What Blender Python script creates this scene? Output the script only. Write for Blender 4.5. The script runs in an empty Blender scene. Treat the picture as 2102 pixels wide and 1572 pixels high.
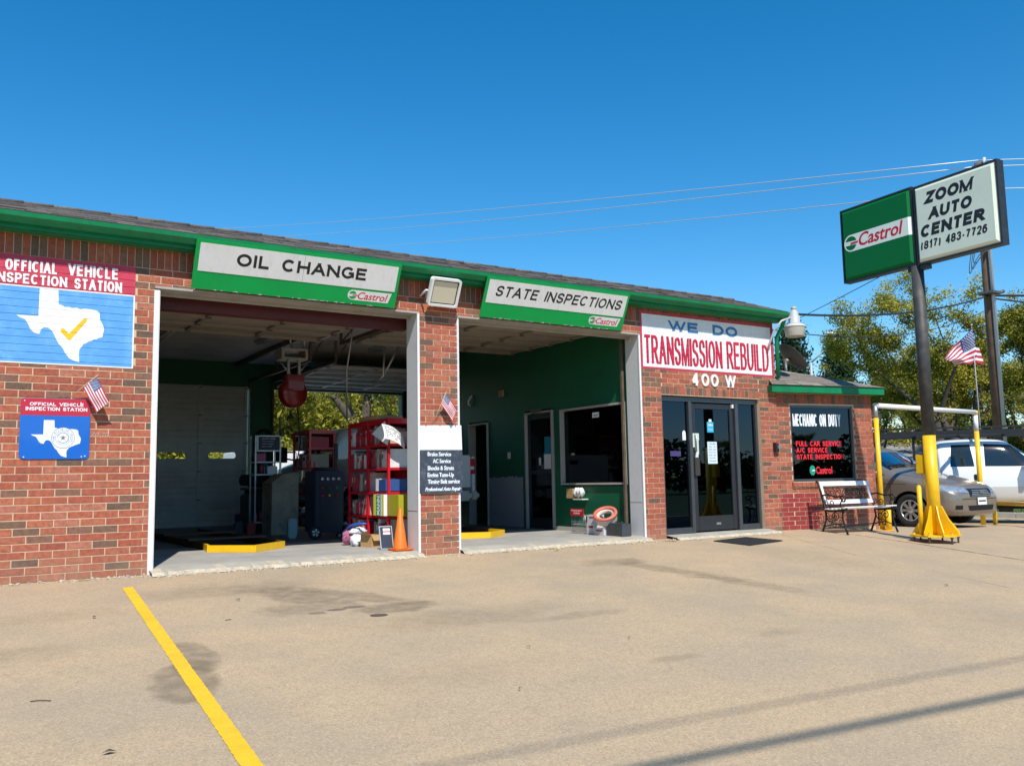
import bpy, bmesh, math, random
import numpy as np
from mathutils import Vector, Matrix
from mathutils.bvhtree import BVHTree
random.seed(7); np.random.seed(7)
S = bpy.context.scene
COL = S.collection
rad = math.radians

# ------------------------------------------------------------------ camera
CAM_LOC = Vector((0.0, -10.0, 0.925))
YAW, PITCH, ROLL, FPX = 0.57759, 0.109417, -0.01827, 1803.43
f = Vector((math.sin(YAW)*math.cos(PITCH), math.cos(YAW)*math.cos(PITCH), math.sin(PITCH)))
r = Vector((math.cos(YAW), -math.sin(YAW), 0)); u = r.cross(f)
r2 = r*math.cos(ROLL) + u*math.sin(ROLL); u2 = -r*math.sin(ROLL) + u*math.cos(ROLL)
cd = bpy.data.cameras.new('camera'); cam = bpy.data.objects.new('camera', cd); COL.objects.link(cam)
cam.matrix_world = Matrix(((r2.x, u2.x, -f.x, CAM_LOC.x), (r2.y, u2.y, -f.y, CAM_LOC.y), (r2.z, u2.z, -f.z, CAM_LOC.z), (0, 0, 0, 1)))
cd.sensor_width = 36.0; cd.sensor_fit = 'HORIZONTAL'; cd.lens = FPX*36.0/2102.0
cd.clip_start = 0.05; cd.clip_end = 3000
S.camera = cam

# ------------------------------------------------------------------ light
SUN_EL, SUN_AZ = rad(51.0), rad(18.5)        # light travels towards +y and a little +x
to_sun = Vector((-math.sin(SUN_AZ)*math.cos(SUN_EL), -math.cos(SUN_AZ)*math.cos(SUN_EL), math.sin(SUN_EL)))
world = bpy.data.worlds.new('World'); S.world = world; world.use_nodes = True
wn = world.node_tree.nodes; wl = world.node_tree.links
sky = wn.new('ShaderNodeTexSky'); sky.sky_type = 'NISHITA'; sky.sun_disc = False
sky.sun_elevation = SUN_EL; sky.sun_rotation = math.atan2(to_sun.x, to_sun.y)
sky.altitude = 200; sky.air_density = 1.0; sky.dust_density = 0.0; sky.ozone_density = 3.5
hsv = wn.new('ShaderNodeHueSaturation'); hsv.inputs['Saturation'].default_value = 1.38; hsv.inputs['Hue'].default_value = 0.494
wl.new(sky.outputs[0], hsv.inputs['Color']); wl.new(hsv.outputs[0], wn['Background'].inputs[0]); wn['Background'].inputs[1].default_value = 0.142
sd = bpy.data.lights.new('sun', 'SUN'); sd.energy = 4.6; sd.angle = rad(0.53); sd.color = (1.0, 0.95, 0.87)
sun = bpy.data.objects.new('sun', sd); COL.objects.link(sun); sun.location = (0, -20, 30)
sun.rotation_euler = to_sun.to_track_quat('Z', 'Y').to_euler()
S.view_settings.view_transform = 'Standard'; S.view_settings.look = 'None'
S.view_settings.exposure = 0.22; S.view_settings.gamma = 1.0; S.view_settings.use_curve_mapping = False
S.render.engine = 'CYCLES'
S.cycles.max_bounces = 8; S.cycles.diffuse_bounces = 4; S.cycles.glossy_bounces = 4
S.cycles.transmission_bounces = 6; S.cycles.transparent_max_bounces = 12; S.cycles.caustics_reflective = False; S.cycles.caustics_refractive = False

# ------------------------------------------------------------------ materials
MATS = {}
def nd(nt, t, **k):
    n = nt.nodes.new(t)
    for a, b in k.items(): setattr(n, a, b)
    return n
def mat(name, col, rough=0.6, metal=0.0, var=0.0, scale=6.0, bump=0.0, bscale=None, spec=0.5, coat=0.0, dirt=None, dscale=2.0, damt=0.35, streak=None, splash=None):
    """plain surface: base colour varied by noise, optional relief and dirt blotches"""
    if name in MATS: return MATS[name]
    m = bpy.data.materials.new(name); m.use_nodes = True; nt = m.node_tree; b = nt.nodes['Principled BSDF']
    b.inputs['Base Color'].default_value = (*col, 1); b.inputs['Roughness'].default_value = rough
    b.inputs['Metallic'].default_value = metal; b.inputs['Specular IOR Level'].default_value = spec
    b.inputs['Coat Weight'].default_value = coat; b.inputs['Coat Roughness'].default_value = 0.05
    if var or bump or dirt or splash:
        tc = nd(nt, 'ShaderNodeNewGeometry')
        last = None
        if var:
            nz = nd(nt, 'ShaderNodeTexNoise'); nz.inputs['Scale'].default_value = scale; nz.inputs['Detail'].default_value = 6; nz.inputs['Roughness'].default_value = 0.65
            nt.links.new(tc.outputs['Position'], nz.inputs['Vector'])
            mr = nd(nt, 'ShaderNodeMapRange'); mr.inputs[1].default_value = 0.3; mr.inputs[2].default_value = 0.7
            mr.inputs[3].default_value = 1-var; mr.inputs[4].default_value = 1+var
            nt.links.new(nz.outputs[0], mr.inputs[0])
            mx = nd(nt, 'ShaderNodeVectorMath', operation='SCALE'); mx.inputs[0].default_value = col
            nt.links.new(mr.outputs[0], mx.inputs['Scale']); last = mx.outputs[0]
        if dirt:
            n2 = nd(nt, 'ShaderNodeTexNoise'); n2.inputs['Scale'].default_value = dscale; n2.inputs['Detail'].default_value = 8; n2.inputs['Roughness'].default_value = 0.7
            if streak:
                vm = nd(nt, 'ShaderNodeVectorMath', operation='MULTIPLY'); vm.inputs[1].default_value = (1, 1, streak); nt.links.new(tc.outputs['Position'], vm.inputs[0]); nt.links.new(vm.outputs[0], n2.inputs['Vector'])
            else: nt.links.new(tc.outputs['Position'], n2.inputs['Vector'])
            m2 = nd(nt, 'ShaderNodeMapRange'); m2.inputs[1].default_value = 0.5; m2.inputs[2].default_value = 0.72; m2.inputs[3].default_value = 0; m2.inputs[4].default_value = damt
            nt.links.new(n2.outputs[0], m2.inputs[0])
            mm = nd(nt, 'ShaderNodeMix', data_type='RGBA'); nt.links.new(m2.outputs[0], mm.inputs[0])
            if last: nt.links.new(last, mm.inputs[6])
            else: mm.inputs[6].default_value = (*col, 1)
            mm.inputs[7].default_value = (*dirt, 1); last = mm.outputs[2]
        if splash:      # dust and mud thrown up on the lowest courses
            sp = nd(nt, 'ShaderNodeSeparateXYZ'); nt.links.new(tc.outputs['Position'], sp.inputs[0])
            n4 = nd(nt, 'ShaderNodeTexNoise'); n4.inputs['Scale'].default_value = 7; n4.inputs['Detail'].default_value = 6; nt.links.new(tc.outputs['Position'], n4.inputs['Vector'])
            ad = nd(nt, 'ShaderNodeMath', operation='MULTIPLY_ADD'); nt.links.new(n4.outputs[0], ad.inputs[0]); ad.inputs[1].default_value = -.55; nt.links.new(sp.outputs[2], ad.inputs[2])
            m4 = nd(nt, 'ShaderNodeMapRange'); m4.inputs[1].default_value = -.32; m4.inputs[2].default_value = .02; m4.inputs[3].default_value = .38; m4.inputs[4].default_value = 0; nt.links.new(ad.outputs[0], m4.inputs[0])
            mm = nd(nt, 'ShaderNodeMix', data_type='RGBA'); nt.links.new(m4.outputs[0], mm.inputs[0])
            if last: nt.links.new(last, mm.inputs[6])
            else: mm.inputs[6].default_value = (*col, 1)
            mm.inputs[7].default_value = (*splash, 1); last = mm.outputs[2]
        if last: nt.links.new(last, b.inputs['Base Color'])
        if bump:
            n3 = nd(nt, 'ShaderNodeTexNoise'); n3.inputs['Scale'].default_value = bscale or scale*4; n3.inputs['Detail'].default_value = 5
            nt.links.new(tc.outputs['Position'], n3.inputs['Vector'])
            bp = nd(nt, 'ShaderNodeBump'); bp.inputs['Strength'].default_value = bump; bp.inputs['Distance'].default_value = 0.01
            nt.links.new(n3.outputs[0], bp.inputs['Height']); nt.links.new(bp.outputs[0], b.inputs['Normal'])
    MATS[name] = m; return m
def glass(name, tint, refl=0.35, rough=0.0, gcol=(0.9, 0.93, 0.95)):
    if name in MATS: return MATS[name]
    m = bpy.data.materials.new(name); m.use_nodes = True; nt = m.node_tree; out = nt.nodes['Material Output']
    nt.nodes.remove(nt.nodes['Principled BSDF'])
    tr = nd(nt, 'ShaderNodeBsdfTransparent'); tr.inputs[0].default_value = (*tint, 1)
    gl = nd(nt, 'ShaderNodeBsdfGlossy'); gl.inputs[1].default_value = rough; gl.inputs[0].default_value = (*gcol, 1)
    fr = nd(nt, 'ShaderNodeFresnel'); fr.inputs[0].default_value = 1.5
    ad = nd(nt, 'ShaderNodeMath', operation='MULTIPLY'); ad.inputs[1].default_value = refl*3
    mn = nd(nt, 'ShaderNodeMath', operation='MINIMUM'); mn.inputs[1].default_value = 1.0
    mx = nd(nt, 'ShaderNodeMixShader')
    nt.links.new(fr.outputs[0], ad.inputs[0]); nt.links.new(ad.outputs[0], mn.inputs[0]); nt.links.new(mn.outputs[0], mx.inputs[0])
    nt.links.new(tr.outputs[0], mx.inputs[1]); nt.links.new(gl.outputs[0], mx.inputs[2]); nt.links.new(mx.outputs[0], out.inputs[0])
    MATS[name] = m; return m

M_mortar = mat('mortar', (.62, .455, .30), .95, var=.1, scale=9, bump=.3, bscale=120, splash=(.36, .27, .18))
BR = []
for i, c in enumerate([(.40, .108, .058), (.37, .095, .052), (.43, .13, .068), (.33, .085, .05), (.39, .12, .066), (.19, .10, .065), (.23, .11, .07), (.42, .15, .092), (.145, .085, .058)]):
    BR.append(mat('brick_clay_%s' % 'abcdefghi'[i], c, .9, var=.3, scale=22, bump=.5, bscale=90, dirt=(.13, .07, .05), dscale=17, damt=.55, splash=(.36, .26, .17)))
BRW = [14, 14, 10, 12, 12, 7, 7, 7, 5]
M_blue = mat('mural_blue_paint', (.10, .34, .74), .6, var=.12, scale=5, bump=.3, bscale=60, dirt=(.3, .52, .8), dscale=5, damt=.35)
M_red = mat('mural_red_paint', (.52, .035, .075), .6, var=.15, scale=7, bump=.3, bscale=60, dirt=(.6, .12, .16), dscale=9, damt=.4)
M_white = mat('white_paint', (.82, .81, .79), .55, var=.04, scale=4, bump=.2, bscale=50)
M_bwhite = mat('painted_brick_white', (.84, .83, .82), .6, var=.06, scale=6, bump=.35, bscale=60, dirt=(.62, .58, .56), dscale=7, damt=.3)
M_bborder = mat('painted_brick_crimson', (.55, .04, .09), .6, var=.2, scale=14, bump=.35, bscale=60)
M_yel = mat('mural_yellow_paint', (.82, .50, .01), .5, var=.08, scale=9)
M_rowred = mat('red_painted_brick', (.30, .032, .03), .75, var=.2, scale=7, bump=.3, bscale=60, dirt=(.14, .07, .05), dscale=3, damt=.5)
M_trim = mat('white_door_trim', (.78, .77, .76), .55, var=.06, scale=3, dirt=(.35, .32, .3), dscale=6, damt=.35)
M_trimgrey = mat('galvanised_reveal', (.60, .60, .60), .5, var=.08, scale=5, dirt=(.35, .33, .3), dscale=5, damt=.35)
M_green = mat('green_gutter_paint', (.003, .20, .07), .4, var=.15, scale=3, spec=.35, dirt=(.02, .11, .05), dscale=9, damt=.5, streak=.15)
M_greenwall = mat('green_wall_paint', (.004, .105, .045), .5, var=.1, scale=1.5, bump=.1, bscale=30)
M_signgreen = mat('sign_green_enamel', (.0015, .36, .075), .45, var=.06, scale=2, spec=.25, dirt=(.03, .24, .08), dscale=14, damt=.45, streak=.12)
M_signwhite = mat('sign_white_panel', (.78, .76, .75), .45, var=.04, scale=3, dirt=(.55, .5, .44), dscale=16, damt=.4, streak=.12)
M_black = mat('black_lettering', (.012, .012, .014), .5)
M_blackmetal = mat('black_metal', (.02, .02, .022), .4, metal=.3, var=.2)
M_shingle = [mat('roof_shingle_%s' % 'abc'[i], c, .95, var=.3, scale=40, bump=.6, bscale=150) for i, c in enumerate([(.13, .11, .10), (.17, .145, .125), (.10, .085, .08)])]
M_slab = mat('garage_slab', (.37, .355, .325), .7, var=.16, scale=2.2, bump=.25, bscale=60, dirt=(.25, .235, .21), dscale=1.3, damt=.6)
M_slabcrumb = mat('crumbled_concrete', (.5, .43, .32), .95, var=.3, scale=18, bump=.8, bscale=80)
M_ceil = mat('garage_ceiling', (.78, .75, .70), .8, var=.08, scale=1.5, dirt=(.2, .18, .16), dscale=.8, damt=.3)
M_rearpanel = mat('rear_door_panel', (.60, .62, .63), .5, metal=.1, var=.1, scale=4)
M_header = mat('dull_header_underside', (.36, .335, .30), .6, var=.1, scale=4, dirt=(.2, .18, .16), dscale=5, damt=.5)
M_doorpanel = mat('overhead_door_panel', (.38, .33, .27), .5, metal=.2, var=.1, scale=4, dirt=(.25, .22, .18), dscale=2, damt=.4)
M_steel = mat('galvanised_steel', (.45, .45, .45), .4, metal=.8, var=.15, scale=8)
M_dsteel = mat('dull_steel', (.16, .15, .14), .5, metal=.6, var=.2, scale=8)
M_redsteel = mat('red_oxide_beam', (.085, .012, .014), .6, var=.2, scale=6)
M_yellow = mat('safety_yellow', (.85, .50, .004), .42, var=.08, scale=5, dirt=(.55, .3, .02), dscale=6, damt=.35, coat=.2)
M_frame = mat('aluminium_frame', (.12, .125, .135), .35, metal=.7, var=.1, scale=6)
M_framed = mat('dark_door_frame', (.045, .048, .055), .35, metal=.5, var=.1, scale=6)
M_tint = glass('tinted_glass', (.03, .045, .07), .42, gcol=(.45, .68, 1.0))
M_tint2 = glass('office_glass', (.16, .17, .17), .22)
M_clear = glass('clear_glass', (.75, .8, .8), .3)
M_redpaint = mat('red_shelf_paint', (.55, .008, .02), .4, var=.1, scale=5, coat=.2)
M_rubber = mat('black_rubber', (.022, .022, .023), .8, var=.2, scale=20)
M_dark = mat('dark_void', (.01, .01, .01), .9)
M_card = mat('cardboard', (.46, .28, .12), .85, var=.1, scale=6)
M_paper = mat('white_paper', (.82, .82, .82), .7)
M_orange = mat('cone_orange', (.80, .17, .012), .45, var=.05)
M_redink = mat('red_lettering', (.62, .01, .03), .5)
M_inkdark = mat('maroon_outline', (.10, .01, .03), .6)
M_blueink = mat('blue_lettering', (.05, .20, .44), .55, var=.1, scale=8)
M_navy = mat('navy_panel', (.012, .02, .045), .5, var=.2, scale=4)
M_conc = None

# ------------------------------------------------------------------ builders
class MB:
    def __init__(s): s.bm = bmesh.new(); s.mats = []
    def mi(s, m):
        if m is None: return 0
        if m not in s.mats: s.mats.append(m)
        return s.mats.index(m)
    def face(s, pts, m=None):
        vs = [s.bm.verts.new(p) for p in pts]
        try: fc = s.bm.faces.new(vs)
        except ValueError: return None
        fc.material_index = s.mi(m); return fc
    def box(s, a, b, m=None, M=None):
        x0, y0, z0 = a; x1, y1, z1 = b
        P = [Vector(p) for p in ((x0,y0,z0),(x1,y0,z0),(x1,y1,z0),(x0,y1,z0),(x0,y0,z1),(x1,y0,z1),(x1,y1,z1),(x0,y1,z1))]
        if M is not None: P = [M @ p for p in P]
        vs = [s.bm.verts.new(p) for p in P]; i = s.mi(m)
        for q in ((0,3,2,1),(4,5,6,7),(0,1,5,4),(1,2,6,5),(2,3,7,6),(3,0,4,7)):
            fc = s.bm.faces.new([vs[k] for k in q]); fc.material_index = i
        return s
    def tube(s, pts, rads, n=10, m=None, caps=True, smooth=True):
        pts = [Vector(p) for p in pts]
        if not hasattr(rads, '__len__'): rads = [rads]*len(pts)
        rings = []; i = s.mi(m); ref = None
        for k, p in enumerate(pts):
            t = (pts[min(k+1, len(pts)-1)] - pts[max(k-1, 0)])
            if t.length < 1e-9: t = Vector((0,0,1))
            t.normalize()
            if ref is None:
                ref = Vector((0,0,1)) if abs(t.z) < .9 else Vector((1,0,0))
            a = t.cross(ref)
            if a.length < 1e-6: a = t.orthogonal()
            a.normalize(); b = a.cross(t); b.normalize(); ref = b
            rings.append([s.bm.verts.new(p + (a*math.cos(2*math.pi*j/n) + b*math.sin(2*math.pi*j/n))*rads[k]) for j in range(n)])
        for k in range(len(rings)-1):
            for j in range(n):
                fc = s.bm.faces.new((rings[k][j], rings[k][(j+1) % n], rings[k+1][(j+1) % n], rings[k+1][j])); fc.material_index = i; fc.smooth = smooth
        if caps:
            for rg in (rings[0][::-1], rings[-1]):
                fc = s.bm.faces.new(rg); fc.material_index = i
        return s
    def lathe(s, prof, axis_o, axis_d, n=20, m=None, smooth=True):
        """prof: (radius, distance along axis)"""
        o = Vector(axis_o); d = Vector(axis_d).normalized(); a = d.orthogonal().normalized(); b = d.cross(a); i = s.mi(m); rings = []
        for (rr, h) in prof:
            rings.append([s.bm.verts.new(o + d*h + (a*math.cos(2*math.pi*j/n) + b*math.sin(2*math.pi*j/n))*max(rr, 1e-4)) for j in range(n)])
        for k in range(len(rings)-1):
            for j in range(n):
                fc = s.bm.faces.new((rings[k][j], rings[k][(j+1) % n], rings[k+1][(j+1) % n], rings[k+1][j])); fc.material_index = i; fc.smooth = smooth
        return s
    def prism(s, pts2, fr, c0, c1, m=None):
        """2D polygon in frame fr, from depth c0 to c1 along its normal"""
        i = s.mi(m)
        A = [s.bm.verts.new(fr(p[0], p[1], c0)) for p in pts2]; B = [s.bm.verts.new(fr(p[0], p[1], c1)) for p in pts2]
        n = len(A)
        try:
            fc = s.bm.faces.new(B); fc.material_index = i
            fc = s.bm.faces.new(A[::-1]); fc.material_index = i
            for k in range(n):
                fc = s.bm.faces.new((A[k], A[(k+1) % n], B[(k+1) % n], B[k])); fc.material_index = i
        except ValueError: pass
        return s
    def build(s, name, m=None, parent=None, smooth=None, bevel=0, recalc=True):
        me = bpy.data.meshes.new(name)
        if recalc: bmesh.ops.recalc_face_normals(s.bm, faces=s.bm.faces[:])
        if bevel:
            bmesh.ops.bevel(s.bm, geom=[e for e in s.bm.edges if len(e.link_faces) == 2 and e.calc_face_angle(0) > .6], offset=bevel, segments=2, affect='EDGES', clamp_overlap=True)
        s.bm.to_mesh(me); s.bm.free()
        if m is not None and not s.mats: me.materials.append(m)
        for q in s.mats: me.materials.append(q)
        if smooth: me.shade_smooth()
        o = bpy.data.objects.new(name, me); COL.objects.link(o)
        if parent is not None: attach(o, parent)
        return o
def attach(o, parent):
    """parent keeps the child's world place; parents here are placed before their parts"""
    bpy.context.view_layer.update() if False else None
    o.parent = parent; o.matrix_parent_inverse = wm(parent).inverted()
def wm(o):
    M = o.matrix_basis.copy()
    if o.parent is not None: M = wm(o.parent) @ o.matrix_parent_inverse @ M
    return M
def thing(name, label, cat, loc=(0,0,0), group=None, rz=0):
    o = bpy.data.objects.new(name, None); COL.objects.link(o); o.location = loc; o.rotation_euler = (0,0,rz); o.empty_display_size = .2
    o['label'] = label; o['category'] = cat
    if group: o['group'] = group
    return o
def tag(o, label, cat, group=None):
    o['label'] = label; o['category'] = cat
    if group: o['group'] = group
    return o
def struct(o): o['kind'] = 'structure'; return o
def stuff(o): o['kind'] = 'stuff'; return o
def copy_tree(o, parent=None):
    c = o.copy(); COL.objects.link(c)
    if parent is not None: c.parent = parent; c.matrix_parent_inverse = o.matrix_parent_inverse.copy()
    for ch in list(o.children): copy_tree(ch, c)
    return c
def Fr(o, u, v):
    o = Vector(o); u = Vector(u).normalized(); v = Vector(v).normalized(); n = u.cross(v)
    return lambda a, b, c=0.0: o + u*a + v*b + n*c
WALL = Fr((0,0,0), (1,0,0), (0,0,1))            # facade plane: a = x, b = z, c = towards the street

def text_bm(body, x0, y0, w, h, bold=0.0, shear=0.0, res=3):
    """flat lettering fitted exactly into a box w x h at x0, y0"""
    cu = bpy.data.curves.new('t', 'FONT'); cu.body = body; cu.offset = bold; cu.shear = shear; cu.resolution_u = res; cu.fill_mode = 'FRONT'; cu.dimensions = '2D'
    ob = bpy.data.objects.new('t', cu); COL.objects.link(ob); dg = bpy.context.evaluated_depsgraph_get(); dg.update()
    me = bpy.data.meshes.new_from_object(ob.evaluated_get(dg)); bm = bmesh.new(); bm.from_mesh(me)
    bpy.data.objects.remove(ob); bpy.data.curves.remove(cu); bpy.data.meshes.remove(me)
    xs = [v.co.x for v in bm.verts]; ys = [v.co.y for v in bm.verts]
    ax, bx, ay, by = min(xs), max(xs), min(ys), max(ys)
    for v in bm.verts:
        v.co.x = x0 + (v.co.x-ax)/(bx-ax)*w; v.co.y = y0 + (v.co.y-ay)/(by-ay)*h
    return bm
def text(name, body, fr, x0, y0, w, h, off, m, parent=None, bold=0.0, shear=0.0, thick=0.0, res=3):
    bm = text_bm(body, x0, y0, w, h, bold, shear, res)
    if thick:
        g = bmesh.ops.extrude_face_region(bm, geom=bm.faces[:])
        for v in [e for e in g['geom'] if isinstance(e, bmesh.types.BMVert)]: v.co.z += thick
    for v in bm.verts: v.co = fr(v.co.x, v.co.y, off + v.co.z)
    bmesh.ops.recalc_face_normals(bm, faces=bm.faces[:]) if thick else None
    me = bpy.data.meshes.new(name); bm.to_mesh(me); bm.free(); me.materials.append(m)
    o = bpy.data.objects.new(name, me); COL.objects.link(o)
    if parent is not None: attach(o, parent)
    return o

CO = 0.0763     # brick course
def groove(bm, soldier=None):
    """paint that follows the wall: valleys over every bed joint. bm coords: x, y(=height), z(out)"""
    for zj in [k*CO for k in range(0, 46)]:
        for d in (-.0052, 0, .0052):
            bmesh.ops.bisect_plane(bm, geom=bm.verts[:]+bm.edges[:]+bm.faces[:], plane_co=(0, zj+d, 0), plane_no=(0,1,0), dist=1e-6)
    for v in bm.verts:
        k = round(v.co.y/CO)*CO
        if v.co.y < 3.29 and abs(v.co.y-k) < .001: v.co.z -= .005
def wall_paint(name, bm, off, m, parent):
    groove(bm)
    for v in bm.verts: v.co = WALL(v.co.x, v.co.y, off + v.co.z)
    me = bpy.data.meshes.new(name); bm.to_mesh(me); bm.free(); me.materials.append(m)
    o = bpy.data.objects.new(name, me); COL.objects.link(o); attach(o, parent); return o
def poly_bm(pts):
    bm = bmesh.new(); fc = bm.faces.new([bm.verts.new((p[0], p[1], 0)) for p in pts]); bmesh.ops.triangulate(bm, faces=[fc]); return bm
TEXAS = [(0.782,2.95),(0.953,2.95),(0.959,2.804),(0.995,2.794),(1.02,2.779),(1.056,2.786),(1.08,2.775),(1.129,2.782),(1.16,2.770),(1.203,2.779),(1.265,2.778),(1.321,2.769),(1.347,2.744),(1.353,2.674),(1.382,2.621),(1.396,2.574),(1.385,2.517),(1.38,2.489),(1.34,2.478),(1.324,2.464),(1.30,2.462),(1.275,2.44),(1.25,2.437),(1.227,2.416),(1.20,2.405),(1.191,2.38),(1.168,2.351),(1.163,2.309),(1.169,2.214),(1.123,2.225),(1.074,2.25),(1.036,2.301),(1.01,2.354),(0.973,2.392),(0.947,2.444),(0.909,2.522),(0.872,2.553),(0.831,2.554),(0.808,2.528),(0.793,2.48),(0.751,2.49),(0.715,2.52),(0.69,2.578),(0.66,2.623),(0.613,2.639),(0.583,2.663),(0.67,2.663),(0.78,2.666),(0.781,2.808)]

def oil_brand(fr, x0, y0, w, h, off, parent, pill=True):
    """white pill, green roundel with a slanted bar, red italic word"""
    if pill:
        R = h/2; pts = [(x0+R+R*math.cos(a), y0+R+R*math.sin(a)) for a in [rad(90+180*k/10) for k in range(11)]]
        pts = pts + [(x0+w-h*.28, y0), (x0+w, y0+h)]
        b = MB(); b.prism(pts, fr, off, off+.0015, M_signwhite); b.build('brand_pill', None, parent)
    cx, cy, R = x0+h*.52, y0+h*.5, h*.40
    b = MB(); b.prism([(cx+R*math.cos(rad(t)), cy+R*math.sin(rad(t))) for t in range(20, 172, 12)] , fr, off+.002, off+.003, M_signgreen)
    b.prism([(cx+R*math.cos(rad(t)), cy+R*math.sin(rad(t))) for t in range(200, 352, 12)], fr, off+.002, off+.003, M_signgreen)
    b.build('brand_roundel', None, parent)
    b = MB(); b.prism([(cx-R*.1, cy-R*.16), (cx+R*1.25, cy-R*.10), (cx+R*1.35, cy+R*.12), (cx+R*.15, cy+R*.10)], fr, off+.002, off+.0035, M_redink); b.build('brand_bar', None, parent)
    text('brand_name', 'Castrol', fr, x0+h*1.06, y0+h*.14, w-h*1.42, h*.72, off+.0025, M_redink, parent, bold=.012, shear=.25)

# stroke lettering: plain block capitals and figures of even line weight
def _arc(cx, cy, rx, ry, a0, a1, n=18):
    return [(cx+rx*math.cos(rad(a0+(a1-a0)*k/n)), cy+ry*math.sin(rad(a0+(a1-a0)*k/n))) for k in range(n+1)]
def _crv(P, n=5):
    out = []
    for i in range(len(P)-1):
        p0, p1, p2, p3 = P[max(i-1, 0)], P[i], P[i+1], P[min(i+2, len(P)-1)]
        for k in range(n):
            t = k/n; out.append(tuple(.5*((2*p1[j])+(-p0[j]+p2[j])*t+(2*p0[j]-5*p1[j]+4*p2[j]-p3[j])*t*t+(-p0[j]+3*p1[j]-3*p2[j]+p3[j])*t**3) for j in (0, 1)))
    return out+[P[-1]]
def _bowl(y0, y1, x0=.45, xr=1.0): return [(0, y1)] + _arc(x0, (y0+y1)/2, xr-x0, (y1-y0)/2, 90, -90, 12) + [(0, y0)]
_C = _arc(.5, .5, .5, .5, 42, 318, 26)
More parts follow.
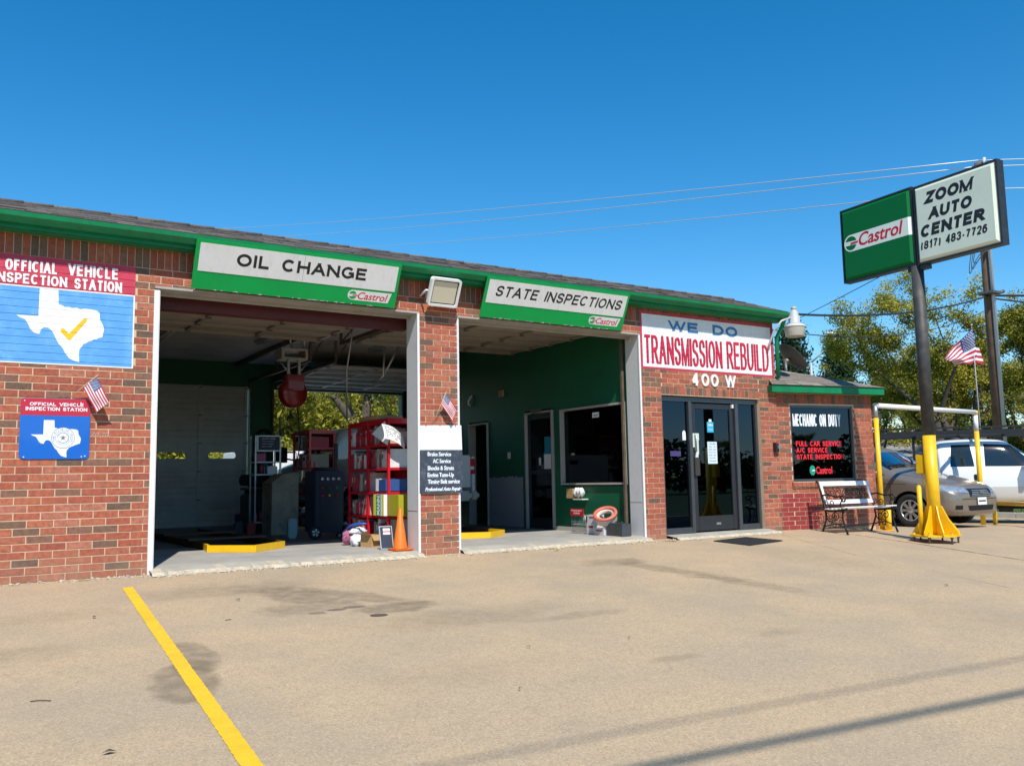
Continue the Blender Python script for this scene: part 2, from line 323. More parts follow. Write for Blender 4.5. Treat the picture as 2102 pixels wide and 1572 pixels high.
# s: square ends trimmed to the letter height, b: plain ends, c: closed loop
GLYPH = {
 'A': (.80, [('s', [(0, 0), (.5, 1.03)]), ('s', [(1, 0), (.5, 1.03)]), ('b', [(.2, .32), (.8, .32)])]),
 'B': (.68, [('s', [(0, 0), (0, 1)]), ('b', _bowl(.53, 1, .5, .93)), ('b', _bowl(0, .53, .5, 1))]),
 'C': (.76, [('b', _C)]), 'D': (.74, [('s', [(0, 0), (0, 1)]), ('b', _bowl(0, 1, .4, 1))]),
 'E': (.64, [('s', [(0, 0), (0, 1)]), ('b', [(0, 1), (1.08, 1)]), ('b', [(0, .53), (.98, .53)]), ('b', [(0, 0), (1.12, 0)])]),
 'F': (.60, [('s', [(0, 0), (0, 1)]), ('b', [(0, 1), (1.1, 1)]), ('b', [(0, .52), (.95, .52)])]),
 'G': (.80, [('b', _arc(.5, .5, .5, .5, 42, 338, 28)), ('b', [(.58, .46), (1.08, .46)]), ('b', [(1, .46), (1, 0)])]),
 'H': (.74, [('s', [(0, 0), (0, 1)]), ('s', [(1, 0), (1, 1)]), ('b', [(0, .52), (1, .52)])]),
 'I': (0, [('s', [(0, 0), (0, 1)])]), 'K': (.70, [('s', [(0, 0), (0, 1)]), ('s', [(0, .3), (.95, 1)]), ('s', [(.35, .55), (1, 0)])]),
 'L': (.56, [('s', [(0, 0), (0, 1)]), ('b', [(0, 0), (1.12, 0)])]),
 'M': (.90, [('s', [(0, 0), (0, 1)]), ('s', [(1, 0), (1, 1)]), ('s', [(0, 1.0), (.5, 0)]), ('s', [(1, 1.0), (.5, 0)])]),
 'N': (.76, [('s', [(0, 0), (0, 1)]), ('s', [(1, 0), (1, 1)]), ('s', [(0, 1), (1, 0)])]),
 'O': (.82, [('c', _arc(.5, .5, .5, .5, 0, 345, 23))]), 'P': (.66, [('s', [(0, 0), (0, 1)]), ('b', _bowl(.46, 1, .55, 1))]),
 'R': (.72, [('s', [(0, 0), (0, 1)]), ('b', _bowl(.47, 1, .52, .96)), ('s', [(.5, .47), (1, 0)])]),
 'S': (.68, [('b', _crv([(.96, .74), (.82, .94), (.5, 1), (.18, .94), (.03, .75), (.15, .58), (.5, .51), (.86, .42), (.98, .25), (.83, .06), (.5, 0), (.17, .06), (.02, .28)]))]),
 'T': (.66, [('s', [(.5, 0), (.5, 1)]), ('b', [(-.1, 1), (1.1, 1)])]),
 'U': (.72, [('s', [(0, 1), (0, .6)]), ('b', [(0, .62)] + _arc(.5, .36, .5, .36, 180, 360, 16) + [(1, .62)]), ('s', [(1, 1), (1, .6)])]),
 'V': (.76, [('s', [(0, 1), (.5, -.03)]), ('s', [(1, 1), (.5, -.03)])]),
 'W': (1.08, [('s', [(0, 1), (.26, 0)]), ('s', [(.26, 0), (.5, 1)]), ('s', [(.5, 1), (.74, 0)]), ('s', [(.74, 0), (1, 1)])]),
 'Y': (.74, [('s', [(.5, 0), (.5, .45)]), ('s', [(0, 1), (.5, .42)]), ('s', [(1, 1), (.5, .42)])]),
 'Z': (.68, [('b', [(-.05, 1), (1.05, 1)]), ('b', [(-.08, 0), (1.08, 0)]), ('s', [(0, 0), (1, 1)])]),
 '0': (.56, [('c', _arc(.5, .5, .5, .5, 0, 345, 23))]), '1': (.35, [('s', [(.8, 0), (.8, 1)]), ('b', [(.8, .95), (0, .72)])]),
 '2': (.56, [('b', _crv([(.04, .72), (.15, .93), (.5, 1), (.86, .92), (.96, .72), (.82, .5), (.4, .22), (.02, .02)])), ('b', [(-.08, 0), (1.08, 0)])]),
 '3': (.56, [('b', _crv([(.05, .77), (.2, .95), (.5, 1), (.83, .93), (.93, .76), (.8, .57), (.42, .53)])), ('b', _crv([(.42, .535), (.85, .47), (.98, .27), (.83, .06), (.5, 0), (.17, .06), (.03, .25)]))]),
 '4': (.60, [('s', [(.76, 0), (.76, 1)]), ('b', [(.70, .97), (.02, .27)]), ('b', [(-.09, .25), (1.12, .25)])]),
 '6': (.56, [('c', _arc(.5, .32, .5, .32, 0, 345, 20)), ('b', _crv([(.92, .82), (.75, .97), (.5, 1), (.2, .88), (.03, .6), (.01, .34)]))]),
 '7': (.56, [('b', [(-.05, 1), (1.05, 1)]), ('b', _crv([(1, 1), (.62, .58), (.40, .0)]))]),
 '8': (.58, [('c', _arc(.5, .76, .43, .24, 0, 345, 18)), ('c', _arc(.5, .26, .5, .26, 0, 345, 20))]),
 '(': (.18, [('b', _arc(1.4, .42, 1.4, .72, 130, 230, 8))]), ')': (.18, [('b', _arc(-.4, .42, 1.4, .72, 50, -50, 8))]),
 '-': (.30, [('b', [(0, .38), (1, .38)])]), '/': (.30, [('b', [(0, -.03), (1, 1.03)])]), '\u2022': (.06, [('b', [(-.6, .5), (1.6, .5)])]), ' ': (.40, []),
}
def block_bm(body, x0, y0, w, h, sw=.17, shear=0.0, gap=.13, lw=None):
    """sw: line weight as a share of the height; lw: vertical line weight share when letters are squeezed"""
    t = sw*h; tx = (lw or sw)*h; bm = bmesh.new()
    n = len(body); wid = [GLYPH[c][0] for c in body]
    free = w - tx*n - shear*h*0; k = free/(sum(wid)*h + gap*h*(n-1)) if n else 1
    x = x0; zl = 0
    for c, wd in zip(body, wid):
        W = wd*h*k; tx0 = tx; tx = tx*(.78 if c in 'MW' else 1)
        if c in 'MW': W += (tx0-tx)
        for kind, P in GLYPH[c][1]:
            zl += 1; zz = (zl % 7)*.00012
            Q = [Vector((x+tx/2+p[0]*W, y0+t/2+p[1]*(h-t))) for p in P]
            if kind == 's':
                d0 = (Q[0]-Q[1]).normalized(); d1 = (Q[-1]-Q[-2]).normalized(); Q[0] = Q[0]+d0*t*.9; Q[-1] = Q[-1]+d1*t*.9
            m = len(Q); L = []; R = []
            for i in range(m):
                if kind == 'c': a, b = Q[i-1], Q[(i+1) % m]
                else: a, b = Q[max(i-1, 0)], Q[min(i+1, m-1)]
                e0 = (Q[i]-a) if (Q[i]-a).length > 1e-7 else (b-Q[i]); e1 = (b-Q[i]) if (b-Q[i]).length > 1e-7 else e0
                n0 = Vector((-e0.y, e0.x)).normalized(); n1 = Vector((-e1.y, e1.x)).normalized(); nn = (n0+n1)
                nn = nn.normalized() if nn.length > .2 else n0; q = 1/max(.5, nn.dot(n0))
                off = Vector((nn.x*tx/2*q, nn.y*t/2*q)); L.append(Q[i]+off); R.append(Q[i]-off)
            def mk(v):
                yy = min(max(v.y, y0), y0+h) if (kind == 's') else v.y
                return bm.verts.new((v.x+(yy-y0)*shear, yy, zz))
            if kind == 's' and m == 2:      # diagonal ends cut level with the letter height
                def cutat(p, q, yv): 
                    if abs(q.y-p.y) < 1e-9: return p
                    s_ = (yv-p.y)/(q.y-p.y); return Vector((p.x+(q.x-p.x)*s_, yv))
                for arr in (L, R):
                    for i, j in ((0, 1), (1, 0)):
                        if arr[i].y < y0: arr[i] = cutat(arr[i], arr[j], y0)
                        elif arr[i].y > y0+h: arr[i] = cutat(arr[i], arr[j], y0+h)
            LV_ = [mk(v) for v in L]; RV = [mk(v) for v in R]
            for i in range(m if kind == 'c' else m-1):
                j = (i+1) % m
                try: bm.faces.new((LV_[i], RV[i], RV[j], LV_[j]))
                except ValueError: pass
        x += W + tx + gap*h*k; tx = tx0
    return bm
def block(name, body, fr, x0, y0, w, h, off, m, parent=None, sw=.17, shear=0.0, gap=.13, lw=None, thick=0):
    bm = block_bm(body, x0, y0, w, h, sw, shear, gap, lw)
    if thick:
        g = bmesh.ops.extrude_face_region(bm, geom=bm.faces[:])
        for v in [e for e in g['geom'] if isinstance(e, bmesh.types.BMVert)]: v.co.z += thick
    for v in bm.verts: v.co = fr(v.co.x, v.co.y, off + v.co.z)
    if thick: bmesh.ops.recalc_face_normals(bm, faces=bm.faces[:])
    me = bpy.data.meshes.new(name); bm.to_mesh(me); bm.free(); me.materials.append(m)
    o = bpy.data.objects.new(name, me); COL.objects.link(o)
    if parent is not None: attach(o, parent)
    return o
# ------------------------------------------------------------------ ground
def gz(x, y):
    return 0.058*max(min(0.0, y), -11.0) - .05*max(0.0, min(x, 17.0)-13.0) - .02*max(0.0, min(x, 30.0)-17.0)
def ground_mat():
    m = bpy.data.materials.new('parking_concrete'); m.use_nodes = True; nt = m.node_tree; b = nt.nodes['Principled BSDF']; L = nt.links.new
    g = nd(nt, 'ShaderNodeNewGeometry')
    def noise(sc, det=6, ro=.6, off=None):
        n = nd(nt, 'ShaderNodeTexNoise'); n.inputs['Scale'].default_value = sc; n.inputs['Detail'].default_value = det; n.inputs['Roughness'].default_value = ro
        L(g.outputs['Position'], n.inputs['Vector']); return n.outputs[0]
    def rng(src, a, b_, c, d):
        r_ = nd(nt, 'ShaderNodeMapRange'); r_.inputs[1].default_value = a; r_.inputs[2].default_value = b_; r_.inputs[3].default_value = c; r_.inputs[4].default_value = d
        L(src, r_.inputs[0]); return r_.outputs[0]
    def mul(p, q):
        n = nd(nt, 'ShaderNodeMath', operation='MULTIPLY'); L(p, n.inputs[0])
        if isinstance(q, float): n.inputs[1].default_value = q
        else: L(q, n.inputs[1])
        return n.outputs[0]
    def mixc(fac, A, B):
        n = nd(nt, 'ShaderNodeMix', data_type='RGBA'); L(fac, n.inputs[0])
        for i, q in ((6, A), (7, B)):
            if isinstance(q, tuple): n.inputs[i].default_value = (*q, 1)
            else: L(q, n.inputs[i])
        return n.outputs[2]
    base = mixc(rng(noise(.45, 5), .36, .66, 0, 1), (.54, .382, .222), (.46, .345, .222))
    base = mixc(rng(noise(2.3, 7, .7), .45, .75, 0, .45), base, (.34, .275, .185))
    # aggregate: light and dark specks
    vo = nd(nt, 'ShaderNodeTexVoronoi'); vo.inputs['Scale'].default_value = 120; L(g.outputs['Position'], vo.inputs['Vector'])
    hs = nd(nt, 'ShaderNodeSeparateColor'); L(vo.outputs['Color'], hs.inputs[0])
    base = mixc(rng(hs.outputs[0], .70, .80, 0, .45), base, (.24, .18, .12))
    base = mixc(rng(hs.outputs[1], .78, .86, 0, .4), base, (.70, .57, .40))
    vo2 = nd(nt, 'ShaderNodeTexVoronoi'); vo2.inputs['Scale'].default_value = 26; L(g.outputs['Position'], vo2.inputs['Vector'])
    h2 = nd(nt, 'ShaderNodeSeparateColor'); L(vo2.outputs['Color'], h2.inputs[0])
    base = mixc(rng(h2.outputs[0], .9, .95, 0, .12), base, (.2, .15, .11))
    base = mixc(rng(noise(.9, 4, .55), .45, .62, 0, .22), base, (.30, .26, .20))
    base = mixc(rng(noise(170, 2, .5), .3, .7, 0, .35), base, (.33, .25, .16))
    # stains with shapes of their own
    sep = nd(nt, 'ShaderNodeSeparateXYZ'); L(g.outputs['Position'], sep.inputs[0])
    wob = noise(3.6, 5, .6); wob2 = noise(9.0, 3, .5)
    for (x, y, rx, ry, ang, amt, col, soft) in STAINS:
        dx = nd(nt, 'ShaderNodeMath', operation='SUBTRACT'); L(sep.outputs[0], dx.inputs[0]); dx.inputs[1].default_value = x
        dy = nd(nt, 'ShaderNodeMath', operation='SUBTRACT'); L(sep.outputs[1], dy.inputs[0]); dy.inputs[1].default_value = y
        c, s_ = math.cos(rad(ang)), math.sin(rad(ang))
        def lin(a, b_):
            p = nd(nt, 'ShaderNodeMath', operation='MULTIPLY'); L(dx.outputs[0], p.inputs[0]); p.inputs[1].default_value = a
            q = nd(nt, 'ShaderNodeMath', operation='MULTIPLY_ADD'); L(dy.outputs[0], q.inputs[0]); q.inputs[1].default_value = b_; L(p.outputs[0], q.inputs[2])
            w = nd(nt, 'ShaderNodeMath', operation='POWER'); L(q.outputs[0], w.inputs[0]); w.inputs[1].default_value = 2.0
            ab = nd(nt, 'ShaderNodeMath', operation='MULTIPLY'); L(q.outputs[0], ab.inputs[0]); L(q.outputs[0], ab.inputs[1]); return ab.outputs[0]
        A = lin(c/rx, s_/rx); B = lin(-s_/ry, c/ry)
        sm = nd(nt, 'ShaderNodeMath', operation='ADD'); L(A, sm.inputs[0]); L(B, sm.inputs[1])
        sq = nd(nt, 'ShaderNodeMath', operation='SQRT'); L(sm.outputs[0], sq.inputs[0])
        w1 = nd(nt, 'ShaderNodeMath', operation='MULTIPLY_ADD'); L(wob, w1.inputs[0]); w1.inputs[1].default_value = 1.9 if soft > .3 else 1.1; L(sq.outputs[0], w1.inputs[2])
        ctr = .95 if soft > .3 else .55
        fac = rng(w1.outputs[0], 1.0+ctr-soft*.6, 1.0+ctr+soft*.4, amt, 0.0)
        fac = mul(fac, rng(wob2, .3, .62, .45, 1.0)) if ry > .1 else fac
        base = mixc(fac, base, col)
    L(base, b.inputs['Base Color']); b.inputs['Roughness'].default_value = .88; b.inputs['Specular IOR Level'].default_value = .3
    bp = nd(nt, 'ShaderNodeBump'); bp.inputs['Strength'].default_value = .45; bp.inputs['Distance'].default_value = .006
    L(noise(95, 4, .7), bp.inputs['Height']); L(bp.outputs[0], b.inputs['Normal'])
    return m
DK = (.10, .08, .06); GR = (.20, .155, .10)
STAINS = [(1.50, -3.72, .15, .42, 0, .7, (.20, .15, .095), .25), (1.29, -4.35, .20, .42, -8, .75, (.20, .15, .095), .25), (1.42, -4.0, .14, .2, 0, .6, (.20, .15, .095), .25),
          (3.14, -3.09, .085, .06, 0, .9, (.05, .04, .035), .1), (2.92, -2.70, .09, .05, 0, .75, DK, .2), (3.10, -2.66, .10, .06, 0, .7, DK, .2), (2.72, -2.76, .08, .05, 0, .55, DK, .2),
          (2.85, -1.9, .28, .65, 25, .8, GR, .5), (3.35, -2.2, .2, .6, 28, .7, GR, .5), (3.45, -2.85, .42, .2, 5, .85, GR, .45), (2.6, -2.5, .3, .25, 0, .6, GR, .6), (2.4, -1.3, .9, .35, 0, .45, GR, .7), (3.75, -3.5, .8, .35, 0, .4, GR, .8), (4.6, -3.9, .5, .12, 0, .4, GR, .5),
          (6.95, -1.6, .45, .3, 0, .6, GR, .5), (7.1, -2.4, .22, .9, 8, .65, GR, .5), (7.2, -3.5, .2, .7, 4, .5, GR, .6), (9.5, -2.4, .5, 1.2, 0, .2, GR, .8),
          (0.45, -3.1, .5, .25, 0, .35, GR, .7), (.8, -1.9, .6, .25, 0, .25, GR, .8), (2.8, -5.0, .5, .3, 0, .18, GR, .8), (5.6, -5.2, .25, .12, 0, .3, GR, .7), (4.3, -5.4, .2, .08, 0, .35, GR, .5), (7.6, -5.6, .5, .5, 0, .18, GR, .8)]
M_conc = ground_mat()
M_grass = mat('grass_ground', (.10, .14, .035), .95, var=.4, scale=3, bump=.6, bscale=30, dirt=(.16, .13, .07), dscale=.8, damt=.6)
M_asphalt = mat('road_asphalt', (.055, .055, .055), .9, var=.2, scale=4, bump=.4, bscale=60)
def sheet(name, xs, ys, dz, m):
    b = MB(); V = [[b.bm.verts.new((x, y, gz(x, y)+dz)) for x in xs] for y in ys]
    for j in range(len(ys)-1):
        for i in range(len(xs)-1):
            fc = b.bm.faces.new((V[j][i], V[j][i+1], V[j+1][i+1], V[j+1][i])); fc.smooth = False
    return b.build(name, m, recalc=False)
XS = [-1500, -300, -60, -20, -6, 0, 4, 8, 11, 13, 14, 15, 16, 17, 19, 22, 26, 30, 60, 300, 1500]
YS = [-1500, -300, -60, -30, -18, -14, -11, -8, -6, -4, -2, -1, -.2, 0, 1, 3, 6, 10, 20, 60, 300, 1500]
struct(sheet('ground', XS, YS, -.02, M_grass))
struct(sheet('parking_lot', [-20, -6, 0, 4, 8, 11, 13, 14, 15, 16, 17, 19, 22, 24.2], [-13, -11, -8, -6, -4, -2, -1, -.2, 0, 1, 3, 6, 10, 14], 0.0, M_conc))
# street behind the camera with kerb and centre line, and the side street beyond the lot
struct(sheet('road', [-300, -60, -20, -6, 0, 13, 17, 30, 60, 300], [-22.5, -14], -.012, M_asphalt))
b = MB()
for k in range(-14, 15): b.box((k*7-1.6, -18.05, gz(0, -14)-.010), (k*7+1.6, -17.93, gz(0, -14)-.003), M_yellow)
struct(b.build('road_centre_line'))
b = MB(); b.box((-60, -13.99, gz(0,-13)-.3), (24, -13.72, gz(0,-13)+.12)); struct(b.build('kerb', mat('kerb_concrete', (.5, .47, .4), .85, var=.15, scale=3)))
b = MB()
for k in range(12): b.box((24.2, -13+k*2.6, -.9), (24.45, -13+k*2.6+2.58, gz(24.2, -13+k*2.6+1.3)+.14))
struct(b.build('kerb', MATS['kerb_concrete']))
# yellow parking stripe and the joint between slabs
b = MB(); n = 26
ya, yb = -.73, -7.4; n = 220; jl = [random.uniform(-.0022, .0022)*(1 if random.random() < .8 else 2) for _ in range(n+2)]; jr = [random.uniform(-.0022, .0022)*(1 if random.random() < .8 else 2) for _ in range(n+2)]
def stripe_x(t): return 1.575 + (1.15-1.575)*t
for k in range(n):
    t0, t1 = k/n, (k+1)/n
    q = [(stripe_x(t0)-.047+jl[k], t0), (stripe_x(t0)+.047+jr[k], t0), (stripe_x(t1)+.047+jr[k+1], t1), (stripe_x(t1)-.047+jl[k+1], t1)]
    b.face([(x, ya+(yb-ya)*t, gz(x, ya+(yb-ya)*t)+.004) for x, t in q][::-1])
M_stripe = mat('yellow_line_paint', (.82, .50, .003), .65, var=.12, scale=5, bump=.5, bscale=90, dirt=(.50, .37, .19), dscale=55, damt=.9)
struct(b.build('parking_line', M_stripe))
b = MB()
def joint(p, q, w=.012, n=14):
    p = Vector(p); q = Vector(q); d = (q-p).normalized(); s_ = Vector((-d.y, d.x))
    pr = None
    for k in range(n+1):
        c = p+(q-p)*k/n + s_*random.uniform(-.012, .012); ww = w*random.uniform(.3, 1.0)
        a_, b_ = c+s_*ww, c-s_*ww
        if pr: b.face([(*pr[0], gz(*pr[0])+.003), (*pr[1], gz(*pr[1])+.003), (*b_, gz(*b_)+.003), (*a_, gz(*a_)+.003)])
        pr = (a_, b_)
joint((12.45, -.75), (12.2, -2.2)); joint((12.2, -2.2), (11.75, -4.0), .014); joint((11.3,-.45),(10.2,-2.6), .004); joint((10.2,-2.6),(9.4,-5.0), .003)
struct(b.build('pavement_joint', mat('joint_shadow_filler', (.05, .045, .04), .95)))  # dark tar joint and crack lines

# ------------------------------------------------------------------ repair shop building
shop = thing('repair_shop', 'long single storey brick repair garage with two open bays and green gutter', 'building', (6, 0, 0))
wallb = MB()
TOP = 3.62
for (x0, x1, z0, z1) in [(-2.6, 1.885, -.6, TOP), (1.885, 5.10, 3.09, TOP), (5.10, 5.665, -.1, TOP), (5.665, 8.84, 3.09, TOP), (8.84, 9.25, -.1, TOP), (9.25, 11.45, 2.18, TOP), (11.45, 11.86, -.1, TOP)]:
    wallb.box((x0, .0045, z0), (x1, .29, z1))
wall = wallb.build('wall', M_mortar, shop)
BRICKS = []      # x0,x1,z0,z1,material list
def fill(x0, x1, z0, z1, mats=None, L=.240):
    k0 = int(math.floor(z0/CO+1e-6)); k1 = int(math.ceil(z1/CO-1e-6))
    for k in range(k0, k1):
        a, c = max(k*CO+.0052, z0+.001), min((k+1)*CO-.0052, z1-.001)
        if c-a < .02: continue
        off = (0 if k % 2 else .5)*L + .03
        i0 = int(math.floor((x0-off)/L))-1
        for i in range(i0, int((x1-off)/L)+2):
            p, q = max(off+i*L+.0052, x0+.001), min(off+(i+1)*L-.0052, x1-.001)
            if q-p > .018: BRICKS.append((p, q, a, c, random.choices(BR, BRW)[0] if mats is None else mats))
def soldier(x0, x1, z0, z1, w=CO, mats=None):
    n = int(round((x1-x0)/w)); w = (x1-x0)/n
    for i in range(n): BRICKS.append((x0+i*w+.004, x0+(i+1)*w-.004, z0+.004, z1-.004, random.choices(BR, [8,12,2,12,6,12,10,0,10])[0] if mats is None else mats))
fill(-2.6, 1.883, 0, 28.5*CO); fill(-2.6, .25, 28.5*CO, 43*CO); fill(.25, 1.69, 28.5*CO, 2.965, M_blue); fill(.25, 1.69, 2.965, 43*CO, M_red); fill(1.69, 1.883, 28.5*CO, 43*CO)
fill(1.883, 8.862, 3.095, 43*CO)
fill(5.103, 5.662, 0, 3.095); fill(8.842, 9.25, 0, 2.57); fill(8.842, 8.862, 2.57, 3.095); fill(9.25, 11.45, 2.318, 2.57); fill(11.45, 11.86, 0, 2.57); fill(11.835, 11.86, 2.57, 43*CO)
soldier(9.25, 11.45, 2.19, 2.314, .088)
soldier(-2.6, 8.862, 43*CO, 3.50); soldier(11.835, 11.86, 43*CO, 3.5, .02)
# painted sign area: crimson border, white field
for (x0, x1, z0, z1, m_) in [(8.862, 8.90, 2.57, 43*CO, M_bborder), (11.785, 11.835, 2.57, 43*CO, M_bborder), (8.90, 11.785, 2.57, 2.60, M_bborder), (8.90, 11.785, 2.60, 43*CO, M_bwhite)]:
    fill(x0, x1, z0, z1, m_)
soldier(8.862, 8.90, 43*CO, 3.455, .038, M_bborder); soldier(11.785, 11.835, 43*CO, 3.455, .05, M_bborder); soldier(8.90, 11.785, 43*CO, 3.415, CO, M_bwhite); soldier(8.90, 11.785, 3.415, 3.455, CO, M_bborder); soldier(8.862, 11.835, 3.455, 3.50)
mesh_cache = {}
def place_bricks(lst, base, fr, n_obj, key, exclude=()):
    """the bricks that show largest become objects, the rest one joined part"""
    lst = sorted(lst, key=key); rest = MB(); cnt = 0
    for (x0, x1, z0, z1, m_) in lst:
        pr = random.uniform(-.0015, .0015); w, h = x1-x0, z1-z0
        if cnt < n_obj and m_ not in exclude and w > .05:
            ck = (round(w, 3), round(h, 3), m_.name)
            if ck not in mesh_cache:
                q = MB(); q.box((-w/2, -.0, -h/2), (w/2, .07, h/2)); bmesh.ops.recalc_face_normals(q.bm, faces=q.bm.faces[:])
                bmesh.ops.bevel(q.bm, geom=[e for e in q.bm.edges if max(v.co.y for v in e.verts) < .001], offset=.0018, segments=1, affect='EDGES')
                me = bpy.data.meshes.new('brick'); q.bm.to_mesh(me); q.bm.free(); me.materials.append(m_); mesh_cache[ck] = me
            o = bpy.data.objects.new('brick', mesh_cache[ck]); COL.objects.link(o)
            p = fr((x0+x1)/2, (z0+z1)/2, pr); ux = (fr(1,0,0)-fr(0,0,0))
            o.location = p; o.rotation_euler = (random.uniform(-.004,.004), 0, math.atan2(ux.y, ux.x)); attach(o, base); cnt += 1
        else:
            ux = (fr(1,0,0)-fr(0,0,0)); M = Matrix.Translation(fr((x0+x1)/2, (z0+z1)/2, pr)) @ Matrix.Rotation(math.atan2(ux.y, ux.x), 4, 'Z')
            rest.box((-w/2, 0, -h/2), (w/2, .07, h/2), m_, M)
    o = rest.build('brick_courses', None, base); stuff(o); return o
vis = lambda q: (0 if (q[1] > .35) else 1, (Vector(((q[0]+q[1])/2, 0, q[2]))-CAM_LOC).length)
place_bricks(BRICKS, wall, WALL, 300, vis, exclude=(M_blue, M_red, M_bwhite, M_bborder))

# mural paint layers on the brickwork
def strip_bm(x0, x1, z0, z1): return poly_bm([(x0, z0), (x1, z0), (x1, z1), (x0, z1)])
wall_paint('mural_ground', strip_bm(.25, 1.69, 2.1755, 2.965), .0022, M_blue, wall)
wall_paint('mural_banner', strip_bm(.25, 1.69, 2.965, 3.2795), .0022, M_red, wall)
wall_paint('mural_edge_line', strip_bm(.25, 1.69, 2.955, 2.967), .0028, M_bwhite, wall)
wall_paint('mural_edge_line', strip_bm(1.676, 1.69, 2.1755, 2.955), .0028, M_bwhite, wall)
wall_paint('mural_edge_line', strip_bm(.25, 1.676, 2.1755, 2.187), .0028, M_bwhite, wall)
wall_paint('mural_state_map', poly_bm(TEXAS), .0034, M_bwhite, wall)
wall_paint('mural_check_mark', poly_bm([(0.984,2.545),(1.0,2.558),(1.021,2.553),(1.035,2.53),(1.065,2.507),(1.2,2.675),(1.216,2.68),(1.232,2.664),(1.225,2.645),(1.085,2.447),(1.07,2.44),(1.055,2.445),(0.99,2.515)]), .0046, M_yel, wall)
for body, x0, z0, w, h in (('OFFICIAL', .467, 3.112, .472, .118), ('VEHICLE', 1.035, 3.118, .485, .122), ('INSPECTION', .375, 2.986, .655, .104), ('STATION', 1.097, 2.982, .46, .112)):
    wall_paint('mural_lettering', block_bm(body, x0, z0, w, h, .19, gap=.15), .0046, M_bwhite, wall)
# transmission sign paint
wall_paint('painted_sign_field', strip_bm(8.90, 11.785, 2.60, 3.415), .0022, M_bwhite, wall)
for a in ((8.862, 8.90, 2.57, 3.455), (11.785, 11.835, 2.57, 3.455), (8.90, 11.785, 3.415, 3.455), (8.90, 11.785, 2.57, 2.60)):
    wall_paint('painted_sign_border', strip_bm(*a), .0022, M_bborder, wall)
for body, x0, z0, w, h, bo, m_ in (('WE', 9.45, 3.185, .64, .168, .05, M_blueink), ('DO', 10.41, 3.188, .575, .172, .05, M_blueink)):
    wall_paint('painted_sign_lettering', block_bm(body, x0, z0, w, h, .26, gap=.16, lw=.32), .0034, m_, wall)
M_crim = mat('crimson_lettering', (.60, .015, .06), .6, var=.2, scale=16)
for body, x0, z0, w, h in (('TRANSMISSION', 8.94, 2.655, 1.67, .44), ('REBUILD', 10.72, 2.66, 1.00, .45)):
    wall_paint('painted_sign_lettering', block_bm(body, x0-.011, z0-.007, w, h, .10, lw=.085, gap=.15), .0034, M_inkdark, wall)
    wall_paint('painted_sign_lettering', block_bm(body, x0, z0, w, h, .105, lw=.082, gap=.15), .0046, M_crim, wall)

# bay opening trims
def bay_frame(x0, x1, right_only=False):
    b = MB()
    if not right_only: b.box((x0-.05, -.012, 0.0), (x0, .004, 3.05), M_trim)
    else: b.box((x0-.012, -.006, 0.0), (x0, .004, 3.07), M_trim)
    b.box((x0-.045, .004, 0.0), (x0+.012, .30, 3.05), M_trim)
    b.build('door_frame', None, shop)
    b = MB(); b.box((x1-.022, -.014, .04), (x1+.008, .004, 3.07), M_trim); b.box((x1-.015, .004, .04), (x1+.006, .31, 3.07), M_trimgrey)
    b.box((x1-.017, .03, .55), (x1-.015, .30, .555), M_dsteel)
    b.build('door_frame', None, shop)
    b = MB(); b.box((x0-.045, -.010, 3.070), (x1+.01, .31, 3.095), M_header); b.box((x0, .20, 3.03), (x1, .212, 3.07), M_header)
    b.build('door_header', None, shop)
bay_frame(1.935, 5.095); bay_frame(5.68, 8.835, True)
b = MB(); b.box((1.9, .42, 2.93), (5.15, .58, 3.10)); b.box((1.9, .40, 3.08), (5.15, .60, 3.10)); b.build('lintel_beam', M_redsteel, shop)

# slab inside, broken edge outside
b = MB(); b.box((-2.6, .30, -.35), (8.97, 2.9, .06)); b.build('floor_slab', M_slab, shop)
b = MB(); b.box((-2.6, 2.903, -.35), (8.97, 9.9, .06)); b.build('floor_slab', mat('oily_shop_floor', (.13, .125, .115), .5, var=.25, scale=2, dirt=(.05, .045, .04), dscale=1.2, damt=.7), shop)  # floor behind the front slab, in a darker colour
b = MB(); b.box((8.973, .30, -.35), (11.86, 9.4, .03)); b.build('floor_slab', mat('office_tile', (.2, .15, .11), .4, var=.1), shop)
M_apron = mat('apron_concrete', (.40, .37, .31), .8, var=.14, scale=3, bump=.3, bscale=50, dirt=(.32, .27, .2), dscale=4, damt=.7)
def apron(x0, x1, y0, y1, z0, z1, name):
    b = MB(); n = int((x1-x0)/.06); pr = None
    for k in range(n+1):
        x = x0+(x1-x0)*k/n; j = random.uniform(-.03, .03); yf = y0+j*1.6+.03*math.sin(x*9); zf = z0 + gz(x, y0)
        cur = [(x, y1, z1), (x, (y0+y1)/2, z1-.004), (x, yf+.05, max(zf+.022, z1-.03)), (x, yf, zf+.004)]
        if pr:
            for a in range(3): b.face([pr[a], pr[a+1], cur[a+1], cur[a]])
        pr = cur
    for fc in b.bm.faces: fc.material_index = b.mi(M_apron) if fc.calc_center_median().y > y0+.14 else b.mi(M_slabcrumb)
    return b.build(name, None, shop, recalc=True)
apron(1.90, 5.10, -.17, .32, .0, .06, 'apron_slab'); apron(5.665, 8.85, -.17, .32, .0, .06, 'apron_slab'); apron(9.25, 11.5, -.30, .32, .0, .05, 'door_step')
b = MB()
for k in range(560):
    x = random.choice([random.uniform(.3, 1.9)]*1+[random.uniform(1.9, 11.6)]*5); y = -.15-abs(random.gauss(0, .05))+(-.02 if x > 1.9 else .1)
    s_ = random.uniform(.004, .014); M = Matrix.Translation((x, y, gz(x,y)+s_*.4)) @ Matrix.Rotation(random.uniform(0, 3), 4, Vector((random.random(), random.random(), 1)))
    b.box((-s_*1.3, -s_, -s_*.6), (s_*1.3, s_, s_*.6), None, M)
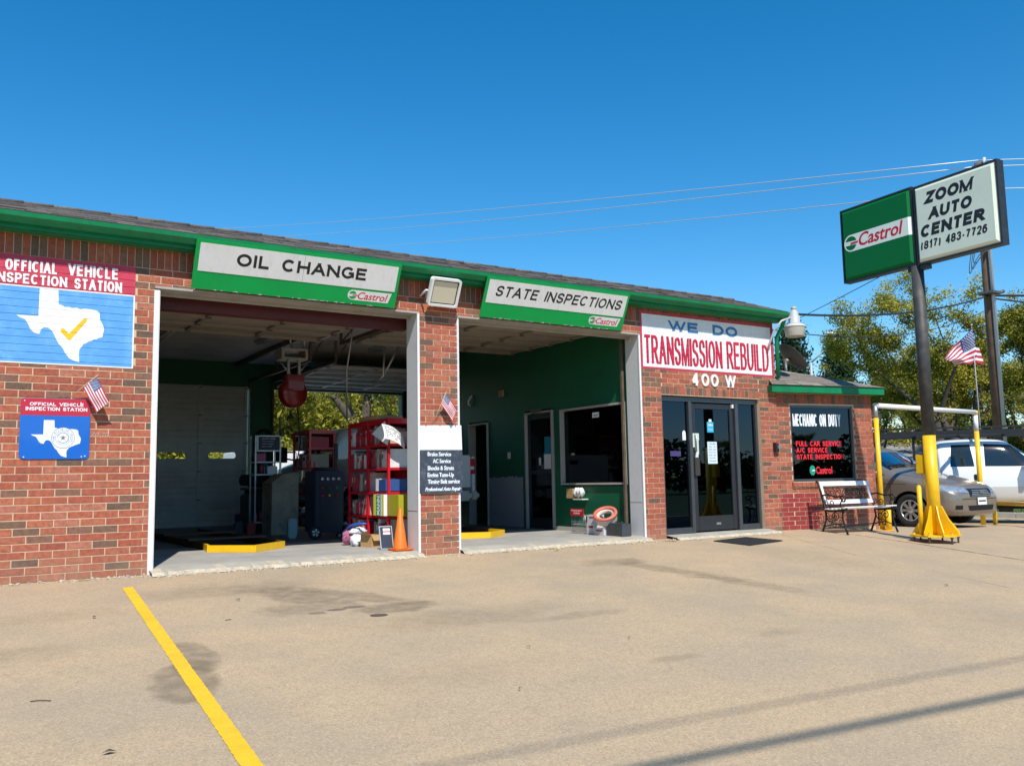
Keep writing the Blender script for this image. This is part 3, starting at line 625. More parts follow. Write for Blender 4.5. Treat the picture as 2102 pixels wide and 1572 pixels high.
stuff(b.build('crumbled_edge_gravel', M_slabcrumb))

# roof
b = MB()
RX0, RX1 = -2.9, 11.93
b.box((RX0, -.18, 3.50), (RX1, .0, 3.52), M_green); b.box((RX0, -.185, 3.50), (RX1, -.165, 3.66), M_green)
b.build('soffit', None, shop)
b = MB()
prof = [(-.165, 3.64), (-.165, 3.545), (-.255, 3.545), (-.268, 3.575), (-.298, 3.60), (-.305, 3.645), (-.292, 3.65), (-.286, 3.64), (-.28, 3.61), (-.25, 3.585), (-.245, 3.56), (-.18, 3.56)]
segs = [RX0, 2.26, 5.3, 8.43, RX1+.02]
for k in range(len(segs)-1):
    A = [b.bm.verts.new((segs[k]+.001, y, z)) for y, z in prof]; Bv = [b.bm.verts.new((segs[k+1]-.001, y, z)) for y, z in prof]
    for i in range(len(prof)-1): b.bm.faces.new((A[i], A[i+1], Bv[i+1], Bv[i]))
b.build('gutter', M_green, shop)
b = MB(); b.tube([(11.90, -.235, 3.55), (11.895, -.16, 3.40), (11.89, -.06, 3.26), (11.89, -.045, 3.15), (11.89, -.045, 2.55)], .035, 10); b.build('downspout', M_green, shop)
RY, RZ = .90, 4.075
slope = math.atan2(RZ-3.66, RY+.28); sl = math.hypot(RZ-3.66, RY+.28)
b = MB()
for (ya, za, yb, zb) in ((-.28, 3.655, RY, RZ), (9.68, 3.80, RY, RZ)):
    b.face([(RX0, ya, za), (RX1, ya, za), (RX1, yb, zb), (RX0, yb, zb)]); b.face([(RX0, ya, za-.04), (RX1, ya, za-.04), (RX1, yb, zb-.04), (RX0, yb, zb-.04)])
    b.face([(RX1, ya, za), (RX1, ya, za-.04), (RX1, yb, zb-.04), (RX1, yb, zb)])
b.face([(11.86, 0, 3.5), (11.86, 9.5, 3.5), (11.86, 9.5, 3.76), (11.86, RY, RZ-.03), (11.86, 0, 3.73)]); b.face([(-2.6, 0, 3.5), (-2.6, 9.5, 3.5), (-2.6, 9.5, 3.76), (-2.6, RY, RZ-.03), (-2.6, 0, 3.73)])
roof = b.build('roof', M_shingle[0], shop, recalc=False)
b = MB(); ru = Vector((0, math.cos(slope), math.sin(slope))); rn = Vector((0, -math.sin(slope), math.cos(slope)))
for k in range(9):
    s0 = k*.142-.02; x = RX0+random.uniform(-.2, 0)
    while x < RX1:
        w = random.uniform(.18, .42); x2 = min(x+w, RX1); xx = max(x, RX0); th = random.choice([.006, .010, .014])
        o_ = Vector((0, -.28, 3.658)); s1 = min(s0+.16, sl)
        if x2-xx > .02:
            m_ = random.choices(M_shingle, [3, 3, 2])[0]
            P0 = o_+ru*s0; P1 = o_+ru*s1
            b.face([(xx, *(P0+rn*th).yz), (x2, *(P0+rn*th).yz), (x2, *(P1+rn*.003).yz), (xx, *(P1+rn*.003).yz)], m_)
            b.face([(xx, *P0.yz), (x2, *P0.yz), (x2, *(P0+rn*th).yz), (xx, *(P0+rn*th).yz)], m_)
        x = x2+.003 if x2 > x else x+w
for k in range(50): b.tube([(RX0+k*.2966, RY, RZ+.004), (RX0+(k+1)*.2966, RY, RZ+.010)], .022, 6, M_shingle[k % 3])
stuff(b.build('shingle', None, roof, recalc=False))

# interior shell
b = MB(); b.box((-2.6, .29, 3.60), (8.85, 9.4, 3.62)); b.box((8.97, .29, 2.75), (11.86, 6.0, 2.77)); b.box((8.851, 6.0, 3.60), (11.86, 9.4, 3.62)); b.build('ceiling', M_ceil, shop)
b = MB()
b.box((-2.6, 9.40, 0), (2.55, 9.55, 3.62)); b.box((2.55, 9.40, 3.03), (11.86, 9.55, 3.62)); b.box((5.68, 9.40, 0), (6.22, 9.55, 3.03)); b.box((9.4, 9.40, 0), (11.86, 9.55, 3.03))
b.box((-2.75, .0, 0), (-2.6, 9.55, 3.62)); b.box((11.72, .30, 0), (11.85, 9.39, 3.5))
b.build('back_wall', M_greenwall, shop)
b = MB()
PX0, PX1 = 8.85, 8.97
for (y0, y1, z0, z1) in [(.31, .40, .06, 3.60), (.40, 2.09, .06, .80), (.40, 2.09, 2.09, 3.60), (2.09, 2.28, .06, 3.60), (2.28, 3.20, 2.14, 3.60), (3.20, 4.44, .06, 3.60), (4.44, 5.18, 2.06, 3.60), (5.18, 6.10, .06, 3.60)]:
    b.box((PX0, y0, z0), (PX1, y1, z1))
part_ = b.build('partition_wall', M_greenwall, shop)
b = MB(); n = 18
for k in range(n):
    y0, y1 = 3.27+k*(4.44-3.27)/n, 3.27+(k+1)*(4.44-3.27)/n
    b.box((PX0-.003, y0, .07), (PX0+.01, y1, .97+random.uniform(-.012, .02)))
b.build('bare_wall_patch', mat('unpainted_board', (.34, .35, .38), .7, var=.08, scale=3, dirt=(.2, .2, .22), dscale=3, damt=.4), part_)
M_fr = mat('beige_door_casing', (.42, .39, .35), .5, var=.08, scale=5)
def casing(y0, y1, z0, z1, w=.03, sill=True, name='window_frame'):
    b = MB(); b.box((PX0-.03, y0-w, z0-(w if sill else 0)), (PX1+.01, y0, z1+w)); b.box((PX0-.03, y1, z0-(w if sill else 0)), (PX1+.01, y1+w, z1+w))
    b.box((PX0-.03, y0, z1), (PX1+.01, y1, z1+w))
    if sill: b.box((PX0-.035, y0, z0-w), (PX1+.01, y1, z0))
    return b.build(name, M_fr, shop)
wf = casing(.42, 2.05, .85, 2.06); b = MB(); b.box((PX0+.05, .42, .85), (PX0+.056, 2.05, 2.06)); b.build('pane', M_tint2, wf)
b = MB(); b.box((PX0+.044, 1.10, 1.90), (PX0+.048, 1.27, 1.985)); o = b.build('window_sticker', M_paper, wf)
LW = Fr((PX0, 0, 0), (0, -1, 0), (0, 0, 1))      # partition seen from the bay: a = -y
text('sticker_lettering', 'TobAccO', LW, -1.25, 1.925, .13, .028, -.0435, M_black, wf, bold=.03)
df = casing(2.34, 3.13, .06, 2.08, sill=False, name='office_door_frame'); d_ = MB()
d_.box((PX0+.02, 2.35, .07), (PX0+.06, 2.42, 2.07)); d_.box((PX0+.02, 3.05, .07), (PX0+.06, 3.12, 2.07)); d_.box((PX0+.02, 2.42, .07), (PX0+.06, 3.05, .25)); d_.box((PX0+.02, 2.42, 1.98), (PX0+.06, 3.05, 2.07)); d_.box((PX0+.02, 2.42, 1.02), (PX0+.06, 3.05, 1.08))
dd = d_.build('office_door', M_framed, shop); b = MB(); b.box((PX0+.038, 2.42, .25), (PX0+.042, 3.05, 1.98)); b.build('pane', M_tint2, dd)
b = MB(); b.box((PX0+.030, 2.44, 1.36), (PX0+.034, 2.62, 1.66), mat('teal_poster', (.01, .22, .32), .6)); b.build('poster', None, dd)
b = MB(); b.box((PX0+.029, 2.43, 1.10), (PX0+.033, 2.64, 1.35)); b.build('notice', M_paper, dd)
b = MB(); b.box((PX0+.029, 2.74, 1.17), (PX0+.033, 2.80, 1.30)); b.build('notice', M_paper, dd)
text('door_lettering', 'COLD', LW, -2.72, 1.10, .2, .07, -.029, mat('faded_grey_lettering', (.2, .2, .19), .6), dd, bold=.02)
b = MB(); b.box((PX0-.06, 2.6, 2.1), (PX0-.03, 2.9, 2.15), M_dsteel); b.tube([(PX0-.05, 2.62, 2.1), (PX0-.12, 2.8, 2.07)], .01, 6, M_dsteel); b.build('door_closer', None, dd)
casing(4.48, 5.14, .06, 2.0, sill=False, name='inner_doorway'); 
b = MB(); b.box((PX0-.02, 5.5, 1.0), (PX0-.01, 5.95, 2.05), M_fr); b.box((PX0-.025, 5.53, 1.03), (PX0-.018, 5.92, 2.0), M_clear); b.build('back_window', None, shop)
b = MB(); b.box((PX0-.02, .45, .06), (PX0-.002, 2.28, .13)); b.build('baseboard', M_fr, shop)
b = MB(); b.box((PX0-.012, 3.67, 1.31), (PX0-.001, 3.76, 1.43)); b.build('wall_outlet', M_trim, part_)
b = MB(); b.box((PX0-.05, 3.86, 2.48), (PX0, 3.98, 2.60)); b.build('wall_alarm_box', mat('tan_plastic', (.4, .27, .15), .6), part_)
b = MB(); b.tube([(PX0-.01, 5.1, 2.40), (PX0-.05, 5.1, 2.42), (PX0-.06, 5.09, 2.5), (PX0-.02, 5.02, 2.6)], .02, 8); b.build('wall_hook', M_trim, part_)
# office inside
b = MB(); b.box((9.6, 2.5, .03), (11.2, 3.1, 1.0), M_trimgrey); b.box((9.55, 2.45, 1.0), (11.25, 3.15, 1.04), M_fr); b.build('reception_counter', None, shop)
b = MB(); b.box((8.975, 6.0, .03), (11.7, 6.1, 3.59)); b.build('office_wall', M_greenwall, shop)

# sectional overhead doors: four of them, each built from sections
def overhead_door(x0, x1, path, name='overhead_door', light=False, dark=None, skin=None):
    M_doorpanel = skin or globals()['M_doorpanel']
    """path(s) -> (y, z, tangent) ; sections of .51 m"""
    root = bpy.data.objects.new(name, None); COL.objects.link(root); attach(root, shop)
    H = .608; W = abs(x1-x0); sx = 1 if x1 > x0 else -1
    for k in range(5):
        (ya, za), (yb, zb) = path(k*H+.0004), path((k+1)*H-.0004)
        t = Vector((0, yb-ya, zb-za)); t.normalize()
        fr = Fr((x0, ya, za), (sx, 0, 0), t)
        b = MB(); L_ = math.hypot(yb-ya, zb-za)
        windowed = (k == dark)
        # ribbed skin
        if windowed:
            wz0, wz1 = L_/2-.065, L_/2+.065; ws = [(.12, .70), (1.19, 1.77), (2.22, 2.80)]
            for (c0, c1) in ((0, wz0), (wz1, L_)): b.face([fr(0, c0), fr(W, c0), fr(W, c1), fr(0, c1)], M_doorpanel)
            xe = 0
            for (c0, c1) in ws+[(W, W)]: b.face([fr(xe, wz0), fr(c0, wz0), fr(c0, wz1), fr(xe, wz1)], M_doorpanel); xe = c1
        else:
            nr = 5
            for q in range(nr):
                h0, h1 = L_*q/nr, L_*(q+1)/nr
                for (u0, c0, u1, c1) in ((h0, .0, h0+(h1-h0)*.7, .0), (h0+(h1-h0)*.7, .0, h0+(h1-h0)*.8, -.012), (h0+(h1-h0)*.8, -.012, h0+(h1-h0)*.92, -.012), (h0+(h1-h0)*.92, -.012, h1, 0)):
                    b.face([fr(0, u0, c0), fr(W, u0, c0), fr(W, u1, c1), fr(0, u1, c1)], M_doorpanel)
        for e in (0, 1):     # turned edges
            b.prism([(0, 0 if e == 0 else L_-.03), (W, 0 if e == 0 else L_-.03), (W, .03 if e == 0 else L_), (0, .03 if e == 0 else L_)], fr, .002, .055, M_doorpanel)
        for xs_ in (.0, W/3-.03, 2*W/3-.03, W-.07):
            b.prism([(xs_, .031), (xs_+.06, .031), (xs_+.06, L_-.031), (xs_, L_-.031)], fr, .004, .034, M_doorpanel)
            b.prism([(xs_-.01, L_-.05), (xs_+.07, L_-.05), (xs_+.07, L_+.03), (xs_-.01, L_+.03)], fr, .036, .052, M_dsteel)
        if windowed:
            for (c0, c1) in ws:
                R = .05
                for (cx, cz, a0) in ((c1-R, wz1-R, 0), (c0+R, wz1-R, 90), (c0+R, wz0+R, 180), (c1-R, wz0+R, 270)):
                    kx = c1 if a0 in (0, 270) else c0; kz = wz1 if a0 < 180 else wz0
                    b.prism([(kx, kz)]+[(cx+R*math.cos(rad(a0+t)), cz+R*math.sin(rad(a0+t))) for t in (0, 22, 45, 68, 90)], fr, .001, .006, M_doorpanel)
        b.build('door_section', None, root, recalc=False)
    return root
def retracted(y0, z, sgn, drop=.0):
    def p(s):
        return (y0 + sgn*s, z - drop*s)
    return p
overhead_door(5.12, 1.98, retracted(.50, 3.26, 1)); overhead_door(8.80, 5.70, retracted(.42, 3.26, 1))
overhead_door(6.26, 9.36, retracted(9.25, 3.12, -1, -.03), skin=M_rearpanel)
def closed(s): return (9.36, .06+s*.985)
overhead_door(2.60, 5.64, closed, dark=2, skin=M_rearpanel)
# tracks and hangers
for (x, y0, y1, z) in [(1.93, .35, 4.0, 3.28), (5.16, .35, 4.0, 3.28), (5.66, .35, 4.0, 3.28), (8.81, .35, 4.0, 3.28), (6.20, 5.6, 9.3, 3.20), (9.40, 5.6, 9.3, 3.20), (5.70, 5.6, 9.3, 3.2), (2.52, 5.6, 9.3, 3.2)]:
    b = MB(); b.box((x-.025, y0, z-.03), (x+.025, y1, z+.03))
    yend = y1 if y0 < 3 else y0
    b.box((x-.02, yend-.02, z-.01), (x+.02, yend+.02, 3.6)); b.tube([(x, yend, z+.02), (x+.25, yend, 3.6)], .015, 6); b.tube([(x, (y0+y1)/2, z+.02), (x, (y0+y1)/2+.2, 3.6)], .015, 6)
    b.box((x-.02, (.38 if y0 < 3 else 9.3), .1), (x+.02, (.42 if y0 < 3 else 9.34), z-.01))
    b.build('door_track', mat('rusty_track', (.16, .115, .08), .6, metal=.3, var=.3, scale=9), shop)
b = MB(); b.box((5.36, .62, 3.50), (5.42, 9.4, 3.60)); b.build('ceiling_beam', M_dsteel, shop)
b = MB(); b.tube([(5.25, 2.5, 3.30), (5.35, 3.0, 2.70), (5.40, 3.1, 1.9)], [.012]*3, 6); b.build('pull_cord', M_steel, shop)
b = MB(); b.tube([(6.3, 3.6, 3.4), (6.25, 3.6, 2.7), (6.1, 3.7, 2.6)], .02, 6); b.tube([(6.7, 3.6, 3.5), (6.25, 3.6, 2.7)], .02, 6); b.build('track_brace', M_steel, shop)
b = MB(); b.box((1.92, .36, 3.25), (2.0, .40, 3.45)); b.tube([(1.95, .44, 3.40), (5.15, .44, 3.40)], .018, 8); b.tube([(2.3, .44, 3.40), (4.8, .44, 3.40)], .035, 12); b.tube([(5.7, .44, 3.40), (8.8, .44, 3.40)], .03, 12); b.build('torsion_spring', M_dsteel, shop)
# ------------------------------------------------------------------ signs on the building
def tilted_sign(name, label, x0, w, words, tx0, tw, shear, bold):
    root = thing(name, label, 'sign', (x0+w/2, -.15, 3.1))
    fr = Fr((x0, -.075, 3.095), (1, 0, 0), (0, -.235, .505)); H = math.hypot(.235, .505)
    b = MB(); b.prism([(0,0),(w,0),(w,H),(0,H)], fr, -.012, 0); b.build('backing_panel', M_signgreen, root)
    b = MB(); wa, wb = .045, w-.04
    for (a, c) in ((wa, w*.5-.002), (w*.5+.002, wb)): b.prism([(a,.205),(c,.205),(c,H-.035),(a,H-.035)], fr, .001, .004)
    b.build('white_panel', M_signwhite, root)
    b = MB()
    for k in range(26):
        a = random.uniform(.2, w-.1); l = random.uniform(.01, .07); b.prism([(a, 0), (a+l, 0), (a+l*.8, random.uniform(.003, .01)), (a+l*.2, .003)], fr, .0006, .0012)
    b.build('chipped_edge', M_trim, root)
    block('sign_lettering', words, fr, tx0-x0, .305, tw-shear*.145, .145, .0048, M_black, root, sw=bold, shear=shear, gap=.15)
    oil_brand(fr, w-.645, .052, .575, .125, .001, root)
    b = MB()
    for xx in (.3, w-.3): b.tube([fr(xx, H-.02, -.012), (x0+xx, -.16, 3.62)], .008, 6)
    b.build('hanger', M_dsteel, root)
    return root
tilted_sign('oil_change_sign', 'green and white OIL CHANGE sign leaning out over the wider left bay opening', 2.25, 2.47, 'OIL CHANGE', 2.705, 1.57, 0, .225)
tilted_sign('state_inspections_sign', 'green and white STATE INSPECTIONS sign leaning out over the right bay opening', 5.965, 2.46, 'STATE INSPECTIONS', 6.125, 2.20, .20, .18)

def address(ch, x0, w, lab):
    root = block('house_number', ch, WALL, x0, 2.347, w, .20, .0, M_white, None, sw=.19, thick=.022)
    tag(root, lab, 'house number', 'white address characters over the entrance'); return root
address('4', 9.90, .135, 'white raised digit 4, first character of the address over the glass entrance')
address('0', 10.105, .165, 'white raised digit 0 beside the 4 in the address over the entrance')
address('0', 10.315, .165, 'white raised digit 0 next to the gap before the W over the entrance')
address('W', 10.635, .24, 'white raised letter W at the right end of the address over the entrance')

def plate_sign():
    root = thing('inspection_station_sign', 'rounded metal inspection sign, red over blue with white state map and seal, on brick', 'sign', (.98, 0, 1.2))
    x0, x1, z0, z1 = .655, 1.29, 1.215, 1.828; R = .045
    def rr(x0, x1, z0, z1, R, top=True, bot=True):
        P = []
        for (cx, cz, a0, on) in ((x1-R, z1-R, 0, top), (x0+R, z1-R, 90, top), (x0+R, z0+R, 180, bot), (x1-R, z0+R, 270, bot)):
            if on: P += [(cx+R*math.cos(rad(a0+t)), cz+R*math.sin(rad(a0+t))) for t in (0, 22, 45, 68, 90)]
            else: P.append((cx+(R if a0 in (0, 270) else -R), cz+(R if a0 < 180 else -R)))
        return P
    b = MB(); b.prism(rr(x0, x1, z0, z1, R), WALL, .004, .010); b.build('sign_plate', mat('plate_blue', (.006, .12, .52), .35, coat=.4), root)
    b = MB(); b.prism(rr(x0+.001, x1-.001, 1.655, z1-.001, R, True, False), WALL, .0102, .011); b.build('red_band', mat('plate_red', (.50, .008, .03), .35, coat=.4), root)
    W2 = mat('plate_white', (.78, .8, .83), .35, coat=.3)
    for body, xx, zz, w, h in (('OFFICIAL VEHICLE', .735, 1.752, .49, .034), ('INSPECTION STATION', .700, 1.703, .56, .036)):
        block('sign_lettering', body, WALL, xx, zz, w, h, .0115, W2, root, sw=.22, gap=.10)
    sx = lambda p: (.755+(p[0]-.583)/.813*.455, 1.232+(p[1]-2.214)/.754*.385)
    b = MB(); b.prism([sx(p) for p in TEXAS], WALL, .0104, .0112); b.build('state_map', W2, root)
    cx, cz = 1.045, 1.43
    K = mat('seal_grey', (.16, .17, .19), .5)
    def ring(r0, r1, n=36):
        q = MB()
        for k in range(n):
            a, c = 2*math.pi*k/n, 2*math.pi*(k+1)/n
            q.face([WALL(cx+r0*math.cos(a), cz+r0*math.sin(a), .0124), WALL(cx+r1*math.cos(a), cz+r1*math.sin(a), .0124), WALL(cx+r1*math.cos(c), cz+r1*math.sin(c), .0124), WALL(cx+r0*math.cos(c), cz+r0*math.sin(c), .0124)])
        q.build('seal_ring', K, root, recalc=False)
    b = MB(); b.prism([(cx+.106*math.cos(rad(t)), cz+.106*math.sin(rad(t))) for t in range(0, 360, 10)], WALL, .0114, .0118); b.build('seal_disc', W2, root)
    ring(.103, .107); ring(.068, .071)
    b = MB(); pts = [((.030 if k % 2 == 0 else .012)*math.cos(rad(90+36*k)), (.030 if k % 2 == 0 else .012)*math.sin(rad(90+36*k))) for k in range(10)]
    b.prism([(cx+p[0], cz+p[1]) for p in pts], WALL, .0121, .0125); b.build('seal_star', K, root)
    b = MB()
    for k in range(22):
        a = rad(-70+k*320/22-90+20); rr_ = .052; x_, z_ = cx+rr_*math.cos(a), cz+rr_*math.sin(a)
        b.prism([(x_-.007, z_), (x_, z_-.005), (x_+.007, z_+.002), (x_, z_+.006)], WALL, .0121, .0125)
    b.build('seal_wreath', K, root)
    for i, ch in enumerate('THE STATE OF TEXAS'):
        if ch == ' ': continue
        a = rad(200-i*220/17); c_ = (cx+.081*math.cos(a), cz+.081*math.sin(a)); F2 = Fr(WALL(*c_), (math.sin(a), 0, -math.cos(a)), (math.cos(a), 0, math.sin(a)))
        text('seal_lettering', ch, F2, -.006, -.004, .012, .017, .0126, K, root, bold=.02)
    b = MB()
    for p in ((.69, 1.80), (1.255, 1.722), (.70, 1.235), (1.22, 1.238), (1.252, 1.245), (1.2, 1.79)): b.lathe([(0.0, .004), (.006, .003), (.007, 0)], WALL(*p, .0105), (0, -1, 0), 8)
    b.build('screw', W2, root)
    text('scribble', '70 70', WALL, 1.31, 1.445, .16, .045, .004, mat('chalk_mark', (.55, .42, .36), .9), root, bold=-.01, shear=.2)
plate_sign()

M_flagred = mat('flag_red_cloth', (.55, .02, .05), .8); M_flagwhite = mat('flag_white_cloth', (.80, .78, .80), .8); M_flagblue = mat('flag_blue_cloth', (.05, .07, .22), .8)
def flag_cloth(root, fr, w, h, wave, fine=True, name='flag_cloth'):
    """fr: (a along the fly, b down the hoist, c out)"""
    b = MB(); nx, nz = 26, 26
    P = [[fr(w*i/nx, h*j/nz, wave(i/nx, j/nz)) for i in range(nx+1)] for j in range(nz+1)]
    V = [[b.bm.verts.new(p) for p in row] for row in P]
    for j in range(nz):
        for i in range(nx):
            st = int(j/nz*13); m_ = M_flagred if st % 2 == 0 else M_flagwhite
            if i < nx*.4 and j < nz*7/13: m_ = M_flagblue
            fc = b.bm.faces.new((V[j][i], V[j][i+1], V[j+1][i+1], V[j+1][i])); fc.material_index = b.mi(m_); fc.smooth = True
    o = b.build(name, None, root, recalc=False)
    b = MB(); uu = w*.4/12; vv = h*7/13/10
    for r_ in range(9):
        for c_ in range(11):
            if (r_+c_) % 2: continue
            a, d = uu*(c_+1), vv*(r_+1); s_ = min(uu, vv)*.55
            for sg in (1, -1):
                pt = lambda A, D: fr(A, D, wave(A/w, D/h)+sg*.0012)
                q = [(a, d-s_), (a+s_*.3, d-s_*.3), (a+s_, d-s_*.2), (a+s_*.4, d+s_*.3), (a+s_*.6, d+s_), (a, d+s_*.5), (a-s_*.6, d+s_), (a-s_*.4, d+s_*.3), (a-s_, d-s_*.2), (a-s_*.3, d-s_*.3)]
                b.face([pt(*t) for t in q])
    b.build('flag_star', M_flagwhite, o, recalc=False)
def hand_flag(label, foot, tip, fly, w, h, back=.05):
    root = thing('small_flag', label, 'flag', foot, 'small stick flags on the wall')
    foot, tip, fly = Vector(foot), Vector(tip), Vector(fly)
    b = MB(); b.tube([foot, tip], .004, 6); b.lathe([(0, .012), (.006, .006), (.006, 0)], tip, tip-foot, 8); b.build('flag_stick', mat('wood_dowel', (.62, .45, .25), .6), root)
    dn = (foot-tip).normalized(); fl = fly.normalized(); n_ = fl.cross(dn).normalized()
    o0 = tip + dn*.015
    fr = lambda a, bb, c=0.0: o0 + fl*a + dn*bb + n_*c + Vector((0, 0, -.02*(a/w)**2))
    flag_cloth(root, fr, w, h, lambda s, t: .012*math.sin(s*7+t*2)*(s)+.004*math.sin(t*9))
hand_flag('small stars and stripes on a stick above the metal inspection sign on the left wall', (1.09, -.012, 1.842), (1.325, -.16, 2.065), (.13, -.03, -.24), .27, .175)
hand_flag('small stars and stripes on a stick above the price board on the brick pier', (5.29, -.012, 1.66), (5.42, -.13, 2.055), (.17, -.03, -.22), .24, .155)

# floodlight
fl = thing('floodlight', 'white square LED floodlight tilted down above the brick pier between the bays', 'light', (5.37, 0, 3.3))
fr = Fr((5.145, -.13, 3.17), (1, 0, 0), (0, -.16, .34)); H = .372
def rrect(w, h, R, x=0, y=0):
    P = []
    for (cx, cy, a0) in ((x+w-R, y+h-R, 0), (x+R, y+h-R, 90), (x+R, y+R, 180), (x+w-R, y+R, 270)): P += [(cx+R*math.cos(rad(a0+t)), cy+R*math.sin(rad(a0+t))) for t in (0, 30, 60, 90)]
    return P
b = MB()
outer, inner = rrect(.43, H, .035), rrect(.37, H-.06, .015, .03, .03); n = len(outer)
A = [b.bm.verts.new(fr(*p, .035)) for p in outer]; Bq = [b.bm.verts.new(fr(*p, .035)) for p in inner]; Cq = [b.bm.verts.new(fr(*p, -.03)) for p in outer]; Dq = [b.bm.verts.new(fr(*p, .012)) for p in inner]
for k in range(n):
    j = (k+1) % n
    for q in ((A[k], A[j], Bq[j], Bq[k]), (A[k], Cq[k], Cq[j], A[j]), (Bq[k], Bq[j], Dq[j], Dq[k])): b.bm.faces.new(q)
b.bm.faces.new(Cq)
for k in range(9): b.prism([(.05+k*.04, .05), (.06+k*.04, .05), (.06+k*.04, H-.05), (.05+k*.04, H-.05)], fr, -.06, -.03)
b.build('housing', M_white, fl)
b = MB(); b.prism(rrect(.37, H-.06, .015, .03, .03), fr, .008, .012); b.build('gasket', M_black, fl)
b = MB(); b.prism(rrect(.335, H-.095, .01, .0475, .0475), fr, .013, .016); b.build('lens', mat('led_lens', (.62, .56, .42), .12, coat=.8), fl)
b = MB(); b.tube([fr(-.012, H*.5, -.01), fr(-.03, H*.5, -.02), (5.11, -.02, 3.30)], .014, 8); b.tube([fr(.442, H*.5, -.01), (5.60, -.02, 3.36)], .014, 8); b.box((5.20, -.03, 3.29), (5.55, 0, 3.36)); b.build('mounting_bracket', M_white, fl)

# boards on the pier
wb = thing('white_backed_board', 'blank weathered white board with nail heads on the brick pier above the black price board', 'board', (5.4, 0, 1.33))
b = MB(); top = [(5.70, 1.640)]
pts = [(5.098, 1.318), (5.708, 1.322), (5.700, 1.640), (5.625, 1.642), (5.615, 1.60), (5.603, 1.642), (5.40, 1.636), (5.385, 1.615), (5.375, 1.636), (5.195, 1.632), (5.185, 1.60), (5.172, 1.632), (5.098, 1.628)]
b.prism(pts, WALL, .012, .022); b.build('board_panel', M_white, wb)
b = MB()
for z in (1.40, 1.455, 1.515, 1.56): b.box((5.14+random.uniform(0,.1), -.0235, z), (5.66-random.uniform(0,.15), -.022, z+.0035))
b.build('faded_line', mat('faded_line_grey', (.66, .64, .64), .7), wb)
pb = thing('price_board', 'black chalk style service board listing Brake Service on the brick pier', 'board', (5.4, 0, .78))
b = MB(); b.prism([(5.09, .775), (5.25, .765), (5.5, .772), (5.70, .768), (5.715, 1.05), (5.712, 1.318), (5.095, 1.314)], WALL, .009, .021); b.build('board_panel', mat('chalkboard', (.045, .055, .075), .55, var=.25, scale=14, dirt=(.16, .18, .21), dscale=14, damt=.5), pb)
M_chalk = mat('faded_white_lettering', (.72, .76, .82), .7, var=.1, scale=60)
for body, x0, z0, w, h, sh in (('Brake Service', 5.202, 1.240, .34, .052, 0), ('AC Service', 5.277, 1.152, .26, .052, 0), ('Shocks & Struts', 5.20, 1.062, .38, .055, 0), ('Engine Tune-Up', 5.20, .958, .38, .072, 0), ('Timing Belt service', 5.203, .873, .463, .072, 0), ('Professional Auto Repair', 5.164, .785, .52, .062, .35)):
    text('board_lettering', body, WALL, x0, z0, w, h, .0218, M_chalk, pb, bold=.02, shear=sh); text('board_lettering', body, WALL, x0+.003, z0+.001, w, h, .0222, M_chalk, pb, bold=.02, shear=sh)

# glass entrance
ent = thing('entrance', 'dark aluminium glass entrance with one door and two sidelights under the 400 W address', 'entrance', (10.4, .1, 0))
def vbar(x0, x1, z0, z1, y0, y1, m_, nm, p=ent): b = MB(); b.box((x0, y0, z0), (x1, y1, z1)); return b.build(nm, m_, p, bevel=.004)
b = MB(); b.box((9.26, .06, 2.095), (11.44, .16, 2.165)); b.box((9.26, .06, .05), (9.32, .16, 2.095)); b.box((11.385, .06, .05), (11.44, .16, 2.095)); b.box((9.32, .06, .05), (9.86, .16, .14)); b.box((10.98, .06, .05), (11.385, .16, .14))
b.build('outer_frame', M_frame, ent, bevel=.004)
vbar(9.86, 9.93, .05, 2.095, .055, .165, M_frame, 'mullion'); vbar(10.90, 10.98, .05, 2.095, .055, .165, M_frame, 'mullion')
b = MB(); b.box((9.33, .10, .14), (9.855, .106, 2.09)); b.build('sidelight_pane', M_tint, ent)
b = MB(); b.box((10.985, .10, .14), (11.38, .106, 2.09)); b.build('sidelight_pane', M_tint, ent)
dr = MB(); dr.box((9.94, .085, .07), (10.03, .13, 2.08)); dr.box((10.80, .085, .07), (10.89, .13, 2.08)); dr.box((10.03, .085, .07), (10.80, .13, .30)); dr.box((10.03, .085, 1.99), (10.80, .13, 2.08))
door = dr.build('door', M_framed, ent, bevel=.004)
b = MB(); b.box((10.03, .105, .30), (10.80, .111, 1.99)); b.build('pane', M_tint, door)
b = MB(); b.box((9.95, .045, .93), (10.06, .084, 1.22)); b.build('lock_guard', mat('brown_plate', (.06, .05, .045), .5, metal=.3), door, bevel=.006)
b = MB(); b.tube([(10.0, .08, 1.30), (9.99, .04, 1.32), (9.99, .04, 1.55), (10.0, .08, 1.57)], .011, 8); b.build('handle', M_steel, door)
b = MB(); b.box((10.84, .05, 2.02), (10.87, .084, 2.08)); b.build('door_stop', M_trim, door)
b = MB(); b.box((10.40, .078, .155), (10.50, .0845, .19)); b.build('push_plate', M_steel, door)
ENT = Fr((0, .10, 0), (1, 0, 0), (0, 0, 1))
b = MB(); b.prism([(9.75, 1.49), (9.82, 1.49), (9.82, 1.60), (9.81, 1.63), (9.785, 1.645), (9.76, 1.63), (9.75, 1.60)], ENT, .002, .004); o = b.build('decal', M_paper, ent)
b = MB(); b.box((9.48, .094, 1.24), (9.70, .098, 1.32)); b.build('decal', mat('purple_decal', (.06, .04, .16), .5), ent)
b = MB(); b.box((9.955, .078, 1.38), (9.99, .0845, 1.60)); b.box((9.995, .076, 1.49), (10.085, .0785, 1.60)); b.box((10.0, .078, 1.27), (10.075, .0845, 1.49)); b.build('notice_sticker', mat('pale_sticker', (.62, .68, .6), .6), door)
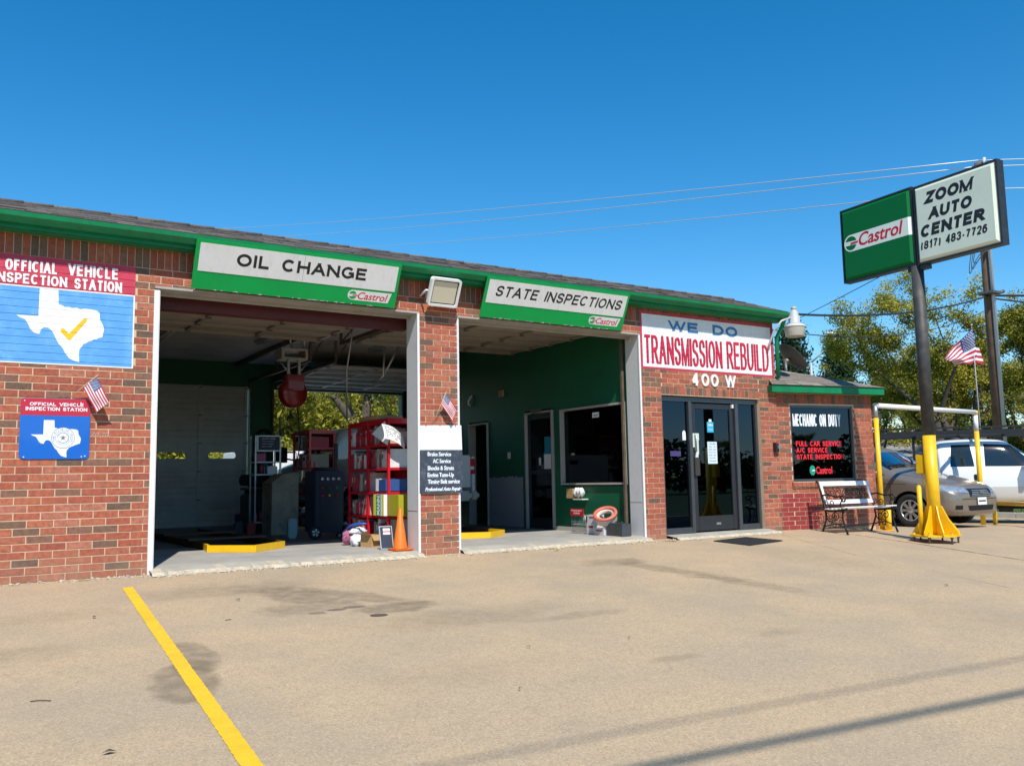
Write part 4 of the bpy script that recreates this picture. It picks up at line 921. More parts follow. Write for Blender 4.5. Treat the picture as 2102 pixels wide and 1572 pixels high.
b = MB(); b.box((10.0, .077, 1.07), (10.06, .084, 1.27)); b.build('notice_sticker', mat('pink_sticker', (.72, .66, .72), .6), door)
hs = MB(); hs.box((10.30, .098, 1.62), (10.44, .1035, 1.79)); hs_ = hs.build('open_sign', mat('cyan_sign', (.03, .42, .62), .5), door)
text('sign_lettering', 'OPEN', ENT, 10.315, 1.72, .11, .035, .0038, M_paper, hs_, bold=.03); text('sign_lettering', 'Welcome', ENT, 10.32, 1.655, .10, .03, .0038, M_paper, hs_)
b = MB(); b.box((10.34, .097, 1.79), (10.40, .099, 1.83)); b.build('suction_hook', M_paper, hs_)
b = MB(); b.box((10.29, .098, 1.12), (10.50, .1035, 1.47)); pp = b.build('hours_notice', mat('pale_notice', (.62, .74, .80), .6), door)
for k, t in enumerate(('HOURS', 'Mon - Fri', '8:00 - 6:00', 'Saturday', '8:00 - 3:00', 'Sunday', 'Closed')): text('notice_lettering', t, ENT, 10.32, 1.425-k*.045, .15, .022, .0038, M_dsteel, pp)
b = MB(); b.box((11.72, -.06, 1.30), (11.80, 0, 1.46), M_black); b.box((11.755, -.09, 1.36), (11.82, -.04, 1.42), M_steel); b.box((11.74, -.065, 1.44), (11.80, -.03, 1.465), M_redink)
tag(b.build('door_bell_box', None, None), 'small black box with red top mounted on brick beside the right sidelight', 'bell box')

# doormat
b = MB()
mt = [(9.62, -.60), (10.45, -.47), (10.62, -1.05), (9.70, -1.22)]
for i in range(14):
    for j in range(8):
        def P_(s, t):
            x = (mt[0][0]*(1-s)+mt[1][0]*s)*(1-t)+(mt[3][0]*(1-s)+mt[2][0]*s)*t; y = (mt[0][1]*(1-s)+mt[1][1]*s)*(1-t)+(mt[3][1]*(1-s)+mt[2][1]*s)*t; return (x, y)
        c = [P_(i/14, j/8), P_((i+.8)/14, j/8), P_((i+.8)/14, (j+.8)/8), P_(i/14, (j+.8)/8)]
        b.prism([(0,0)], lambda a, b_, c_: Vector(), 0, 0) if False else None
        vs = [b.bm.verts.new((x, y, gz(x,y)+.006)) for x, y in c]; vt = [b.bm.verts.new((x, y, gz(x,y)+.016)) for x, y in c]
        b.bm.faces.new(vt)
        for k in range(4): b.bm.faces.new((vs[k], vs[(k+1)%4], vt[(k+1)%4], vt[k]))
vs = [b.bm.verts.new((x, y, gz(x,y)+.008)) for x, y in mt]; b.bm.faces.new(vs)
tag(b.build('doormat', M_rubber), 'black rubber mat lying on the concrete in front of the glass entrance', 'doormat')

# ------------------------------------------------------------------ annex
AO = Vector((11.875, .02, 0)); AA = rad(10); AD = Vector((math.cos(AA), -math.sin(AA), 0)); AN = Vector((-math.sin(AA), -math.cos(AA), 0))
ANX = Fr(AO, AD, (0,0,1))
annex = thing('annex', 'low brick annex with shingled hip roof and lettered window at the garage end', 'building', (12.9, 0, 0))
AW = 2.12
b = MB()
for (x0, x1, z0, z1) in [(0, .29, -.3, 2.32), (.29, 1.69, -.3, .80), (1.69, AW, -.3, 2.32), (.29, 1.69, 2.11, 2.32)]:
    b.prism([(x0, z0), (x1, z0), (x1, z1), (x0, z1)], ANX, -.25, -.007)
b.prism([(AW-.25, -.3), (AW-.007, -.3), (AW-.007, 2.3), (AW-.25, 2.3)], ANX, -5.0, -.25)
awall = b.build('wall', M_mortar, annex)
BRICKS = []
fill(0, .29, .62, 2.13); fill(0, .29, 0, .62, M_rowred); fill(.29, .80, 0, .62, M_rowred); fill(.80, 1.69, 0, .70); fill(.29, .80, .62, .70); fill(1.69, AW, 0, 2.13)
soldier(0, AW, 2.13, 2.30)
place_bricks(BRICKS, awall, ANX, 300, lambda q: -q[1])
BRICKS = []; b = MB(); n_ = 16
for k in range(n_):
    w_ = (1.69+.06-.25)/n_; x = .25+k*w_; b.prism([(x+.003, .715), (x+w_-.003, .715), (x+w_-.003, .79), (x+.003, .79)], ANX, -.06, .035, random.choice(BR[:6]))
b.build('window_ledge', None, annex)
# side wall bricks
SW = Fr(ANX(AW, 0, 0), AN*-1, (0,0,1)); 
fill(0, 4.5, -.15, 2.13); q = MB()
for (x0, x1, z0, z1, m_) in BRICKS: q.prism([(x0, z0), (x1, z0), (x1, z1), (x0, z1)], SW, -.05, 0, m_)
stuff(q.build('brick_courses', None, awall))
b = MB(); fw = .045
for (x0, x1, z0, z1) in [(.29, 1.69, .80, .845), (.29, 1.69, 2.07, 2.11), (.29, .33, .845, 2.07), (1.65, 1.69, .845, 2.07)]: b.prism([(x0, z0), (x1, z0), (x1, z1), (x0, z1)], ANX, -.09, -.035)
awf = b.build('window_frame', M_frame, annex)
b = MB(); b.prism([(.33, .845), (1.65, .845), (1.65, 2.07), (.33, 2.07)], ANX, -.065, -.06); b.build('pane', M_tint, awf)
# black sheet behind the pane, painted for the unlit room
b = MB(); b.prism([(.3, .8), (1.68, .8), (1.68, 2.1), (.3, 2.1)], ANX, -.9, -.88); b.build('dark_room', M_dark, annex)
WO = -.0588
M_wl = mat('window_white_lettering', (.80, .82, .85), .5); M_rl = mat('window_red_lettering', (.75, .02, .035), .5)
block('window_lettering', 'MECHANIC ON DUTY', ANX, .385, 1.75, 1.06, .21, WO, M_wl, awf, sw=.16, lw=.12, gap=.07)
block('window_lettering', '\u2022FULL CAR SERVICE', ANX, .40, 1.405, 1.05, .088, WO, M_rl, awf, sw=.22, gap=.10)
block('window_lettering', '\u2022A/C SERVICE', ANX, .40, 1.292, .72, .088, WO, M_rl, awf, sw=.22, gap=.10)
block('window_lettering', '\u2022STATE INSPECTION', ANX, .40, 1.178, 1.08, .088, WO, M_rl, awf, sw=.22, gap=.10)
b = MB(); b.prism([(.76+.062*math.cos(rad(t))*1.0, .99+.085*math.sin(rad(t))) for t in range(0, 360, 15)], ANX, WO-.001, WO); b.build('window_roundel', mat('sea_green', (.01, .30, .18), .5), awf)
b = MB(); b.prism([(.75, .975), (.81, .98), (.81, 1.0), (.76, .998)], ANX, WO+.0005, WO+.0015); b.build('roundel_bar', M_wl, awf)
text('window_lettering', 'Castrol', ANX, .835, .925, .36, .13, WO, M_rl, awf, bold=.03)
# roof of annex
b = MB(); ov = .185
b.prism([(-.22, 2.305), (AW+.14, 2.305), (AW+.14, 2.42), (-.22, 2.42)], ANX, ov-.02, ov); b.prism([(-.22, 2.305), (-.20, 2.305), (-.20, 2.42), (-.22, 2.42)], ANX, .02, ov-.02)
b.prism([(AW+.12, 2.305), (AW+.14, 2.305), (AW+.14, 2.42), (AW+.12, 2.42)], ANX, -5, ov-.02)
b.prism([(-.20, 2.312), (AW+.12, 2.312), (AW+.12, 2.325), (-.20, 2.325)], ANX, -.2, ov-.02)
b.build('fascia', M_green, annex)
E1, E2 = ANX(-.24, 2.425, ov+.02), ANX(AW+.17, 2.425, ov+.02); E3 = ANX(AW+.17, 2.425, -5); AP = Vector((12.05, .62, 2.84)); AP2 = AP + Vector((0, 4.2, 0)); E0 = Vector((11.87, .0, 2.50))
b = MB(); b.face([E1, E2, AP, Vector((11.88, .25, 2.70))]); b.face([E2, E3, AP2, AP])
aroof = b.build('roof', M_shingle[1], annex, recalc=False)
b = MB()
def shingle_plane(A, Bp, C, D, rows, m_list):
    """A-B eave, D-C top edge"""
    nrm = (Bp-A).cross(D-A).normalized()
    if nrm.z < 0: nrm = -nrm
    for k in range(rows):
        t0, t1 = k/rows, (k+1.2)/rows
        L0, R0 = A.lerp(D, t0), Bp.lerp(C, t0); L1, R1 = A.lerp(D, min(t1,1)), Bp.lerp(C, min(t1,1)); n_ = max(1, int((R0-L0).length/.26)); off = random.random()/n_
        for i in range(n_+1):
            s0, s1 = max(0, (i-1)/n_+off), min(1, i/n_+off-.006)
            if s1 <= s0: continue
            th = random.choice([.008, .012, .016]); m_ = random.choice(m_list)
            b.face([L0.lerp(R0, s0)+nrm*th, L0.lerp(R0, s1)+nrm*th, L1.lerp(R1, s1)+nrm*.004, L1.lerp(R1, s0)+nrm*.004], m_)
            b.face([L0.lerp(R0, s0), L0.lerp(R0, s1), L0.lerp(R0, s1)+nrm*th, L0.lerp(R0, s0)+nrm*th], m_)
SH2 = [mat('tan_shingle_%s' % 'ab'[i], c, .95, var=.25, scale=40) for i, c in enumerate([(.27, .235, .19), (.21, .18, .15)])]
shingle_plane(E1, E2, AP, Vector((11.88, .25, 2.70)), 9, SH2); shingle_plane(E2, E3, AP2, AP, 9, SH2)
stuff(b.build('shingle', None, aroof, recalc=False))

# dusk to dawn lamp
lp = thing('yard_lamp', 'white bucket shaped yard lamp on a curved conduit at the right end of the gutter', 'light', (12.05, -.3, 3.2))
c = Vector((12.06, -.3, 0))
b = MB(); b.lathe([(0.001, 3.70), (.05, 3.70), (.05, 3.67), (.072, 3.665), (.072, 3.60), (.095, 3.595), (.095, 3.47), (.13, 3.455)], c, (0,0,1), 20); b.build('lamp_head', mat('lamp_grey', (.50, .51, .52), .5, metal=.2), lp)
b = MB(); b.lathe([(.12, 3.455), (.176, 3.435), (.183, 3.41), (.18, 3.40)], c, (0,0,1), 24); b.build('lamp_rim', mat('lamp_rim_grey', (.6, .6, .6), .5), lp)
b = MB(); b.lathe([(.172, 3.40), (.155, 3.25), (.15, 3.24), (.14, 3.24)], c, (0,0,1), 24); b.lathe([(.0, 3.26), (.14, 3.24)], c, (0,0,1), 24); b.build('lamp_refractor', mat('lamp_bowl', (.46, .43, .36), .35, coat=.3), lp)
b = MB(); b.tube([(11.70, -.02, 3.02), (11.70, -.06, 3.15), (11.72, -.16, 3.36), (11.80, -.25, 3.50), (11.97, -.3, 3.56)], .018, 10); b.build('lamp_arm', mat('conduit_grey', (.5, .52, .52), .5, metal=.3), lp)
b = MB(); b.lathe([(.03, 3.70), (.045, 3.71), (.045, 3.75), (.0, 3.76)], c, (0,0,1), 14); b.build('photocell', mat('photocell_tan', (.45, .45, .3), .5), lp)

# satellite dish
ds = thing('satellite_dish', 'grey satellite dish seen edge on, standing on the annex roof behind the yard lamp', 'satellite dish', (12.55, .35, 2.62))
b = MB(); o_ = Vector((12.86, .45, 3.02)); dn_ = Vector((.62, -.28, .62)).normalized()
side_ = dn_.orthogonal()
b.lathe([(.001, -.06), (.12, -.05), (.22, -.02), (.31, .03), (.315, .032), (.31, .036), (.22, -.012), (.12, -.042), (.001, -.052)], o_, dn_, 28); b.build('dish_reflector', mat('dish_grey', (.13, .12, .11), .5), ds)
b = MB(); b.tube([(12.62, .38, 2.60), (12.63, .40, 2.95)], .028, 10, M_dsteel); b.tube([(12.63, .40, 2.95), o_-dn_*.05], .03, 8, mat('dish_tan', (.36, .3, .24), .6)); b.box((12.55, .3, 2.56), (12.70, .45, 2.62), M_dsteel); b.build('dish_mast', None, ds)
b = MB(); b.tube([o_-dn_*.03+Vector((.0,-.1,-.26)), o_+dn_*.30+Vector((0,-.05,-.22))], .012, 6); b.lathe([(.0, 0), (.03, .0), (.03, .08), (0, .1)], o_+dn_*.28+Vector((0,-.05,-.2)), -dn_, 10); b.build('dish_feed_arm', M_dsteel, ds)
# ------------------------------------------------------------------ service pits
def pit(root_label, pts, x0, x1, y0, y1):
    root = thing('service_pit', root_label, 'service pit', ((x0+x1)/2, y0, .06), 'yellow edged service pits')
    b = MB(); P = pts
    sideb = MB(); front = b
    for k in range(len(P)-1):
        b = sideb if k in (0, len(P)-2) else front
        p, q = Vector(P[k]), Vector(P[k+1]); d = (q-p).normalized(); n_ = Vector((-d.y, d.x))*.02
        vs = [(p+n_, .06), (q+n_, .06), (q-n_, .06), (p-n_, .06)]
        lo = [b.bm.verts.new((v.x, v.y, .062)) for v, z in vs]; hi = [b.bm.verts.new((v.x, v.y, .15)) for v, z in vs]
        b.bm.faces.new(hi); 
        for i in range(4): b.bm.faces.new((lo[i], lo[(i+1)%4], hi[(i+1)%4], hi[i]))
    front.build('pit_curb', M_yellow, root); sideb.build('pit_side_rail', mat('oily_yellow_rail', (.13, .065, .015), .6, var=.3, scale=5), root)  # side rails dark brown, front curb yellow
    b = MB(); b.box((x0, y0+.4, .061), (x1, y1, .066)); b.build('pit_cover', mat('oily_dark_board', (.03, .022, .015), .6, var=.3, scale=4), root)  # dark sheet on the slab stands in for the open pit's gloom
    for y in (y0+1.3, y0+2.9):
        b = MB(); b.box((x0-.1, y, .155), (x1+.1, y+.25, .18)); b.build('plank', mat('oily_plank', (.12, .07, .04), .7, var=.2), root)
pit('yellow angled steel curb round the service pit in the wider left bay', [(3.05, 6.6), (3.05, 2.35), (2.98, 1.85), (3.44, 1.40), (3.99, 1.90), (3.99, 6.6)], 3.07, 3.97, 1.6, 6.6)
pit('yellow angled steel curb round the service pit in the right bay behind the pier', [(6.42, 6.6), (6.42, 1.95), (6.52, 1.62), (7.0, 1.42), (7.45, 1.75), (7.47, 2.2), (7.47, 6.6)], 6.44, 7.45, 1.8, 6.6)

# ------------------------------------------------------------------ red shelving
def red_shelf(label, x0, x1, y0, y1, z1, levels, nposts):
    root = thing('metal_shelf', label, 'shelf', ((x0+x1)/2, (y0+y1)/2, .06), 'red metal shelves in the left bay')
    for i in range(nposts):
        y = y0+(y1-y0-.035)*i/(nposts-1)
        for x in (x0, x1-.035):
            b = MB(); b.box((x, y, .06), (x+.004, y+.035, z1), M_redpaint); b.box((x+.004, y, .06), (x+.035, y+.004, z1), M_redpaint)
            if x == x0:
                for k in range(int((z1-.1)/.05)): b.box((x-.0012, y+.013, .10+k*.05), (x, y+.022, .116+k*.05), M_inkdark)
            b.build('post', None, root)
    for z in levels:
        b = MB(); b.box((x0+.005, y0+.006, z-(.035 if z < z1 else .07)), (x1-.005, y1-.002, z)); b.build('shelf_board', M_redpaint, root)
    b = MB(); b.box((x1-.003, y0+.004, levels[0]+.001), (x1-.001, y1, levels[-1]-.04)); b.build('back_panel', M_redpaint, root)
    return root
LV = [.14, .46, .79, 1.12, 1.45, 1.80]
red_shelf('tall red perforated shelf crammed with filter boxes just inside the wider left bay', 5.15, 5.62, 1.05, 2.45, 1.80, LV, 3)
red_shelf('smaller red shelf standing deeper in the left bay behind the tool cabinet', 5.42, 5.90, 4.85, 5.70, 1.86, [.2, .75, 1.2, 1.55, 1.86], 2)
BOXC = [mat('filter_box_%s' % 'abcdefg'[i], c, .6, var=.1, scale=20) for i, c in enumerate([(.62, .60, .55), (.55, .03, .05), (.35, .30, .24), (.70, .70, .70), (.42, .05, .08), (.18, .17, .18), (.5, .38, .3)])]
names5 = ['bottom', 'second', 'third', 'fourth', 'top']
BCN = dict(zip([q.name for q in BOXC], ['cream', 'bright red', 'brown', 'white', 'crimson', 'charcoal', 'tan']))
def fbox(x0, x1, y0, y1, z0, z1, m_, label, grp, lean=0, loc='box'):
    cn_ = BCN[m_.name]; tall = 'taller' if z1-z0 > .225 else ('short' if z1-z0 < .195 else 'medium'); side = 'front' if y1 < 1.45 else ('middle' if y1 < 1.95 else 'rear')
    if label is None: label = '%s %s filter box on the %s level, %s part, of the tall red shelf' % (tall, cn_, grp.split(' the ')[1].split(' level')[0], side)
    else: label = '%s carton on the %s level of the smaller red shelf, %s' % (cn_, ['bottom', 'second', 'third', 'top'][int(label[1])], 'nearest its front post' if y0 < 5.0 else 'near the front' if y0 < 5.2 else 'near the rear' if y0 < 5.4 else 'at its rear end')
    b = MB(); M = Matrix.Translation((x0, (y0+y1)/2, z0)) @ Matrix.Rotation(lean, 4, 'X')
    b.box((0, -(y1-y0)/2, 0), (x1-x0, (y1-y0)/2, z1-z0), m_, M)
    b.box((-.0015, -(y1-y0)/2*.7, (z1-z0)*.55), (0, (y1-y0)/2*.7, (z1-z0)*.85), random.choice([M_paper, M_redink, M_navy, M_card]), M)
    o = b.build(loc, None, None); return tag(o, label, 'box', grp)
for li in range(5):
    y = 2.38
    while y > 1.12:
        w = random.uniform(.028, .075); h = random.uniform(.17, .27)
        if abs(y-1.75) < .05: y -= .07; continue
        if (li in (1, 2) and y < 1.72) or random.random() < .12: y -= w; continue
        fbox(5.17+random.uniform(0, .04), 5.52, y-w, y, LV[li]+.002, LV[li]+.002+h, random.choice(BOXC), None, 'filter boxes packed on the %s level of the tall red shelf' % names5[li], random.choice([0, 0, 0, .06]))
        y -= w+.004
for li, z in enumerate([.2, .75, 1.2, 1.55]):
    for k in range(4):
        fbox(5.44, 5.8, 4.9+k*.19, 5.06+k*.19, z+.002, z+.2+random.uniform(-.05, .08), random.choice(BOXC[2:]), 'S%d' % li, 'cartons on the smaller red shelf')
# green, white and yellow box with upright lettering, olive box, blue box, posters
SHF = Fr((5.15, 0, 0), (0, -1, 0), (0, 0, 1))
r_ = thing('filter_box', 'yellow and white filter box with green MANN band jutting from the tall red shelf', 'box', (5.2, 1.25, .46))
b = MB(); b.box((5.10, 1.075, .465), (5.45, 1.42, .755), M_paper); b.build('box_body', None, r_)
b = MB(); b.box((5.0975, 1.18, .467), (5.0995, 1.33, .753)); b.build('green_band', mat('box_green', (.01, .33, .16), .5), r_)
b = MB(); b.box((5.0975, 1.335, .467), (5.0995, 1.415, .753)); b.box((5.0975, 1.08, .467), (5.0995, 1.13, .753)); b.build('yellow_band', mat('box_yellow', (.80, .70, .05), .5), r_)
text('box_lettering', 'MANN', Fr((5.097, 1.20, .475), (0, 0, 1), (0, 1, 0)), 0, 0, .26, .095, .0008, M_paper, r_, bold=.05)
for (y0, y1, z0, z1, col, nm, lab, catg) in [(.98, 1.01, .47, .75, (.42, .38, .02), 'olive_box', 'olive yellow box beside the lettered box at the end of the tall red shelf', 'box'),
      (1.08, 1.30, .80, .96, (.03, .08, .27), 'blue_box', 'blue and white carton on the third level of the tall red shelf', 'box')]:
    b = MB(); b.box((5.13, y0-.30 if nm == 'olive_box' else y0, z0), (5.45, y1, z1)); tag(b.build(nm, mat(nm, col, .5)), lab, catg)
b = MB(); b.box((5.15, 1.33, .80), (5.42, 1.45, .97)); tag(b.build('white_carton', M_paper), 'white carton next to the blue carton on the tall red shelf', 'box')
r_ = thing('leaning_poster', 'curled white printed poster leaning at the upper corner of the tall red shelf', 'poster', (5.1, .95, 1.5))
b = MB(); n = 10; PV = []
def poster_pt(s, t): return Vector((5.02+s*.30+.03*math.sin(t*2), .97-.05*math.sin(s*3)-.03*t, 1.71-.13*s+t*(-.20)+.02*math.sin(s*4)))
for i in range(n):
    for j in range(n): b.face([poster_pt(i/n, j/n), poster_pt((i+1)/n, j/n), poster_pt((i+1)/n, (j+1)/n), poster_pt(i/n, (j+1)/n)])
b.build('sheet', M_paper, r_, smooth=True, recalc=False)
b = MB()
for j in range(7):
    for i in range(12):
        if random.random() < .25: continue
        s0, t0 = .1+i*.07, .1+j*.12
        b.face([poster_pt(s0, t0)+Vector((0,-.003,0)), poster_pt(s0+.045, t0)+Vector((0,-.003,0)), poster_pt(s0+.045, t0+.05)+Vector((0,-.003,0)), poster_pt(s0, t0+.05)+Vector((0,-.003,0))])
b.build('printed_line', M_dsteel, r_, recalc=False)
b = MB(); b.face([(5.09, 1.45, 1.60), (5.12, 1.00, 1.42), (5.14, .98, 1.50), (5.14, 1.12, 1.76)]); tag(b.build('folded_sheet', M_paper), 'white folded sheet poking out of the top level of the tall red shelf', 'paper')

# things on the slab in front of the shelf
def open_box(label, x, y, z, w, d, h, rz, m_, flaps=True):
    r_ = thing('cardboard_box', label, 'box', (0, 0, 0)); M = Matrix.Translation((x, y, z)) @ Matrix.Rotation(rz, 4, 'Z')
    b = MB(); t = .006
    b.box((-w/2, -d/2, 0), (w/2, d/2, t), m_, M); b.box((-w/2, -d/2, t), (-w/2+t, d/2, h), m_, M); b.box((w/2-t, -d/2, t), (w/2, d/2, h), m_, M); b.box((-w/2+t, -d/2, t), (w/2-t, -d/2+t, h), m_, M); b.box((-w/2+t, d/2-t, t), (w/2-t, d/2, h), m_, M)
    b.build('carton', None, r_)
    if flaps:
        b = MB(); b.face([M @ Vector(p) for p in ((-w/2, -d/2, h), (w/2, -d/2, h), (w/2, -d/2-.04, h-.08), (-w/2, -d/2-.05, h-.07))], m_); b.face([M @ Vector(p) for p in ((-w/2, -d/2, h), (-w/2, d/2, h), (-w/2-.06, d/2, h+.03), (-w/2-.06, -d/2, h+.03))], m_)
        b.build('flap', None, r_, recalc=False)
    return r_
open_box('open brown cardboard box on the slab in front of the tall red shelf', 4.97, 1.15, .06, .24, .22, .16, .3, M_card)
b = MB()
def blob(b, c, r, sc, n=14, m=None, seed=0, amp=.18):
    rng = random.Random(seed); ph = [rng.uniform(0, 6) for _ in range(6)]
    V = []
    for i in range(n+1):
        th = math.pi*i/n; row = []
        for j in range(n*2):
            p_ = math.pi*j/n; k = 1+amp*(math.sin(3*p_+ph[0])*math.sin(2*th+ph[1])+.6*math.sin(7*p_+ph[2]+3*th)+.5*math.sin(11*th+ph[3]+2*p_))
            row.append(b.bm.verts.new((c[0]+r*sc[0]*k*math.sin(th)*math.cos(p_), c[1]+r*sc[1]*k*math.sin(th)*math.sin(p_), max(c[2]+r*sc[2]*k*math.cos(th), .062))))
        V.append(row)
    for i in range(n):
        for j in range(n*2):
            fc = b.bm.faces.new((V[i][j], V[i][(j+1) % (n*2)], V[i+1][(j+1) % (n*2)], V[i+1][j])); fc.material_index = b.mi(m); fc.smooth = True
b = MB(); blob(b, (4.84, 1.38, .13), .09, (1, 1, .9), m=mat('white_plastic_bag', (.75, .76, .80), .4, coat=.3), seed=3); blob(b, (4.93, 1.55, .25), .08, (1.5, .8, .6), m=MATS['white_plastic_bag'], seed=5)
tag(b.build('plastic_bag', None, recalc=False), 'crumpled white plastic bag heaped left of the open cardboard box', 'bag')
b = MB(); blob(b, (4.86, 1.66, .16), .10, (1.1, 1, 1), m=mat('pink_rag', (.45, .14, .25), .8), seed=8); tag(b.build('pink_rag', None, recalc=False), 'dull pink rag under the white plastic bag on the slab', 'rag')
b = MB(); b.tube([(4.80, 1.75, .25), (4.84, 1.6, .33), (4.90, 1.45, .36), (4.97, 1.35, .36)], [.012, .02, .018, .01], 8, mat('blue_wrap', (.02, .10, .50), .4, coat=.3)); tag(b.build('blue_wrapper', None), 'bright blue plastic wrapper lying over the white bag', 'wrapper')
b = MB(); b.box((5.03, .68, .062), (5.18, 1.0, .16)); tag(b.build('red_case', M_rowred, bevel=.008), 'low red case on the slab between cardboard box and orange cone', 'case')
cn = thing('traffic_cone', 'bright orange traffic cone on the slab beside the left bay opening', 'cone', (4.93, .30, .06))
b = MB(); b.lathe([(.095, .03), (.088, .05), (.020, .52), (.016, .525), (.010, .52)], (4.955, .27, .06), (0,0,1), 24); b.build('cone_body', M_orange, cn, recalc=False)
b = MB(); b.box((4.83, .14, .062), (5.08, .40, .085)); b.build('cone_base', M_orange, cn, bevel=.012)
sg = thing('floor_sign', 'small dark leaning floor sign with white label left of the orange cone', 'sign', (4.83, .55, .06))
SGF = Fr((4.80, .52, .065), (.96, -.28, 0), (.0, .22, .97)); b = MB(); b.prism([(0, 0), (.17, 0), (.17, .30), (0, .30)], SGF, -.01, 0); b.build('sign_panel', M_navy, sg)
b = MB()
for q in ((0, 0, .17, .012), (0, .288, .17, .30), (0, .012, .012, .288), (.158, .012, .17, .288)): b.prism([(q[0], q[1]), (q[2], q[1]), (q[2], q[3]), (q[0], q[3])], SGF, .0, .006)
b.build('sign_frame', M_steel, sg)
b = MB(); b.prism([(.05, .19), (.14, .19), (.14, .27), (.05, .27)], SGF, .001, .003, M_paper); b.prism([(.05, .22), (.14, .22), (.14, .235), (.05, .235)], SGF, .0035, .004, M_redink); b.build('label', None, sg)
# tool cabinet
tc = thing('tool_cabinet', 'dark blue wheeled test cabinet with gauges in the left bay behind the red shelf', 'cabinet', (5.1, 3.4, .06))
b = MB(); b.box((4.93, 3.22, .16), (5.40, 3.70, 1.12), M_navy); b.build('cabinet_body', None, tc, bevel=.015)
for z0, z1 in ((.24, .55), (.58, .66), (.69, .77), (.80, .90)):
    b = MB(); b.box((5.0, 3.207, z0), (5.37, 3.219, z1), mat('charcoal_drawer', (.02, .022, .028), .4)); b.build('drawer', None, tc, bevel=.004)
for i in range(4):
    b = MB(); b.lathe([(0, .015), (.028, .012), (.032, 0)], (5.04+i*.09, 3.207, .99), (0, -1, 0), 14); b.build('gauge', random.choice([M_steel, M_trim]), tc)
for i, m_ in enumerate((M_redink, MATS['chalkboard'], MATS['box_green'], M_redink, M_yellow, M_redink)):
    b = MB(); b.lathe([(0, .03), (.018, .025), (.018, 0)], (5.03+(i % 3)*.12, 3.206, .85 if i < 3 else .73), (0, -1, 0), 10); b.build('knob', m_, tc)
b = MB(); b.box((5.0, 3.28, 1.13), (5.3, 3.6, 1.17), M_blackmetal); b.box((5.28, 3.3, 1.12), (5.33, 3.35, 1.55), M_blackmetal); b.build('top_tray', None, tc)
def small_wheel(parent, c, r, w, axis=(0, -1, 0)):
    b = MB(); b.lathe([(r*.6, 0), (r, 0), (r, w), (r*.6, w), (r*.6, 0)], c, axis, 24); wh = b.build('wheel', M_rubber, parent, recalc=True)
    b = MB(); b.lathe([(.0, w+.004), (r*.2, w+.004), (r*.22, w), (r*.6, w-.003)], c, axis, 24, M_dsteel); a = Vector(axis); s1 = a.orthogonal().normalized(); s2 = a.cross(s1)
    for k in range(5):
        t = 2*math.pi*k/5; d = s1*math.cos(t)+s2*math.sin(t); e = s1*math.cos(t+1.57)+s2*math.sin(t+1.57); o = Vector(c)+a*(w+.003)
        b.face([o+d*r*.12-e*r*.08, o+d*r*.12+e*r*.08, o+d*r*.58+e*r*.13, o+d*r*.58-e*r*.13], M_trim)
    b.build('rim', None, parent, recalc=False)
small_wheel(tc, (4.93, 3.24, .165), .10, .04); small_wheel(tc, (5.34, 3.27, .10), .045, .03)
b = MB(); b.box((4.68, 3.72, .062), (4.82, 3.86, .37)); tag(b.build('pale_jug', mat('pale_blue_jug', (.35, .48, .5), .5), bevel=.02), 'pale blue container on the floor left of the dark cabinet', 'container')
# plywood lectern
lt = thing('plywood_stand', 'stained plywood stand with sloping top deep in the left bay', 'stand', (4.95, 5, .06))
LF = Fr((4.78, 4.9, .06), (1, 0, 0), (0, 0, 1)); M_ply = mat('stained_plywood', (.33, .28, .21), .8, var=.25, scale=4, dirt=(.08, .06, .05), dscale=5, damt=.7)
b = MB(); b.prism([(0, 0), (.47, 0), (.47, 1.04), (.22, 1.02), (0, .86)], LF, -.02, 0); b.build('side_panel', M_ply, lt)
b = MB(); b.prism([(0, 0), (.47, 0), (.47, 1.04), (.22, 1.02), (0, .86)], LF, -.52, -.50); b.build('side_panel', M_ply, lt)
b = MB(); b.box((4.785, 4.925, .06), (4.80, 5.395, .90)); b.build('front_panel', M_ply, lt)
b = MB(); b.prism([(0, .865), (.22, 1.025), (.47, 1.045), (.47, 1.06), (.21, 1.04), (-.01, .88)], LF, -.53, .01); b.build('top', M_ply, lt)
# steel stand with framed board
st = thing('steel_cart', 'grey steel stand holding a framed dark notice, deep in the left bay', 'cart', (4.9, 5.2, .06))
b = MB()
for x in (4.66, 5.10):
    for y in (5.45, 5.75): b.box((x-.012, y-.012, .06), (x+.012, y+.012, 1.78))
b.build('stand_frame', M_steel, st)
for z in (.25, 1.08, 1.3):
    b = MB(); b.box((4.65, 5.44, z), (5.11, 5.76, z+.02)); b.build('shelf_board', M_steel, st)
b = MB(); b.box((4.68, 5.425, 1.50), (5.10, 5.437, 1.78), M_steel); b.box((4.70, 5.418, 1.52), (5.08, 5.424, 1.76), M_navy); b.build('framed_notice', None, st)
F3 = Fr((4.70, 5.417, 1.52), (1, 0, 0), (0, 0, 1))
for k in range(4): text('notice_lettering', ['AUTO SAFE', 'Texas Inspection', 'emission testing', 'open daily'][k], F3, .06, .19-k*.045, .24-.02*k, .022, .001, M_chalk, st)
b = MB(); b.box((4.88, 5.46, 1.10), (5.06, 5.7, 1.24)); tag(b.build('printer', M_trim, bevel=.01), 'pale printer on the steel stand below the framed notice', 'printer')
b = MB(); b.box((4.70, 5.5, 1.33), (4.86, 5.7, 1.46)); tag(b.build('pink_carton', MATS['pink_rag']), 'dull pink carton on the upper level of the steel stand', 'carton')
